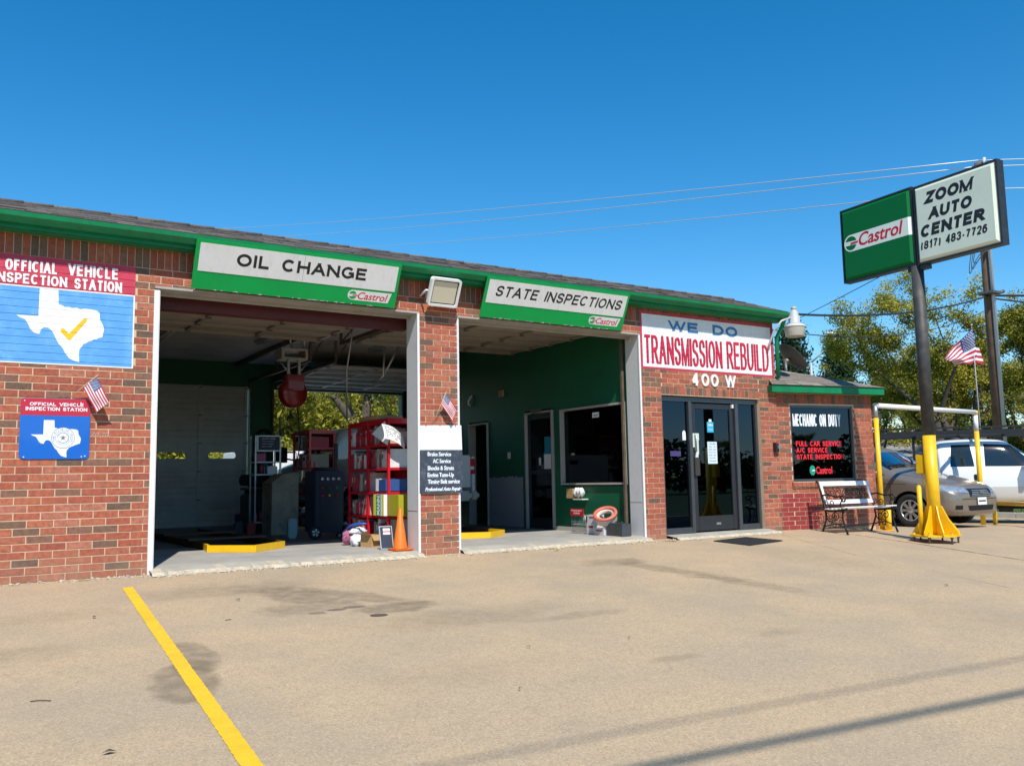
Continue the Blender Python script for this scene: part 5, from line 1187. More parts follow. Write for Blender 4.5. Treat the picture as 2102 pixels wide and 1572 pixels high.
for k in range(4):
    b = MB(); b.lathe([(.20, 0), (.30, .01), (.33, .06), (.33, .14), (.30, .19), (.20, .20), (.18, .17), (.18, .03), (.20, 0)], (5.35, 7.3, .065+k*.205), (0, 0, 1), 28)
    tag(b.build('spare_tyre', M_rubber, smooth=False), 'black tyre, %s of the stack at the back of the left bay' % ['lowest', 'second from the bottom', 'third from the bottom', 'topmost'][k], 'tyre', 'stacked tyres at the back')
b = MB(); b.lathe([(.0, .005), (.15, .005), (.18, .30), (.185, .30), (.155, .0), (0, 0)], (4.98, 7.2, .06), (0,0,1), 20); tag(b.build('blue_bucket', mat('dark_blue_plastic', (.015, .03, .10), .4), recalc=False), 'dark blue bucket on the floor before the closed rear door', 'bucket')
# hose reel, lamp, opener, fluorescent tubes
hr = thing('hose_reel', 'red enclosed hose reel hanging from the ceiling of the left bay', 'hose reel', (4.82, 4, 2.5))
M_reel = mat('reel_red', (.22, .006, .01), .4, coat=.3)
b = MB(); b.lathe([(0, -.09), (.22, -.09), (.24, -.06), (.24, .06), (.22, .09), (0, .09)], (4.82, 4.0, 2.40), (.25, -1, 0), 28); b.build('reel_drum', M_reel, hr)
b = MB(); b.box((4.68, 3.88, 2.44), (4.98, 4.12, 2.70)); b.build('reel_housing', M_reel, hr, bevel=.02)
b = MB(); b.box((4.72, 3.97, 2.70), (4.76, 4.03, 3.0)); b.box((4.90, 3.97, 2.70), (4.94, 4.03, 3.0)); b.tube([(4.60, 4, 2.9), (4.78, 4, 2.72)], .014, 6); b.tube([(5.06, 4, 2.9), (4.90, 4, 2.72)], .014, 6); b.build('reel_bracket', M_steel, hr)
dl = thing('drop_lamp', 'black bell shaped drop light hanging on its cord below the red reel', 'lamp', (4.78, 4, 2.0))
b = MB(); b.tube([(4.80, 4, 2.20), (4.785, 3.99, 2.06)], .008, 6); b.tube([(4.78, 4, 2.0), (4.6, 4.02, 1.90), (4.5, 4.05, 1.8)], .005, 6); b.build('cord', M_rubber, dl)
b = MB(); b.lathe([(.015, .09), (.03, .06), (.06, .01), (.055, 0), (0, .02)], (4.785, 3.99, 1.98), (0, 0, 1), 16); b.build('lamp_shade', M_rubber, dl)
op = thing('door_opener', 'cream door opener box on a steel frame above the red hose reel', 'door opener', (4.8, 4, 3.05))
b = MB(); b.box((4.60, 3.9, 2.95), (5.04, 4.25, 2.98)); b.box((4.60, 3.9, 3.10), (5.04, 4.25, 3.13)); b.box((4.60, 3.9, 2.98), (4.64, 4.25, 3.10)); b.box((5.0, 3.9, 2.98), (5.04, 4.25, 3.10)); b.build('opener_casing', M_fr, op)
b = MB(); b.tube([(4.8, 4.0, 3.13), (4.7, 4.0, 3.6)], .014, 6); b.tube([(5.0, 4.0, 3.13), (5.02, 4.0, 3.6)], .018, 6); b.build('hanger', M_steel, op)
def tube_light(label, x, y0, y1, z=3.60):
    t_ = thing('tube_light', label, 'ceiling light', (x, (y0+y1)/2, z), 'unlit tube lights on the garage ceiling')
    b = MB(); b.box((x-.09, y0, z-.055), (x+.09, y1, z)); b.build('fixture', M_trimgrey, t_, bevel=.01)
    for dx in (-.04, .04): b = MB(); b.tube([(x+dx, y0+.03, z-.08), (x+dx, y1-.03, z-.08)], .016, 8); b.build('tube', M_paper, t_)
tube_light('long unlit tube light on the ceiling left of the hose reel', 4.95, 4.75, 6.3); tube_light('unlit tube light on the ceiling at the left rear corner', 3.2, 5.4, 7.0); tube_light('unlit tube light on the ceiling near the right partition wall', 7.2, 4.6, 6.2)

# ------------------------------------------------------------------ right bay clutter by the partition
bk = thing('wire_basket', 'wire display basket with a red lettered header by the green wall', 'basket', (8.6, 1.2, .06))
b = MB()
for k in range(11): b.tube([(8.52, 1.38-k*.034, .065), (8.50, 1.38-k*.034, .36)], .003, 5)
for z in (.09, .2, .34):
    b.tube([(8.51, 1.40, z), (8.51, 1.03, z), (8.72, 1.03, z), (8.72, 1.40, z), (8.51, 1.40, z)], .0035, 5)
for k in range(6): b.tube([(8.52+k*.04, 1.03, .065), (8.51+k*.04, 1.03, .36)], .003, 5)
b.build('wire_frame', M_steel, bk)
b = MB(); b.box((8.485, 1.05, .34), (8.495, 1.38, .45)); b.build('header_card', M_redpaint, bk)
text('header_lettering', 'WINDSHIELD', Fr((8.484, 0, 0), (0, -1, 0), (0, 0, 1)), -1.36, .41, .28, .022, .0012, M_paper, bk, bold=.02); text('header_lettering', 'WASH', Fr((8.484, 0, 0), (0, -1, 0), (0, 0, 1)), -1.30, .365, .16, .03, .0012, M_paper, bk, bold=.02)
M_carton = mat('white_carton', (.62, .60, .60), .6, var=.15, scale=30, dirt=(.3, .1, .1), dscale=30, damt=.5)
for (x0, x1, y0, y1, z0, z1, lab) in [(8.50, 8.70, .80, .99, .062, .24, 'white printed carton on the floor right of the wire basket'), (8.51, 8.70, .80, .98, .243, .36, 'white printed carton stacked on the carton beside the wire basket'), (8.46, 8.62, .52, .76, .062, .17, 'crumpled white carton on the floor under the air filter')]:
    b = MB(); b.box((x0, y0, z0), (x1, y1, z1), M_carton); b.box((x0-.001, y0+.03, z0+(z1-z0)*.55), (x0, y1-.05, z0+(z1-z0)*.75), M_rowred); tag(b.build('parts_carton', None), lab, 'box')
af = thing('air_filter', 'round pleated air filter with a red rubber rim leaning on the cartons', 'air filter', (8.6, .65, .35))
ax = Vector((-.45, -.30, .85)).normalized(); b = MB(); b.lathe([(.165, -.05), (.175, .03), (.178, .05), (.10, .05), (.11, .0)], (8.56, .58, .33), ax, 32); b.build('filter_body', mat('pleated_paper', (.60, .50, .42), .8, var=.2, scale=50), af, recalc=False)
b = MB(); b.lathe([(.172, .045), (.19, .055), (.185, .08), (.15, .085), (.135, .07), (.14, .05), (.172, .045)], (8.56, .58, .33), ax, 32); b.build('filter_rim', mat('coral_rubber', (.62, .14, .10), .5), af)
b = MB(); b.box((8.50, .14, .062), (8.68, .50, .24)); b.box((8.52, .17, .24), (8.66, .47, .25)); b.tube([(8.55, .2, .25), (8.55, .2, .275)], .012, 8); b.tube([(8.63, .42, .25), (8.63, .42, .275)], .012, 8)
tag(b.build('car_battery', mat('battery_grey', (.05, .055, .06), .4, var=.2)), 'dark car battery on the floor beside the right door post', 'battery')
gd = thing('wall_dispenser', 'brown dispenser box with white glove packs on the green wall below the window', 'dispenser', (8.75, 1.6, .7))
b = MB(); b.box((8.72, 1.62, .60), (8.85, 1.80, .76)); b.build('dispenser_box', M_card, gd, bevel=.006)
b = MB()
for k in range(3): blob(b, (8.76, 1.57-k*.07, .70), .05, (1, .9, 1.3), n=8, m=M_trim, seed=k+20)
b.build('glove_pack', None, gd, recalc=False)
b = MB(); b.box((8.72, 1.38, .58), (8.85, 1.62, .595)); b.build('dispenser_ledge', M_trim, gd)

b = MB(); b.box((5.17, 1.5, 1.803), (5.60, 2.1, 1.87)); tag(b.build('flat_carton', M_card, bevel=.006), 'flat brown carton lying on top of the tall red shelf', 'box')
# tyre machine and clutter at the back of the left bay
tm = thing('tyre_machine', 'dark tyre changing machine with round turntable beside the plywood stand', 'machine', (5.0, 6.3, .06))
b = MB(); b.box((4.75, 6.1, .06), (5.25, 6.7, .75)); b.build('machine_body', M_navy, tm, bevel=.03)
b = MB(); b.lathe([(0, .75), (.10, .75), (.10, .82), (.30, .83), (.30, .87), (0, .88)], (4.95, 6.3, 0), (0,0,1), 24); b.build('turntable', M_dsteel, tm)
b = MB(); b.box((5.16, 6.5, .75), (5.26, 6.6, 1.75)); b.box((4.9, 6.5, 1.68), (5.2, 6.58, 1.75)); b.tube([(4.95, 6.5, 1.7), (4.95, 6.4, 1.2)], .02, 8); b.build('swing_arm', M_blackmetal, tm)
b = MB(); b.lathe([(.20, 0), (.30, .01), (.33, .06), (.33, .14), (.30, .19), (.20, .20), (.18, .17), (.18, .03), (.20, 0)], (4.95, 6.3, .885), (.1, .05, 1), 28); tag(b.build('spare_tyre', M_rubber), 'black tyre lying on the turntable of the tyre machine', 'tyre')
for k, (x, y, z, r, lab) in enumerate([(6.02, 9.36, 1.9, .20, 'coil of black hose hung on the green wall left of the open rear door'), (5.85, 9.36, 1.35, .15, 'small coil of hose low on the green wall beside the closed rear door')]):
    b = MB()
    for j in range(3): b.tube([(x+(r-.02*j)*math.cos(a), y-.02*j, z+(r-.02*j)*1.2*math.sin(a)) for a in [2*math.pi*q/24 for q in range(25)]], .014, 6, caps=False)
    tag(b.build('hose_coil', M_rubber), lab, 'hose')
b = MB(); b.tube([(4.9, 4.0, 2.20), (5.0, 4.1, 1.6), (4.95, 4.2, 1.2), (5.1, 4.3, 1.15)], .010, 6); b.tube([(4.70, 4.0, 2.22), (4.62, 4.05, 2.0), (4.66, 4.1, 1.7)], .008, 6); tag(b.build('air_hose', M_rubber), 'thin black air hoses dangling from the red reel', 'hose')
jugc = [('oil_jug', (.02, .03, .05)), ('oil_jug_red', (.30, .02, .02)), ('oil_jug_white', (.5, .5, .48))]
for k, (x, y, ci, lab) in enumerate([(5.47, 3.2, 0, 'black oil jug on the floor between the cabinet and the tall red shelf'), (5.50, 3.45, 2, 'pale oil jug behind the black jug near the cabinet'), (4.55, 5.3, 1, 'red can on the floor left of the plywood stand'), (4.42, 5.6, 0, 'black can on the floor below the steel stand'), (8.2, 5.4, 2, 'pale jug on the floor by the inner doorway of the right bay')]):
    b = MB(); b.box((x-.07, y-.05, .062), (x+.07, y+.05, .27)); b.lathe([(.03, .27), (.025, .30), (0, .305)], (x+.02, y, 0), (0,0,1), 10); tag(b.build('oil_jug', mat(jugc[ci][0], jugc[ci][1], .4), bevel=.012), lab, 'jug')
b = MB()
for (x, z) in ((4.86, 1.12), (4.92, 1.12), (4.99, 1.12)): b.tube([(x, 3.45, z+.01), (x+.005, 3.46, z+.14)], .012, 6)
tag(b.build('screwdriver_set', M_redpaint), 'red handled tools standing on the dark blue cabinet', 'tools')
stf = [((.35,.33,.3), 'grey'), ((.4,.05,.05), 'red'), ((.05,.12,.3), 'blue'), ((.5,.45,.2), 'yellow')]
for k in range(8):
    x, z = 4.68+.1*(k % 4), (1.102 if k < 4 else .272); c_, nm_ = stf[k % 4]
    b = MB(); b.lathe([(0, 0), (.03, 0), (.03, .13), (.012, .16), (.012, .19), (0, .19)], (x, 5.50, z), (0,0,1), 10); tag(b.build('spray_can', mat('spray_can_'+nm_, c_, .4, metal=.2)), '%s spray can on the %s board of the steel stand' % (nm_, 'middle' if k < 4 else 'lowest'), 'can', 'spray cans on the steel stand')
# ------------------------------------------------------------------ pole sign
pz = gz(12.69, -2.19)
ps = thing('pole_sign', 'tall pole sign reading ZOOM AUTO CENTER beside a green oil brand panel, yellow base', 'sign', (12.69, -2.19, pz))
PX, PY = 12.69, -2.19
b = MB(); b.tube([(PX, PY, pz+.12), (PX, PY, 1.48)], .094, 24, M_yellow); b.build('pole_base_section', None, ps)
b = MB(); b.tube([(PX, PY, 1.48), (PX, PY, 4.12)], .092, 24, mat('weathered_dark_pole', (.06, .06, .058), .6, metal=.3, var=.3, scale=6, dirt=(.16, .13, .10), dscale=5, damt=.5)); b.build('pole', None, ps)
b = MB(); pts = [(.37*math.cos(rad(a))*1.0, .37*math.sin(rad(a))) for a in (15, 75, 135, 195, 255, 315)]
PF = Fr((PX, PY, pz+.085), (1, 0, 0), (0, 1, 0)); b.prism(pts, PF, 0, .028); b.build('base_plate', M_yellow, ps, bevel=.004)
for a in (5, 95, 185, 275, 230, 320):
    d = Vector((math.cos(rad(a)), math.sin(rad(a)), 0)); GF = Fr((PX, PY, pz+.113), d, (0, 0, 1)); b = MB(); b.prism([(.08, 0), (.345, 0), (.345, .04), (.20, .24), (.12, .42), (.08, .44)], GF, -.008, .008); b.build('gusset', M_yellow, ps)
for a in (15, 75, 135, 195, 255, 315):
    c_ = Vector((PX+.31*math.cos(rad(a)), PY+.31*math.sin(rad(a)), 0)); b = MB(); b.tube([c_+Vector((0,0,pz-.02)), c_+Vector((0,0,pz+.15))], .014, 8, M_dsteel); b.tube([c_+Vector((0,0,pz+.113)), c_+Vector((0,0,pz+.135))], .026, 6, M_yellow); b.tube([c_+Vector((0,0,pz+.06)), c_+Vector((0,0,pz+.084))], .026, 6, M_dsteel); b.build('anchor_bolt', None, ps)
b = MB(); b.box((PX-.07, PY+.085, .90), (PX+.05, PY+.21, 1.19)); b.build('junction_box', M_yellow, ps, bevel=.012)
b = MB(); b.tube([(PX-.01, PY+.15, .90), (PX-.01, PY+.15, .72)], .012, 8); b.build('conduit', M_yellow, ps)
b = MB(); b.tube([(PX-.10, PY+.16, pz+.10), (PX-.10, PY+.16, .70)], .034, 14); b.lathe([(.034, .70), (.02, .725), (0, .73)], (PX-.10, PY+.16, 0), (0,0,1), 14); b.build('side_post', M_yellow, ps)
SA = rad(5.4); SD = Vector((math.sin(SA), math.cos(SA), 0)); SN = Vector((-SD.y, SD.x, 0))
S0 = Vector((PX, PY, 0)) + SN*.07
SF = Fr(S0, -SD, (0,0,1))      # a grows towards the street
M_cab = mat('sign_cabinet_black', (.035, .036, .04), .45, metal=.3, var=.3, scale=8)
for nm, a0, a1, zz0, zz1 in (('green_cabinet', -1.375, .045, 4.125, 5.385), ('white_cabinet', .062, 1.455, 4.115, 5.36)):
    b = MB(); b.prism([(a0, zz0), (a1, zz0), (a1, zz1), (a0, zz1)], SF, -.15, -.02); cb = b.build(nm, M_cab, ps)
    face_m = mat('sign_dark_green_face', (.001, .15, .035), .5, spec=.2) if nm[0] == 'g' else mat('sign_pale_face', (.80, .84, .66), .35, coat=.3, dirt=(.60, .62, .46), dscale=1.5, damt=.25)
    e = .028; q = .05
    b = MB()
    o4 = [(a0+e, zz0+e), (a1-e, zz0+e), (a1-e, zz1-e), (a0+e, zz1-e)]; i4 = [(a0+e+q, zz0+e+q), (a1-e-q, zz0+e+q), (a1-e-q, zz1-e-q), (a0+e+q, zz1-e-q)]
    b.face([SF(*p, .028) for p in i4])
    for k in range(4):
        j = (k+1) % 4; b.face([SF(*o4[k], -.019), SF(*o4[j], -.019), SF(*i4[j], .028), SF(*i4[k], .028)])
    b.build('sign_face', face_m, cb, recalc=False)
    b = MB(); b.prism([(a0, zz0), (a0+e, zz0), (a0+e, zz1), (a0, zz1)], SF, -.019, .0); b.prism([(a1-e, zz0), (a1, zz0), (a1, zz1), (a1-e, zz1)], SF, -.019, .0); b.prism([(a0+e, zz0), (a1-e, zz0), (a1-e, zz0+e), (a0+e, zz0+e)], SF, -.019, .0); b.prism([(a0+e, zz1-e), (a1-e, zz1-e), (a1-e, zz1), (a0+e, zz1)], SF, -.019, .0); b.build('retainer', M_cab, cb)
    if nm[0] == 'g':
        W3 = mat('sign_white_band', (.86, .90, .78), .4, coat=.3)
        h0, h1 = 4.625, 4.91; R = (h1-h0)/2; cx = -1.15; cy = (h0+h1)/2
        b = MB(); P = [(cx+R*math.cos(rad(90+180*k/12)), cy+R*math.sin(rad(90+180*k/12))) for k in range(13)] + [(a1-e-q, h0), (a1-e-q, h1)]
        b.prism(P, SF, .0285, .0295); b.face([SF(a1-e-q, h0, .0295), SF(a1-e-.002, h0, -.017), SF(a1-e-.002, h1, -.017), SF(a1-e-q, h1, .0295)]); b.build('white_band', W3, cb)
        R *= .82
        b = MB(); b.prism([(cx+R*math.cos(rad(t)), cy+R*math.sin(rad(t))) for t in range(15, 171, 12)], SF, .030, .031); b.prism([(cx+R*math.cos(rad(t)), cy+R*math.sin(rad(t))) for t in range(195, 351, 12)], SF, .030, .031); b.build('brand_roundel', face_m, cb)
        b = MB(); b.prism([(cx-.02, cy-.03), (cx+.14, cy-.018), (cx+.145, cy+.012), (cx+.0, cy+.01)], SF, .0312, .0318); b.build('brand_bar', M_redink, cb)
        bm_ = text('brand_name', 'Castrol', SF, -.99, 4.675, .86, .22, .0302, M_redink, cb, bold=.015, shear=.25)
        bm_ = text('brand_name', 'Castrol', SF, -.984, 4.677, .86, .22, .0306, M_redink, cb, bold=.015, shear=.25)
    else:
        for body, x0, z0, w, h, sh, bo, ga in (('ZOOM', .275, 5.02, .83, .185, .20, .28, .09), ('AUTO', .325, 4.765, .75, .18, .20, .28, .09), ('CENTER', .165, 4.515, 1.09, .185, .20, .28, .09), ('(817) 483-7726', .16, 4.325, 1.11, .13, .14, .21, .09)):
            block('sign_lettering', body, SF, x0, z0, w-sh*h, h, .0288, M_black, cb, sw=bo, shear=sh, gap=ga)
b = MB(); b.prism([(-.14, 4.12), (.20, 4.11), (.20, 4.05), (-.14, 4.05)], SF, -.15, -.03); b.build('pole_saddle', M_cab, ps)

# ------------------------------------------------------------------ pipe frame and barrier
z0 = gz(14.03, -.38)
pf = thing('pipe_gate_frame', 'tall pipe frame, yellow below and white on top, around the minivan', 'pipe frame', (14.03, -.38, z0))
A = Vector((14.03, -.38, 0)); Bp = Vector((19.19, .69, 0)); za, zb = 2.125, 2.225
b = MB(); b.tube([A+Vector((0,0,z0)), A+Vector((0,0,1.90))], .045, 14, M_yellow); b.tube([A+Vector((0,0,1.90)), A+Vector((0,0,za))], .044, 14, M_steel); b.tube([A+Vector((0,0,z0+.003)), A+Vector((0,0,z0+.015))], .10, 16, M_yellow); b.build('post', None, pf)
b = MB(); b.tube([Bp+Vector((0,0,gz(19.19,.69))), Bp+Vector((0,0,1.80))], .052, 14, M_yellow); b.tube([Bp+Vector((0,0,1.80)), Bp+Vector((0,0,zb-.06))], .05, 14, M_white); b.tube([Bp+Vector((0,0,zb-.06)), Bp+Vector((0,0,zb+.03))], .06, 14, M_yellow); b.build('post', None, pf)
b = MB(); b.tube([A+Vector((0,0,za)), Bp+Vector((0,0,zb))], .046, 14); b.build('crossbar', M_white, pf)
b = MB(); b.tube([(13.95, -.56, gz(13.95,-.56)), (13.95, -.56, .28)], .048, 14); b.lathe([(.048, .28), (.03, .305), (0, .31)], (13.95, -.56, 0), (0,0,1), 14); b.tube([(13.95, -.56, gz(13.95,-.56)+.002), (13.95, -.56, gz(13.95,-.56)+.012)], .10, 16)
tag(b.build('bollard', M_yellow), 'short yellow steel post behind the right end of the bench', 'bollard')
b = MB(); b.tube([(19.66, .72, .222), (18.0, -2.15, .235)], .05, 12, M_yellow)
for t in (.02, 1.0):
    p = Vector((19.66, .72, .225)).lerp(Vector((18.0, -2.15, .235)), t); b.tube([p, (p.x, p.y, gz(p.x, p.y))], .045, 12, M_yellow)
tag(b.build('pipe_barrier', None), 'low yellow pipe rail in front of the white pickup', 'barrier')

# ------------------------------------------------------------------ bench
bn = thing('garden_bench', 'park bench with white slats and black scrolled iron ends below the lettered window', 'bench', (12.8, -.7, -.05), None, 0)
BA = rad(7); BU = Vector((math.cos(BA), -math.sin(BA), 0)); BO = Vector((12.27, -.93, gz(12.27, -.93))); BV = Vector((math.sin(BA), math.cos(BA), 0))   # BV: to the back
BP = lambda a, d, z: BO + BU*a + BV*d + Vector((0,0,z))
M_iron = mat('black_cast_iron', (.018, .016, .015), .45, metal=.4, var=.2); M_slat = mat('bench_white_slat', (.76, .75, .74), .5, var=.05)
L_ = 1.13
for a in (0, L_):
    b = MB()
    b.tube([BP(a, -.03, 0), BP(a, .01, .10), BP(a, .06, .24), BP(a, .05, .36), BP(a, .0, .40)], [.018, .015, .015, .016, .018], 8)
    b.tube([BP(a, .52, 0), BP(a, .46, .12), BP(a, .40, .26), BP(a, .42, .38)], [.018, .015, .015, .016], 8)
    b.tube([BP(a, -.04, .41), BP(a, .06, .385), BP(a, .2, .375), BP(a, .36, .37), BP(a, .42, .40), BP(a, .46, .52), BP(a, .50, .68), BP(a, .55, .83), BP(a, .59, .85)], .019, 8)
    # arm rest with scroll
    b.tube([BP(a, .49, .62), BP(a, .36, .64), BP(a, .18, .60), BP(a, .04, .62), BP(a, -.02, .58), BP(a, .0, .53), BP(a, .05, .53), BP(a, .05, .57)], .014, 8)
    b.tube([BP(a, .06, .40), BP(a, .10, .48), BP(a, .06, .55), BP(a, .10, .61)], .011, 8)
    def scroll(cx, cz, r, turns=1.4, s=1):
        P = []
        for k in range(22): t = k/21; an = s*t*turns*2*math.pi; rr = r*(1-.75*t); P.append(BP(a, cx+rr*math.cos(an), cz+rr*math.sin(an)))
        b.tube(P, .008, 6)
    scroll(.20, .28, .08); scroll(.32, .26, .07, s=-1); scroll(.25, .15, .06); scroll(.28, .50, .06, s=-1); scroll(.40, .50, .05)
    b.tube([BP(a, .05, .12), BP(a, .2, .17), BP(a, .3, .15), BP(a, .44, .12)], .009, 6)
    b.build('end_frame', M_iron, bn)
for d, z in ((-.02, .425), (.07, .405), (.16, .395), (.25, .392), (.34, .395)):
    b = MB(); P = [BP(-.03, d, z), BP(L_+.03, d, z), BP(L_+.03, d+.07, z-.004), BP(-.03, d+.07, z-.004)]
    vs = [b.bm.verts.new(p) for p in P]+[b.bm.verts.new(p+Vector((0,0,.022))) for p in P]
    for q in ((0,3,2,1),(4,5,6,7),(0,1,5,4),(1,2,6,5),(2,3,7,6),(3,0,4,7)): b.bm.faces.new([vs[k] for k in q])
    b.build('seat_slat', M_slat, bn, bevel=.004)
def bslat(z0, z1, a0=-.0, a1=L_, dd=0.0):
    b = MB(); dz = lambda z: .455+(z-.5)*.26
    P = [(a0, dz(z0), z0), (a1, dz(z0), z0), (a1, dz(z1), z1), (a0, dz(z1), z1)]
    vs = [b.bm.verts.new(BP(p[0], p[1]-.022, p[2])) for p in P]+[b.bm.verts.new(BP(*p)) for p in P]
    for q in ((0,3,2,1),(4,5,6,7),(0,1,5,4),(1,2,6,5),(2,3,7,6),(3,0,4,7)): b.bm.faces.new([vs[k] for k in q])
    b.build('back_slat', M_slat, bn, bevel=.004)
bslat(.475, .545); bslat(.775, .85); bslat(.546, .774, .0, .055); bslat(.546, .774, L_-.055, L_)
b = MB(); dz = lambda z: .445+(z-.5)*.26
rng = random.Random(4)
def bscroll(cx, cz, r, s, t0, th=.007, turns=1.5):
    P = []
    for k in range(20): t = k/19; an = t0+s*t*turns*2*math.pi; rr = r*(1-.8*t); z = cz+rr*math.sin(an); P.append(BP(cx+rr*math.cos(an), dz(z), z))
    b.tube(P, th, 6)
for k, (cx, cz, r) in enumerate([(.14, .70, .06), (.13, .60, .05), (.25, .66, .075), (.30, .60, .05), (.40, .69, .06), (.42, .60, .055), (.55, .66, .085), (.56, .66, .045), (.68, .60, .05), (.70, .70, .06), (.82, .66, .075), (.86, .60, .05), (.97, .70, .06), (1.0, .60, .05)]): bscroll(cx, cz, r, 1 if k % 2 else -1, k*.9)
b.build('scrollwork', M_iron, bn)
b = MB(); b.tube([BP(0, .2, .17), BP(L_/2, .2, .13), BP(L_, .2, .17)], .009, 6); b.build('brace_rod', M_iron, bn)

# ------------------------------------------------------------------ vehicles
def loft_body(stations, glass_rule, subdiv=2):
    """stations: list of (x, [(y,z) bottom centre -> top centre]) ; mirrored in y. returns bmesh, faces tagged by material index"""
    bm = bmesh.new(); rows = []
    for x, half in stations:
        ring = [(x, y, z) for y, z in half] + [(x, -y, z) for y, z in half[-2:0:-1]]
        rows.append([bm.verts.new(p) for p in ring])
    n = len(rows[0]); h = len(stations[0][1])
    for i in range(len(rows)-1):
        for j in range(n):
            fc = bm.faces.new((rows[i][j], rows[i][(j+1) % n], rows[i+1][(j+1) % n], rows[i+1][j]))
            jj = j if j < h-1 else n-1-j
            fc.material_index = glass_rule(i, jj); fc.smooth = True
    for rr, fl in ((rows[0], False), (rows[-1], True)):
        # cap as strips across
        for k in range(h-1):
            a0, a1 = rr[k], rr[k+1]; b0, b1 = rr[(n-k) % n], rr[n-k-1]
            vs = [a0, a1, b1, b0]; vs = [v for i2, v in enumerate(vs) if v not in vs[:i2]]
            if len(vs) >= 3:
                try: fc = bm.faces.new(vs); fc.smooth = True; fc.material_index = 0
                except ValueError: pass
    bmesh.ops.recalc_face_normals(bm, faces=bm.faces[:])
    return bm
def finish_body(bm, mats, cut, names, root, levels=2):
    me = bpy.data.meshes.new('body_src'); bm.to_mesh(me); bm.free()
    for m_ in mats: me.materials.append(m_)
    o = bpy.data.objects.new('body_src', me); COL.objects.link(o)
    md = o.modifiers.new('s', 'SUBSURF'); md.levels = levels; md.render_levels = levels
    cuts = []
    for c in cut:
        md = o.modifiers.new('b', 'BOOLEAN'); md.operation = 'DIFFERENCE'; md.object = c; md.solver = 'EXACT'; cuts.append(c)
    dg = bpy.context.evaluated_depsgraph_get(); dg.update(); ev = o.evaluated_get(dg); m2 = bpy.data.meshes.new_from_object(ev)
    b2 = bmesh.new(); b2.from_mesh(m2); bvh = BVHTree.FromBMesh(b2)
    for mi, nm in names:
        b3 = b2.copy(); bmesh.ops.delete(b3, geom=[fc for fc in b3.faces if fc.material_index not in mi], context='FACES')
        if not b3.faces: b3.free(); continue
        me3 = bpy.data.meshes.new(nm); b3.to_mesh(me3); b3.free()
        for m_ in mats: me3.materials.append(m_)
        p = bpy.data.objects.new(nm, me3); COL.objects.link(p); attach(p, root)
    bpy.data.objects.remove(o)
    for c in cuts: bpy.data.objects.remove(c)
    b2.free(); return bvh
def cutter(x, z, r, w0, w1, mats, mi):
    b = MB(); b.tube([(x, w0, z), (x, w1, z)], r, 32, smooth=False); b.bm.faces.ensure_lookup_table()
    me = bpy.data.meshes.new('cut'); 
    for fc in b.bm.faces: fc.material_index = mi
    bmesh.ops.recalc_face_normals(b.bm, faces=b.bm.faces[:]); b.bm.to_mesh(me); b.bm.free()
    for m_ in mats: me.materials.append(m_)
    o = bpy.data.objects.new('cut', me); COL.objects.link(o); return o
def patch(name, bvh, root, corners, direction, m_, off=.004, n=8, thick=True):
    """a panel laid on the body: quad corners projected along direction"""
    c = [Vector(p) for p in corners]; d = Vector(direction).normalized(); b = MB(); G = []
    for i in range(n+1):
        row = []
        for j in range(n+1):
            s, t = i/n, j/n; p = (c[0]*(1-s)+c[1]*s)*(1-t)+(c[3]*(1-s)+c[2]*s)*t
            hit = bvh.ray_cast(p-d*3, d)
            row.append(hit[0]-d*off if hit[0] is not None else None)
        G.append(row)
    for i in range(n):
        for j in range(n):
            q = [G[i][j], G[i+1][j], G[i+1][j+1], G[i][j+1]]
            if all(v is not None for v in q) and max((q[0]-q[2]).length, (q[1]-q[3]).length) < .35: b.face(q)
    bmesh.ops.remove_doubles(b.bm, verts=b.bm.verts[:], dist=1e-5)
    return b.build(name, m_, root, smooth=True)
M_alloy = mat('alloy_rim', (.55, .55, .56), .3, metal=.8)
def car_wheel(root, x, y, z, r, w, side, spokes=8, rimr=.66, m_=None):
    """side -1: outer face towards -y"""
    ax = (0, side, 0); b = MB(); rr = r*rimr
    b.lathe([(rr, -w), (r*.96, -w), (r, -w*.85), (r, -w*.12), (r*.965, -.008), (r*.86, .004), (rr+.012, .0), (rr, -.012), (rr, -w)], (x, y, z), ax, 36); wh = b.build('wheel', M_rubber, root)
    b = MB(); b.lathe([(rr, -.02), (rr-.006, .002), (rr-.022, .0), (rr-.03, -.05), (rr-.03, -.14)], (x, y, z), ax, 36, m_ or M_alloy)
    b.lathe([(0, .0), (.035, .0), (.05, -.01), (.075, -.016), (.08, -.03)], (x, y, z), ax, 20, m_ or M_alloy)
    b.lathe([(0, -.13), (rr-.03, -.13)], (x, y, z), ax, 24, M_dark)
    for k in range(spokes):
        t = 2*math.pi*k/spokes
        def P_(rad_, off, dep): return Vector((x+rad_*math.cos(t)-off*math.sin(t), y+side*dep, z+rad_*math.sin(t)+off*math.cos(t)))
        i0, i1 = .05, rr-.012; f0, f1 = .026*spokes**-.5*2.4, .040*spokes**-.5*2.4
        q = [P_(i0, -f0, -.012), P_(i0, f0, -.012), P_(i1, f1, -.004), P_(i1, -f1, -.004)]; ql = [P_(i0, -f0, -.045), P_(i0, f0, -.045), P_(i1, f1, -.04), P_(i1, -f1, -.04)]
        b.face(q, m_ or M_alloy); b.face([q[0], q[3], ql[3], ql[0]], m_ or M_alloy); b.face([q[1], q[2], ql[2], ql[1]], m_ or M_alloy)
    b.build('rim', None, wh, recalc=False)
    return wh

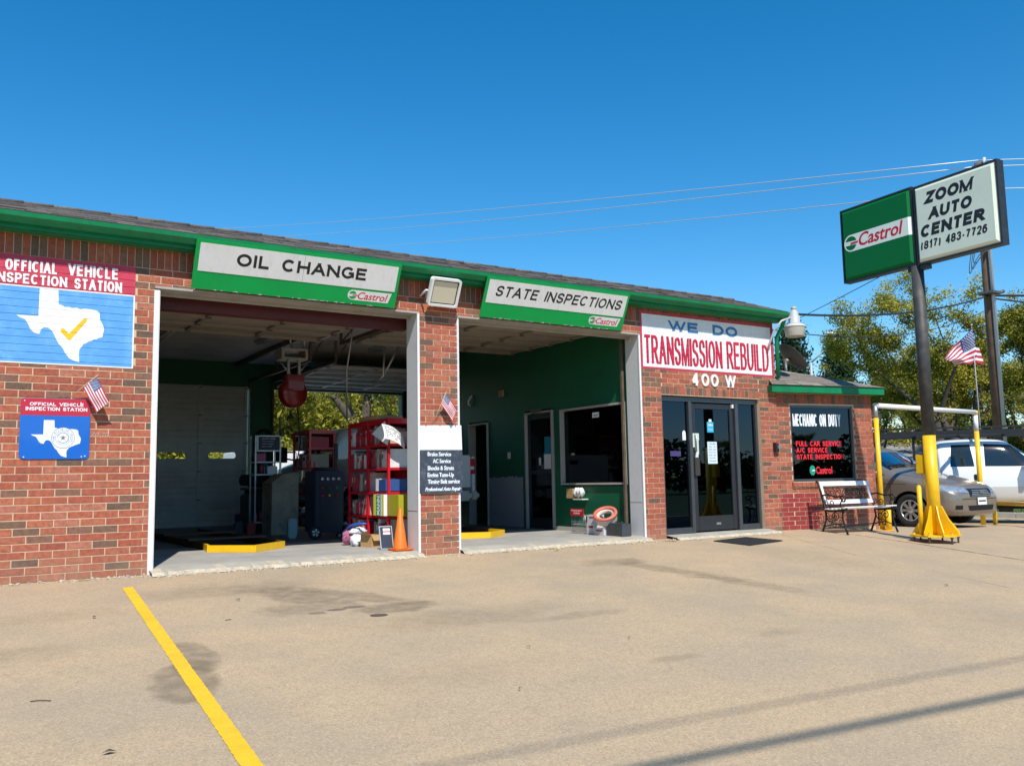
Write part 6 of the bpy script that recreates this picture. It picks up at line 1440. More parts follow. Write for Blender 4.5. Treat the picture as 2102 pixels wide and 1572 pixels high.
M_van = mat('taupe_metallic_paint', (.235, .195, .155), .3, metal=.35, coat=.6)
M_cglass = glass('car_glass', (.82, .88, .86), 1.2)
M_trimblk = mat('car_black_trim', (.015, .015, .017), .7, spec=.2)
def van_half(x, w, zb, zt, ztop, wt):
    m = lambda a, c, t: a+(c-a)*t
    return (x, [(0, zb), (w*.80, zb), (w*.96, zb+.07), (w, zb+(zt-zb)*.45), (w, zt-.08), (w-.02, zt), (m(w, wt, .22), m(zt, ztop, .18)), (m(w, wt, .80), m(zt, ztop, .86)), (wt*.72, ztop-.004), (0, ztop+.012)])
def make_van():
    root = thing('parked_minivan', 'taupe minivan parked nose out between the annex and the yellow pipe posts', 'minivan', (0, 0, 0))
    st = [(.965, .50, .34, .58, .66, .36), (.93, .70, .25, .62, .74, .50), (.82, .83, .21, .69, .83, .62), (.58, .915, .20, .78, .92, .70), (.10, .95, .22, .90, 1.03, .76), (-.30, .96, .22, .98, 1.10, .78), (-.38, .96, .22, .985, 1.13, .78), (-1.18, .96, .22, 1.02, 1.64, .66), (-1.36, .96, .22, 1.02, 1.69, .655), (-2.0, .96, .22, 1.03, 1.735, .66), (-3.0, .96, .22, 1.04, 1.735, .66), (-3.75, .95, .24, 1.05, 1.71, .65), (-4.0, .93, .28, 1.06, 1.60, .62), (-4.12, .88, .32, 1.0, 1.15, .7)]
    S_ = [van_half(*s) for s in st]
    def rule(i, j):
        if i == 6 and j in (7, 8): return 1                       # windscreen
        if i in (7, 8, 9, 10) and j == 6: return 2                # side glass
        if i == 6 and j == 6: return 2 if False else 0
        if i == 11 and j in (8,): return 0
        if i == 12 and j in (7, 8): return 4
        return 0
    mats = [M_van, M_cglass, M_cglass, M_trimblk, M_cglass]
    cuts = []
    for x in (0, -3.0):
        for s in (1, -1): cuts.append(cutter(x, .335, .395, s*.60, s*1.2, mats, 3))
    bvh = finish_body(loft_body(S_, rule), mats, cuts, [((0, 3), 'body'), ((1,), 'windscreen'), ((2,), 'side_window'), ((4,), 'rear_window')], root)
    for x in (0, -3.0):
        for s in (1, -1): car_wheel(root, x, s*.945, .335, .335, .20, s)
    chrome = mat('headlamp_glass', (.50, .52, .54), .18, metal=.6, coat=1.0, var=.35, scale=18); blk = M_trimblk
    for s in (1, -1):
        patch('headlight', bvh, root, [(1.5, s*.40, .675), (1.5, s*.93, .72), (1.5, s*.93, .86), (1.5, s*.42, .80)], (-1, 0, 0), chrome, .008, 10)
        patch('headlight', bvh, root, [(.86, s*1.5, .70), (.52, s*1.5, .76), (.50, s*1.5, .84), (.84, s*1.5, .80)], (0, -s, 0), chrome, .008, 8)
        patch('fog_lamp', bvh, root, [(1.5, s*.62, .36), (1.5, s*.76, .36), (1.5, s*.76, .44), (1.5, s*.62, .44)], (-1, 0, 0), blk, .006, 4)
        patch('wing_seam', bvh, root, [(-.40, s*1.5, .28), (-.412, s*1.5, .28), (-.412, s*1.5, 1.0), (-.40, s*1.5, 1.0)], (0, -s, 0), blk, .002, 4)
        patch('wing_crease', bvh, root, [(.45, s*1.5, .865), (-2.9, s*1.5, .90), (-2.9, s*1.5, .908), (.45, s*1.5, .873)], (0, -s, 0), blk, .002, 12)
        patch('quarter_glass', bvh, root, [(-.55, s*1.5, 1.06), (-1.10, s*1.5, 1.08), (-1.20, s*1.5, 1.36), (-.95, s*1.5, 1.26)], (0, -s, 0), blk, .004, 6)
        patch('bonnet_seam', bvh, root, [(.62, s*.66, 3), (-.35, s*.80, 3), (-.35, s*.79, 3), (.62, s*.65, 3)], (0, 0, -1), blk, .002, 8)
        b = MB(); blob(b, (-.62, s*1.04, 1.10), .10, (.5, 1.0, .75), n=8, m=M_van, amp=0); b.build('door_mirror', None, root)
    for k in range(4): patch('grille_bar', bvh, root, [(1.5, -.34+k*.02, .615+k*.035), (1.5, .34-k*.02, .615+k*.035), (1.5, .34-k*.02, .632+k*.035), (1.5, -.34+k*.02, .632+k*.035)], (-1, 0, 0), M_steel, .016, 8)
    patch('grille', bvh, root, [(1.5, -.36, .60), (1.5, .36, .60), (1.5, .42, .765), (1.5, -.42, .765)], (-1, 0, 0), blk, .006, 10)
    patch('lower_intake', bvh, root, [(1.5, -.42, .33), (1.5, .42, .33), (1.5, .46, .43), (1.5, -.46, .43)], (-1, 0, 0), blk, .006, 10)
    patch('bumper_seam', bvh, root, [(1.5, -.84, .555), (1.5, .84, .555), (1.5, .84, .565), (1.5, -.84, .565)], (-1, 0, 0), blk, .003, 14)
    b = MB(); b.box((.985, -.045, .655), (1.0, -.03, .735)); b.box((.985, .03, .655), (1.0, .045, .735)); b.box((.985, -.03, .688), (1.0, .03, .702)); b.build('bonnet_emblem', M_alloy, root)
    b = MB(); b.box((.985, -.155, .44), (.992, .155, .585), M_paper); b.box((.992, -.13, .50), (.994, .13, .53), M_navy); b.build('number_plate', None, root)
    b = MB(); b.tube([(.10, .1, 1.055), (-.28, .75, 1.13)], .006, 4); b.build('wiper', blk, root)
    # inside: seats, dash and wheel seen through the glass
    b = MB(); b.box((-.75, -.80, .60), (-.45, .80, 1.0)); b.build('dashboard', mat('beige_interior', (.45, .42, .36), .8), root, bevel=.05)
    for s in (.38, -.38):
        b = MB(); b.box((-1.7, s-.24, .45), (-1.2, s+.24, .72)); b.box((-1.82, s-.24, .6), (-1.65, s+.24, 1.25)); b.box((-1.82, s-.12, 1.27), (-1.70, s+.12, 1.45)); b.build('seat', MATS['beige_interior'], root, bevel=.05)
    b = MB(); P = [(-.92+.05*math.cos(t), .38+.18*math.sin(t), 1.0+.17*math.cos(t)) for t in [2*math.pi*k/20 for k in range(21)]]; b.tube(P, .013, 6, caps=False); b.tube([(-.92, .38, 1.0), (-.72, .38, .92)], .02, 6); b.build('steering_wheel', M_trimblk, root)
    return root
van = make_van(); van.location = (16.72+.95, .82, gz(16.7, .8)); van.rotation_euler = (0, 0, rad(-90))

M_tw = mat('white_car_paint', (.78, .80, .82), .28, coat=.8); M_tlow = mat('silver_lower_paint', (.60, .58, .54), .35, metal=.2, coat=.6)
def pickup(label, rack):
    root = thing('pickup_truck', label, 'pickup truck', (0, 0, 0))
    def half(x, w, zb, zt, ztop, wt):
        m = lambda a, c, t: a+(c-a)*t
        return (x, [(0, zb), (w*.9, zb), (w-.01, zb+.05), (w+.01, m(zb, zt, .5)), (w, zt-.09), (w-.01, zt), (m(w, wt, .18), m(zt, ztop, .14)), (m(w, wt, .86), m(zt, ztop, .90)), (wt*.8, ztop-.004), (0, ztop+.02)])
    st = [(1.0, .70, .62, 1.02, 1.10, .6), (.97, .90, .55, 1.06, 1.16, .75), (.80, .97, .52, 1.12, 1.22, .8), (.0, 1.0, .52, 1.20, 1.30, .8), (-.50, 1.0, .52, 1.24, 1.34, .82), (-.58, 1.0, .52, 1.245, 1.36, .82), (-1.22, 1.0, .52, 1.27, 1.90, .74), (-1.38, 1.0, .52, 1.27, 1.95, .73), (-1.95, 1.0, .52, 1.27, 1.975, .73), (-2.62, 1.0, .52, 1.27, 1.955, .73), (-2.74, .98, .52, 1.27, 1.90, .72), (-2.78, .94, .55, 1.2, 1.80, .70)]
    rule = lambda i, j: 1 if (i == 5 and j in (7, 8)) else 0
    mats = [M_tw, M_cglass, M_cglass, M_trimblk]
    cuts = [cutter(0, .40, .47, s*.66, s*1.3, mats, 3) for s in (1, -1)]
    bvh = finish_body(loft_body([half(*s) for s in st], rule), mats, cuts, [((0, 3), 'cab'), ((1,), 'windscreen')], root)
    blk = M_trimblk; dk = mat('dark_side_glass', (.015, .022, .025), .05, coat=1.0)
    for s in (1, -1):
        patch('side_window', bvh, root, [(-2.52, s*1.5, 1.33), (-2.02, s*1.5, 1.33), (-2.05, s*1.5, 1.83), (-2.44, s*1.5, 1.83)], (0, -s, 0), dk, .006, 8)
        patch('side_window', bvh, root, [(-1.80, s*1.5, 1.33), (-.72, s*1.5, 1.31), (-1.20, s*1.5, 1.80), (-1.76, s*1.5, 1.84)], (0, -s, 0), dk, .006, 10)
        patch('window_divider', bvh, root, [(-1.12, s*1.5, 1.32), (-1.08, s*1.5, 1.32), (-1.22, s*1.5, 1.80), (-1.26, s*1.5, 1.80)], (0, -s, 0), blk, .010, 6)
        for xx in (-1.92, -.62): patch('door_seam', bvh, root, [(xx, s*1.5, .62), (xx-.012, s*1.5, .62), (xx-.012, s*1.5, 1.27), (xx, s*1.5, 1.27)], (0, -s, 0), blk, .003, 5)
        patch('lower_panel', bvh, root, [(-2.70, s*1.5, .58), (-.50, s*1.5, .58), (-.50, s*1.5, .86), (-2.70, s*1.5, .86)], (0, -s, 0), M_tlow, .005, 12)
        b = MB(); b.box((-2.05, s*1.0-.03, 1.02), (-1.93, s*1.0+.03, 1.15)); b.build('door_handle', blk, root, bevel=.01)
        b = MB(); b.box((-.95, s*1.30-.12, 1.30), (-.85, s*1.30+.12, 1.62)); b.tube([(-.9, s*.98, 1.35), (-.9, s*1.2, 1.38)], .02, 6); b.tube([(-.9, s*.98, 1.52), (-.9, s*1.2, 1.52)], .02, 6); b.build('door_mirror', blk, root, bevel=.02)
        patch('headlight', bvh, root, [(1.5, s*.60, .95), (1.5, s*.92, .95), (1.5, s*.92, 1.10), (1.5, s*.60, 1.10)], (-1, 0, 0), MATS['headlamp_glass'], .006, 6)
        b = MB(); b.box((-4.96, s*.90-.06 if s > 0 else -.99, .98), (-4.915, .99 if s > 0 else s*.90+.06, 1.26), M_redink); b.box((-4.962, s*.93-.04, 1.06), (-4.9605, s*.93+.04, 1.12), M_paper); b.build('tail_light', None, root)
        for xx in (0, -3.75): car_wheel(root, xx, s*.98, .40, .40, .26, s, 7, .58)
    patch('grille', bvh, root, [(1.5, -.55, .80), (1.5, .55, .80), (1.5, .58, 1.12), (1.5, -.58, 1.12)], (-1, 0, 0), blk, .006, 8)
    b = MB()
    for s in (1, -1):
        y0, y1 = (s*.93, s*1.0) if s > 0 else (s*1.0, s*.93)
        b.box((-4.95, y0, .80), (-2.82, y1, 1.30)); b.box((-4.95, y0, .55), (-4.30, y1, .80)); b.box((-3.20, y0, .55), (-2.82, y1, .80))
        b.box((-4.30, y0+.001, .55), (-4.20, y1-.001, .80)); b.box((-3.32, y0+.001, .55), (-3.20, y1-.001, .80))
    b.box((-2.86, -.93, .60), (-2.82, .93, 1.32)); b.box((-4.9, -.93, .60), (-2.86, .93, .64)); bed = b.build('truck_bed', M_tw, root, bevel=.012)
    b = MB(); b.box((-4.99, -.88, .74), (-4.955, .88, 1.30)); b.box((-5.0, -.86, 1.27), (-4.94, .86, 1.325)); tg = b.build('tailgate', M_tw, root, bevel=.012)
    b = MB(); b.box((-4.995, -.10, 1.14), (-4.991, .10, 1.22)); b.build('handle', blk, tg)
    b = MB()
    P = [(-1.0, .50, .70), (-.85, .45, .70), (.85, .45, .70), (1.0, .50, .70)]
    b.box((-5.17, -.80, .50), (-5.0, .80, .68)); b.box((-5.14, .80, .52), (-4.95, .99, .67)); b.box((-5.14, -.99, .52), (-4.95, -.80, .67)); b.build('rear_bumper', M_tlow, root, bevel=.04)
    b = MB(); b.box((.93, -1.0, .50), (1.12, 1.0, .74)); b.build('front_bumper', M_alloy, root, bevel=.04)
    b = MB(); b.box((-4.8, -.5, .35), (.7, .5, .55)); b.tube([(-3.75, -.8, .40), (-3.75, .8, .40)], .06, 10); b.tube([(0, -.8, .40), (0, .8, .40)], .05, 10); b.build('chassis', M_dark, root)
    if rack:
        b = MB()
        for s in (1, -1):
            b.box((-4.95, s*.95-.03, 2.05), (.35, s*.95+.03, 2.13)); b.box((-4.95, s*.95-.02, 2.20), (-.4, s*.95+.02, 2.24))
            for xx in (-4.6, -2.95): b.box((xx-.03, s*.95-.03, 1.30), (xx+.03, s*.95+.03, 2.2))
            b.tube([(-.6, s*.95, 1.95), (-.3, s*.95, 2.08)], .025, 6)
        for xx in (-4.7, -3.8, -2.9, -1.9, -.9, .2): b.box((xx-.025, -.95, 2.10), (xx+.025, .95, 2.15))
        b.build('ladder_rack', M_blackmetal, root)
    return root
tr = pickup('white extended cab pickup with black ladder rack, parked at the right edge behind the minivan', True)
tr.location = (21.78, .23, gz(21.8, .2)); tr.rotation_euler = (0, 0, math.atan2(-.743, .669))
t2 = pickup('white pickup inside the right bay with its tailgate and bumper towards the opening', False)
t2.location = (7.28, 8.95, .06); t2.rotation_euler = (0, 0, rad(90))
# ------------------------------------------------------------------ utility pole, wires, flagpole
M_wood = mat('weathered_pole_wood', (.14, .085, .05), .9, var=.3, scale=3, bump=.4, bscale=20)
up = thing('utility_pole', 'leaning brown wooden utility pole with a pale conduit, behind the white pickup', 'utility pole', (26.35, 3.98, -.35))
PT = Vector((25.39, 3.47, 9.98)); PB = Vector((26.45, 4.03, -.4))
b = MB(); b.tube([PB, PT], [.19, .12], 14); b.build('pole_shaft', M_wood, up)
pp_ = lambda z: PB.lerp(PT, (z-PB.z)/(PT.z-PB.z))
b = MB(); off = Vector((-.10, -.19, 0)); b.tube([pp_(0)+off, pp_(7.35)+off*.9, pp_(7.55)+off*.9+Vector((-.10, -.1, 0)), pp_(7.5)+off*.9+Vector((-.24, -.2, 0))], .055, 10); b.build('conduit', mat('pale_conduit', (.50, .56, .62), .5, metal=.2), up)
b = MB()
for z in (9.12, 9.79, 9.94): p = pp_(z); b.lathe([(.0, .16), (.05, .14), (.035, .10), (.06, .07), (.03, 0)], p+Vector((0, -.14, 0)), (0, -.3, 1), 10)
b.build('insulator', M_trim, up)
b = MB(); b.box((25.3, 3.3, 6.05), (25.75, 3.75, 6.12)); b.tube([(25.75, 3.4, 6.08), (25.9, 3.3, 6.14)], .05, 8)
b.build('cable_bracket', M_dsteel, up)
def wire(label, pts, sag, r, m_, group, n=28, cat='wire'):
    P = []
    for (p, q) in zip(pts[:-1], pts[1:]):
        p, q = Vector(p), Vector(q)
        for k in range(n+1):
            t = k/n; v = p.lerp(q, t); v.z -= sag*4*t*(1-t); P.append(v)
    b = MB(); b.tube(P, r, 6); o = b.build('overhead_wire', m_); tag(o, label, cat, group); return o
M_wl1 = mat('bright_aluminium_wire', (.62, .65, .70), .4, metal=.3); M_wd = mat('black_cable', (.02, .02, .022), .6)
a1, a2, a3 = pp_(10.05), pp_(9.87), pp_(9.2)
wire('topmost pale wire in the sky running left from the utility pole', [(17, 115, 35.0), a1], .8, .017, M_wl1, 'pale wires in the sky')
wire('second pale wire from the top running left from the utility pole', [(24, 108, 33.2), a2], .8, .017, M_wl1, 'pale wires in the sky')
wire('lowest of the three pale wires running left behind the pole sign', [(30, 104, 31.6), a3], .8, .017, M_wl1, 'pale wires in the sky')
for z, dz, lab in ((10.05, .02, 'top right pale wire leaving the frame beside the pole sign'), (9.87, .0, 'middle right pale wire leaving the frame beside the pole sign'), (9.2, 0, 'lower right pale wire leaving the frame beside the pole sign')):
    p = pp_(z); wire(lab, [p, (p.x+13, p.y-9.5, z+.25+dz)], .1, .015, M_wl1, 'pale wires at the right edge')
p6 = pp_(6.07); lampend = Vector((11.93, .05, 3.70))
wire('thick twisted black service cable from the garage corner to the utility pole', [lampend, p6], .25, .022, M_wd, 'black cables', cat='cable')
wire('thin black cable below the service cable', [Vector((12.0, .4, 3.5)), pp_(5.7)], .45, .010, M_wd, 'black cables', cat='cable')
wire('black cable leaving the utility pole to the right edge', [p6, (34, -1.5, 6.6)], .2, .035, M_wd, 'black cables', cat='cable')
wire('slack black cable under the one at the right edge', [pp_(6.0), (34, -1.4, 6.1)], .4, .025, M_wd, 'black cables', cat='cable')
wire('diagonal guy cable from under the pole sign down to the left', [pp_(8.3), (38, 25.5, 8.1)], .2, .014, M_wd, 'black cables', cat='cable')
b = MB()
for k in range(3):
    P = []
    for i in range(25):
        t = i/24; P.append(pp_(8.4-k*.05)+Vector((-.1-1.1*math.sin(math.pi*t)*(.7+.12*k), -.1, -.0-1.3*t*(1-t)*3.2+.1*k*math.sin(9*t)+(-1.0*t if k else -.9*t))))
    b.tube(P, .012, 5)
tag(b.build('cable_loop', M_wd), 'loose black cable loops hanging at the utility pole under the sign', 'cable')
# cables along the street behind the viewer: they draw the two shadow lines on the lot
hz_ = 7.0
def street_wire(p, q, h, r, lab):
    o = Vector((to_sun.x, to_sun.y, 0))/to_sun.z*h
    p = Vector((p[0], p[1], gz(*p)))+o+Vector((0,0,h)); q = Vector((q[0], q[1], gz(*q)))+o+Vector((0,0,h)); d = (q-p)/(q.x-p.x)
    A = p+d*(-30-p.x); B_ = p+d*(45-p.x); wire(lab, [A, B_], 0.0, r, M_wd, 'street cables', n=4); return A, B_
A1, B1 = street_wire((2.79, -6.80), (5.574, -7.066), 9.2, .034, 'thick black cable strung along the street kerb')
street_wire((2.05, -6.30), (6.45, -6.623), 10.2, .012, 'thinner black cable strung along the street above the thick one')
for e, lab in ((A1, 'wooden utility pole at the west end of the street kerb'), (B1, 'wooden utility pole at the east end of the street kerb')):
    b = MB(); b.tube([(e.x, e.y, -1), (e.x, e.y, 12.0)], [.18, .12], 12); tag(b.build('utility_pole', M_wood), lab, 'utility pole')
# flagpole
fp = thing('flagpole', 'thin metal flagpole standing behind the white pickup', 'flagpole', (24.85, 3.75, -.35))
fb, ft = Vector((24.88, 3.72, -.35)), Vector((24.45, 3.53, 5.02))
b = MB(); b.tube([fb, ft], [.022, .012], 10); b.build('pole_shaft', mat('dull_flagpole', (.3, .31, .33), .5, metal=.3), fp); b = MB(); blob(b, ft+Vector((0,0,.03)), .035, (1,1,1), n=6, m=M_steel, amp=0); b.build('finial', None, fp)
fg = thing('large_flag', 'large stars and stripes drooping from the flagpole above the minivan', 'flag', tuple(ft))
A_, B_, C_, D_ = ft+Vector((-.02,-.03,-.05)), Vector((24.62, 3.52, 3.98)), Vector((23.80, 4.08, 4.13)), Vector((24.06, 3.78, 3.93))
def bigflag(a, bb, c=0.0):
    s, t = a/1.5, bb/.95
    p = (A_*(1-t)+B_*t)*(1-s)+(C_*(1-t)+D_*t)*s
    return p + Vector((-.45, -.8, 0))*(c)
flag_cloth(fg, bigflag, 1.5, .95, lambda s, t: .09*math.sin(s*8+t*3)*s**.5+.05*math.sin(t*9+s*3)*s)
b = MB()
for k in range(6):
    m_ = M_flagred if k % 2 else M_flagwhite; z = 4.42-k*.075
    b.face([ft+Vector((.06+.012*k, 0, z-ft.z)), ft+Vector((.20+.035*k, -.06, z-ft.z-.02)), ft+Vector((.23+.035*k, -.06, z-ft.z-.09)), ft+Vector((.07+.012*k, 0, z-ft.z-.075))], m_)
b.build('flag_fold', None, fg, recalc=False)

# ------------------------------------------------------------------ trees
def leaf_mat(name, cols, w):
    m = bpy.data.materials.new(name); m.use_nodes = True; nt = m.node_tree; bs = nt.nodes['Principled BSDF']
    at_ = nd(nt, 'ShaderNodeAttribute'); at_.attribute_name = 'tone'; cr = nd(nt, 'ShaderNodeValToRGB')
    els = cr.color_ramp.elements; els[0].position = 0; els[0].color = (*cols[0], 1); els[1].position = 1; els[1].color = (*cols[-1], 1)
    for i in range(1, len(cols)-1): e = els.new(w[i]); e.color = (*cols[i], 1)
    nt.links.new(at_.outputs['Fac'], cr.inputs[0]); nt.links.new(cr.outputs[0], bs.inputs['Base Color']); bs.inputs['Roughness'].default_value = .6; bs.inputs['Specular IOR Level'].default_value = .25
    tl = nd(nt, 'ShaderNodeBsdfTranslucent'); nt.links.new(cr.outputs[0], tl.inputs[0]); mx = nd(nt, 'ShaderNodeMixShader'); mx.inputs[0].default_value = .35
    nt.links.new(bs.outputs[0], mx.inputs[1]); nt.links.new(tl.outputs[0], mx.inputs[2]); nt.links.new(mx.outputs[0], nt.nodes['Material Output'].inputs[0]); return m
L_oak = leaf_mat('spring_oak_leaves', [(.08, .10, .025), (.28, .29, .05), (.48, .43, .05), (.62, .54, .09)], [0, .35, .7, 1])
L_dark = leaf_mat('dark_cedar_leaves', [(.025, .055, .03), (.05, .10, .05), (.09, .15, .08)], [0, .5, 1])
L_bush = leaf_mat('yellow_green_leaves', [(.15, .17, .03), (.36, .34, .04), (.52, .46, .07)], [0, .5, 1])
M_bark = mat('oak_bark', (.085, .065, .05), .95, var=.3, scale=5, bump=.5, bscale=20)
def tree_mesh(seed, H=9.0, spread=4.6, n_leaf=15000, leaf=.11, lm=None, trunk_r=.26, lo=.28, shape='oak', bare=.12, forks=4):
    rng = random.Random(seed); br = MB(); tips = []
    def grow(p, d, L, r, depth):
        steps = 4; pts = [p]; rs = [r]
        for k in range(steps):
            d = (d+Vector((rng.uniform(-1,1), rng.uniform(-1,1), rng.uniform(-.5,.8)))*(.14+.05*depth)).normalized()
            p = p+d*L/steps; pts.append(p); rs.append(r*(1-.45*(k+1)/steps))
            if depth >= 2: tips.append((p, depth))
        br.tube(pts, rs, 7 if depth < 2 else 4, M_bark, caps=False)
        if depth < 4:
            nchild = forks if depth == 0 else rng.choice([2, 3, 3])
            for c in range(nchild):
                az = rng.uniform(0, 6.28) if depth else 6.28*c/nchild+rng.uniform(-.4, .4)
                out = Vector((math.cos(az), math.sin(az), rng.uniform(.1, 1.0) if depth == 0 else rng.uniform(-.25, .9)))
                nd_ = (d*.6+out*.9).normalized(); st_ = pts[-1] if c < 2 else pts[rng.choice([-2, -3])]
                grow(st_, nd_, L*rng.uniform(.62, .85), rs[-1]*.72 if depth else rs[-1]*.7, depth+1)
    if shape == 'cone':
        br.tube([(0,0,0), (0,0,H)], [trunk_r, .03], 8, M_bark)
        for k in range(130):
            t = rng.uniform(.08, 1); az = rng.uniform(0, 6.28); R = spread*(1-t)**.75*rng.uniform(.6, 1.05)+.15
            for q in (.45, .7, 1): tips.append((Vector((R*q*math.cos(az), R*q*math.sin(az), t*H+.35*q)), 3))
            br.tube([(0,0,t*H-.1), (R*math.cos(az), R*math.sin(az), t*H+.35)], [.035, .01], 4, M_bark, caps=False)
    else:
        grow(Vector((0,0,-.2)), Vector((rng.uniform(-.1,.1), rng.uniform(-.1,.1), 1)).normalized(), H*lo, trunk_r, 0)
        zs = max(t[0].z for t in tips); rr = max(math.hypot(t[0].x, t[0].y) for t in tips); sx, sz = spread/rr, H/zs
        for v in br.bm.verts: v.co.x *= sx; v.co.y *= sx; v.co.z *= sz
        tips = [(Vector((t[0].x*sx, t[0].y*sx, t[0].z*sz)), t[1]) for t in tips]
    keep = [t for t in tips if rng.random() > bare]
    me = bpy.data.meshes.new('trunk'); br.bm.to_mesh(me); br.bm.free(); me.materials.append(M_bark)
    g = np.random.RandomState(seed)
    P = np.array([t[0][:] for t in keep]); idx = g.randint(0, len(P), n_leaf); tone_c = g.rand(len(P))
    sig = .19 if shape != 'cone' else .22
    c = P[idx]+g.normal(0, sig, (n_leaf, 3))*np.array([1, 1, .75]); nrm = g.normal(0, 1, (n_leaf, 3)); nrm[:, 2] += .4; nrm /= np.linalg.norm(nrm, axis=1)[:, None]
    a = np.cross(nrm, g.normal(0, 1, (n_leaf, 3))); a /= np.linalg.norm(a, axis=1)[:, None]; b2 = np.cross(nrm, a)
    s = leaf*g.uniform(.6, 1.5, (n_leaf, 1)); V = np.stack([c-a*s, c+b2*s*.55, c+a*s, c-b2*s*.55], 1).reshape(-1, 3)
    ml = bpy.data.meshes.new('crown'); ml.vertices.add(len(V)); ml.vertices.foreach_set('co', V.ravel()); ml.loops.add(n_leaf*4); ml.loops.foreach_set('vertex_index', np.arange(n_leaf*4)); ml.polygons.add(n_leaf); ml.polygons.foreach_set('loop_start', np.arange(n_leaf)*4); ml.polygons.foreach_set('loop_total', np.full(n_leaf, 4))
    at_ = ml.attributes.new('tone', 'FLOAT', 'FACE'); at_.data.foreach_set('value', np.clip(.65*tone_c[idx]+.35*g.rand(n_leaf), 0, 1).astype(np.float32)); ml.update(); ml.materials.append(lm); return me, ml
def plant(meshes, label, loc, rz, sc, group, name='oak_tree', cat='tree', sz=None):
    r_ = thing(name, label, cat, loc, group, rz); r_.scale = (sc, sc, sz or sc)
    for nm, me in zip(('trunk', 'crown'), meshes):
        o = bpy.data.objects.new(nm, me); COL.objects.link(o); o.parent = r_
    return r_
OA = tree_mesh(11, 9.0, 4.8, 42000, .047, L_oak, bare=.42); OB = tree_mesh(23, 9.0, 4.4, 40000, .045, L_oak, bare=.42, forks=3); OC = tree_mesh(31, 9.0, 5.2, 46000, .047, L_oak, lo=.13, bare=.38)
CD = tree_mesh(5, 9.0, 2.2, 14000, .09, L_dark, shape='cone'); BU_ = tree_mesh(8, 2.6, 2.2, 9000, .06, L_bush, trunk_r=.06, lo=.12, bare=0, forks=5)
GP = 'spring oaks behind the pickup'
G0 = -.45
plant(OA, 'oak right behind the minivan, between the annex roof and the sign pole', (38.5, 16.6, G0), .4, .76, GP)
plant(OB, 'taller sparse oak crossed by the black cables left of the utility pole', (37.5, 12.2, G0), 2.0, 1.14, GP)
plant(OC, 'broad oak behind the large flag with yellow green leaves', (38.5, 11.0, G0), 4.0, .98, GP)
plant(OB, 'oak at the right edge beyond the utility pole', (40.5, 7.6, G0), 1.0, 1.08, GP)
plant(OA, 'dark limbed oak cut by the right edge of the picture', (38, 4.2, G0), 3.2, 1.08, GP)
plant(OC, 'low bushy oak above the annex roof ridge', (38, 20.0, G0), 5.1, .66, GP)
plant(OB, 'distant oak filling the gap between the annex roof and the sign pole', (46, 19.5, G0), .7, .86, GP)
plant(OC, 'distant oak behind the utility pole', (50, 13, G0), 2.6, 1.05, GP)
plant(OA, 'distant oak low on the horizon beyond the pickup', (52, 7, G0), 1.6, 1.05, GP)
for x, y, s_, lab in ((47, 3.5, 1.0, 'oak filling the sky gap right of the utility pole'), (49, 9.5, .95, 'oak low behind the utility pole and the flagpole'), (46, 15.0, .9, 'oak standing behind the annex end of the front oaks'), (44, -1.5, 1.0, 'oak just beyond the right edge of the pickup')):
    plant(OC, lab, (x, y, G0), x*.7, s_, GP)
for k, (x, y) in enumerate(((60, 26), (62, 20), (61, 13), (60, 6), (58, -1), (55, -7))):
    plant(OC, 'far oak closing the horizon behind the front oaks, %s from the annex side' % ['first', 'second', 'third', 'fourth', 'fifth', 'sixth'][k], (x, y, G0), k*1.1, .95, GP)
plant(CD, 'blue green cedar seen beside the yard lamp', (43.5, 25.2, G0), 0, 1.12, 'dark cedars beyond the annex', 'cedar_tree')
plant(CD, 'blue green cedar left of the street lamp above the annex roof', (45.0, 23.2, G0), 2, 1.04, 'dark cedars beyond the annex', 'cedar_tree')
plant(CD, 'blue green cedar closest to the gutter end', (42.5, 27.6, G0), 4, 1.15, 'dark cedars beyond the annex', 'cedar_tree')
GB = 'trees seen through the open rear door'
for k, (x, y) in enumerate(((16.5, 34), (21, 36))): plant(OC, ['far broad oak left of centre in the open rear door', 'far broad oak right of centre in the open rear door'][k], (x, y, G0), 2+k, .85, GB)
plant(OC, 'leafy oak with reddish trunk framed by the open rear door', (13.0, 19.5, G0+.3), .9, .80, GB)
plant(OA, 'oak seen at the left side of the open rear door', (11.5, 25.0, G0+.3), 2.2, .72, GB)
plant(OB, 'oak farther off in the open rear door', (18.5, 26.5, G0+.3), 1.2, .85, GB)
plant(OC, 'oak at the right side of the open rear door', (16.6, 22.5, G0+.3), 3.9, .75, GB)
for k, (x, y) in enumerate(((9.0, 20.4), (11.3, 21.6), (13.6, 22.4), (16.2, 21.5), (18.4, 23.0))):
    plant(BU_, ['yellow green bush low at the left side of the open rear door', 'yellow green bush below the oak in the open rear door', 'yellow green bush in the middle of the open rear door', 'yellow green bush hidden partly by the red shelf', 'yellow green bush farthest right in the open rear door'][k], (x, y, G0+.3), k*1.3, 1.0, 'bushes behind the garage', 'bush', 'bush')
for k in range(9):
    x = 30+k*2.4; plant(CD if False else BU_, 'low hedge bush under the oaks, number %s from the near end' % ['one', 'two', 'three', 'four', 'five', 'six', 'seven', 'eight', 'nine'][k], (44.5+.3*(k % 3), 22.5-k*3.1, G0), k*.9, 1.6, 'hedge bushes under the oaks', 'bush', 'bush')
for k, (x, y, s_) in enumerate(((9.5, 27, 1.9), (12.5, 28, 2.0), (15.5, 29.5, 2.1), (19, 29, 2.0), (22, 31, 2.1))):
    plant(BU_, 'tall yellow green thicket behind the bushes in the open rear door, %s from the left' % ['first', 'second', 'third', 'fourth', 'fifth'][k], (x, y, G0+.3), k*1.9, s_, 'bushes behind the garage', 'bush', 'bush')
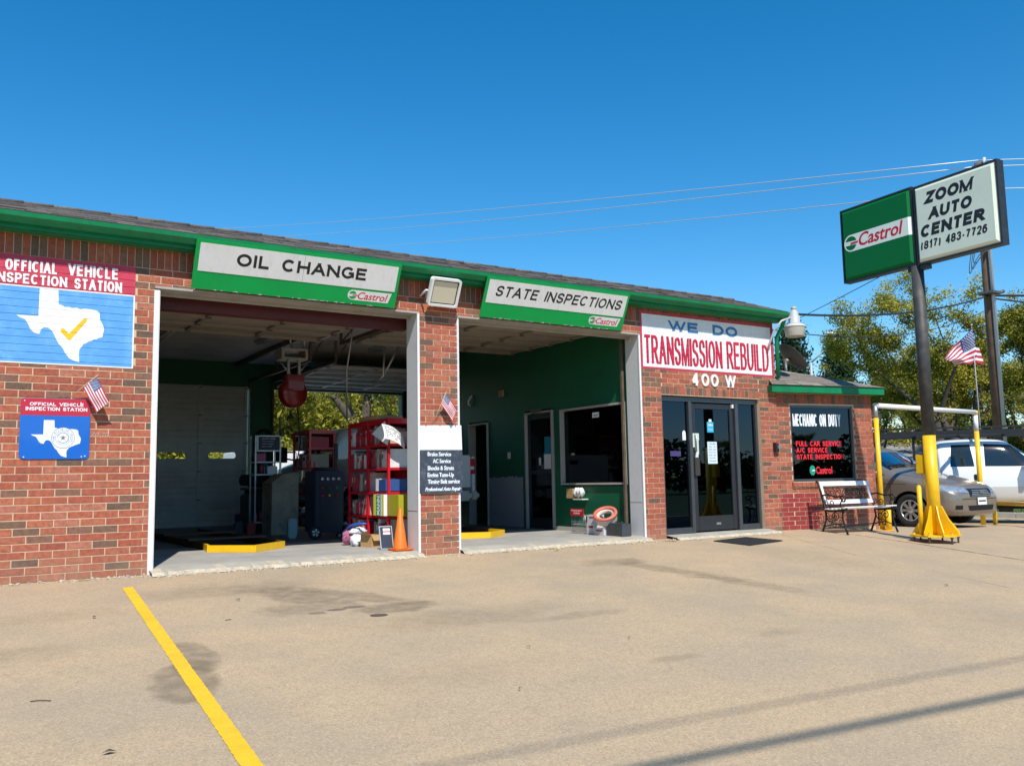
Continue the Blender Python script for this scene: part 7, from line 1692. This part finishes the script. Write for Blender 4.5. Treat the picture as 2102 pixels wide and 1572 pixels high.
GS = 'trees across the street behind the viewer'
for k, (x, y, t, s) in enumerate([(-34, -77, OA, .6), (-24, -80, OC, .7), (-13, -76, OB, .6), (-3, -79, OC, .65), (7, -76, OA, .7), (17, -78, OC, .6), (27, -76, OA, .7), (37, -78, OC, .65), (47, -75, OB, .6), (58, -74, OC, .7), (70, -73, OA, .6), (84, -70, OC, .7)]):
    plant(t, 'oak across the street, tree %s of the row mirrored in the entrance glass' % ['one', 'two', 'three', 'four', 'five', 'six', 'seven', 'eight', 'nine', 'ten', 'eleven', 'twelve'][k], (x, y, -.7), k*1.7, s, GS)

g = np.random.RandomState(9); n = 26000; x = g.uniform(-70, 130, n); hh = 4.6+1.3*np.sin(x*.21)+.9*np.sin(x*.53+1)+.5*np.sin(x*1.3)
c = np.stack([x, -73+g.uniform(-2.5, 2.5, n)+6*np.sin(x*.02), -.8+hh*g.uniform(0, 1, n)**.8], 1); nr = g.normal(0, 1, (n, 3)); nr /= np.linalg.norm(nr, axis=1)[:, None]; a = np.cross(nr, g.normal(0, 1, (n, 3))); a /= np.linalg.norm(a, axis=1)[:, None]; b2 = np.cross(nr, a); s = .34*g.uniform(.6, 1.5, (n, 1))
V = np.stack([c-a*s, c+b2*s*.6, c+a*s, c-b2*s*.6], 1).reshape(-1, 3); me = bpy.data.meshes.new('far_wood'); me.from_pydata(V.tolist(), [], np.arange(n*4).reshape(-1, 4).tolist()); at_ = me.attributes.new('tone', 'FLOAT', 'FACE'); at_.data.foreach_set('value', g.rand(n).astype(np.float32)); me.materials.append(leaf_mat('far_wood_leaves', [(.03, .05, .015), (.06, .09, .02), (.10, .13, .03)], [0, .5, 1])); o = bpy.data.objects.new('far_wood', me); COL.objects.link(o); stuff(o)
# ------------------------------------------------------------------ far house, street light, trailer behind
hs = thing('grey_roofed_house', 'low house with grey roof and white fascia beyond the minivan', 'house', (46, 16, G0))
HF = Fr((41.0, 17.3, G0), Vector((43.9-41.0, 15.0-17.3, 0)), (0, 0, 1))
b = MB(); b.prism([(-2, 0), (8, 0), (8, 2.0), (-2, 2.0)], HF, -7, 0); b.build('wall', mat('house_wall', (.42, .40, .36), .8), hs)
b = MB(); b.prism([(-2.3, 2.0), (8.3, 2.0), (8.3, 2.16), (-2.3, 2.16)], HF, -.02, .35); b.build('fascia', M_white, hs)
b = MB(); b.face([HF(-2.3, 2.165, .4), HF(8.3, 2.165, .4), HF(7.0, 3.25, -3.5), HF(-1.2, 3.25, -3.5)]); b.face([HF(8.3, 2.165, .4), HF(8.3, 2.165, -7.4), HF(7.0, 3.25, -3.5)]); b.face([HF(-2.3, 2.165, .4), HF(-2.3, 2.165, -7.4), HF(-1.2, 3.25, -3.5)]); b.face([HF(-2.3, 2.165, -7.4), HF(8.3, 2.165, -7.4), HF(7.0, 3.25, -3.5), HF(-1.2, 3.25, -3.5)])
b.build('roof', mat('grey_roofing', (.26, .255, .25), .9, var=.1, scale=4), hs, recalc=False)
for a in (.5, 3.0, 5.2): b = MB(); b.prism([(a, .8), (a+.9, .8), (a+.9, 1.7), (a, 1.7)], HF, .01, .05); b.build('window', M_blackmetal, hs)
slp = thing('street_light', 'pale street light arm rising out of the cedars beyond the annex', 'street light', (37.6, 18.8, G0))
b = MB(); b.tube([(37.3, 19.1, G0), (37.3, 19.1, 6.6)], [.10, .07], 10); b.tube([(37.3, 19.1, 6.6), (37.6, 18.75, 7.0), (38.16, 18.28, 7.67), (38.2, 18.2, 7.75)], .045, 8); b.build('pole_shaft', mat('pale_lamp_steel', (.5, .5, .5), .5, metal=.3), slp)
b = MB(); blob(b, (38.05, 18.35, 8.05), .22, (1.2, 1.2, .45), n=8, m=M_trim, amp=0); b.tube([(38.2, 18.2, 7.75), (38.1, 18.3, 8.02)], .04, 6, M_trim); b.build('lamp_head', None, slp)
tl = thing('white_trailer', 'white box trailer standing outside the open rear door', 'trailer', (9.2, 15, 0))
b = MB(); b.box((7.0, 14.5, .35), (10.6, 16.4, 1.85)); b.build('trailer_body', M_trim, tl, bevel=.03)
for k in range(8): b = MB(); b.box((7.2+k*.45, 14.485, .4), (7.22+k*.45, 14.499, 1.8)); b.build('side_rib', M_steel, tl)
for x in (8.3, 9.1): car_wheel(tl, x, 14.6, .18, .30, .18, -1, 5, .5)
# rear yard ground behind the shop is gravel
b = MB(); b.box((-4, 9.56, -.2), (14.5, 14.0, .01)); struct(b.build('rear_yard', mat('rear_yard_concrete', (.36, .33, .28), .9, var=.15, scale=2)))

# ------------------------------------------------------------------ litter and weeds
M_leafb = mat('dry_leaf_brown', (.10, .07, .04), .9)
for k, (x, y, s, lab) in enumerate([(.724, -5.39, .035, 'curled dry leaf near the lower left corner'), (1.1, -2.1, .028, 'dry leaf on the concrete left of the yellow line'), (3.58, -4.66, .02, 'dry leaf in the middle of the lot'), (4.4, -4.8, .02, 'dry leaf right of the centre of the lot'), (8.9, -4.6, .03, 'dry leaf out on the right part of the lot'), (2.3, -1.9, .03, 'dry leaf right of the yellow line near the bay'), (2.95, -5.5, .015, 'tiny dry leaf low in the foreground')]):
    b = MB(); z = gz(x, y)+.008; P = [(-s, 0, .002), (-.2*s, -.5*s, .012), (s, -.1*s, .001), (.1*s, .45*s, .014)]
    M = Matrix.Translation((x, y, z)) @ Matrix.Rotation(k*1.1, 4, 'Z'); b.face([M @ Vector(P[0]), M @ Vector(P[1]), M @ Vector(P[3])]); b.face([M @ Vector(P[1]), M @ Vector(P[2]), M @ Vector(P[3])])
    tag(b.build('dry_leaf', M_leafb, recalc=False), lab, 'leaf', 'dry leaves on the lot')
for (x, y, l, a, lab) in [(.53, -4.34, .11, -.5, 'thin twig lying left of the yellow line'), (6.9, -.42, .10, .4, 'small twig by the apron of the right bay'), (9.05, -.35, .12, -.3, 'dry twig by the brick left of the entrance'), (9.8, -5.2, .09, -.2, 'short twig at the right side of the lot'), (2.0, -2.7, .05, .1, 'short twig right of the yellow line')]:
    b = MB(); p = Vector((x, y, gz(x, y)+.006)); d = Vector((math.cos(a), math.sin(a), 0))*l/2; b.tube([p-d, p+Vector((0, .006, .003)), p+d], .003, 5); tag(b.build('twig', M_leafb), lab, 'twig', 'twigs on the lot')
b = MB()
for (cx, cy) in ((6.95, -.22), (7.3, -.2), (6.2, -.22), (9.02, -.3), (1.25, -.12), (13.6, -.42), (18.9, .3), (4.4, -.22), (7.8, -.2)):
    for k in range(26):
        a = random.uniform(0, 6.28); l = random.uniform(.02, .07); p = Vector((cx+random.gauss(0, .05), cy+random.gauss(0, .02), gz(cx, cy))); d = Vector((math.cos(a)*.6, math.sin(a)*.6, random.uniform(.3, 1))).normalized(); s_ = Vector((-d.y, d.x, 0))*.003
        b.face([p-s_, p+s_, p+d*l])
stuff(b.build('weeds', mat('dry_weeds', (.16, .13, .05), .9), recalc=False))
# grass verge beyond the kerb
g = np.random.RandomState(2); n = 24000; x = g.uniform(24.5, 40, n); y = g.uniform(-6, 14, n); z = np.array([gz(a, c)-.02 for a, c in zip(x, y)]); an = g.uniform(0, 6.28, n); h = g.uniform(.04, .12, n); w = .012
V = np.stack([np.stack([x-w*np.cos(an), y-w*np.sin(an), z], 1), np.stack([x+w*np.cos(an), y+w*np.sin(an), z], 1), np.stack([x+g.normal(0, .03, n), y+g.normal(0, .03, n), z+h], 1)], 1).reshape(-1, 3)
me = bpy.data.meshes.new('grass_verge'); me.from_pydata(V.tolist(), [], np.arange(n*3).reshape(-1, 3).tolist()); me.materials.append(mat('grass_blade', (.09, .14, .03), .8, var=.3, scale=2)); o = bpy.data.objects.new('grass_verge', me); COL.objects.link(o); stuff(o)
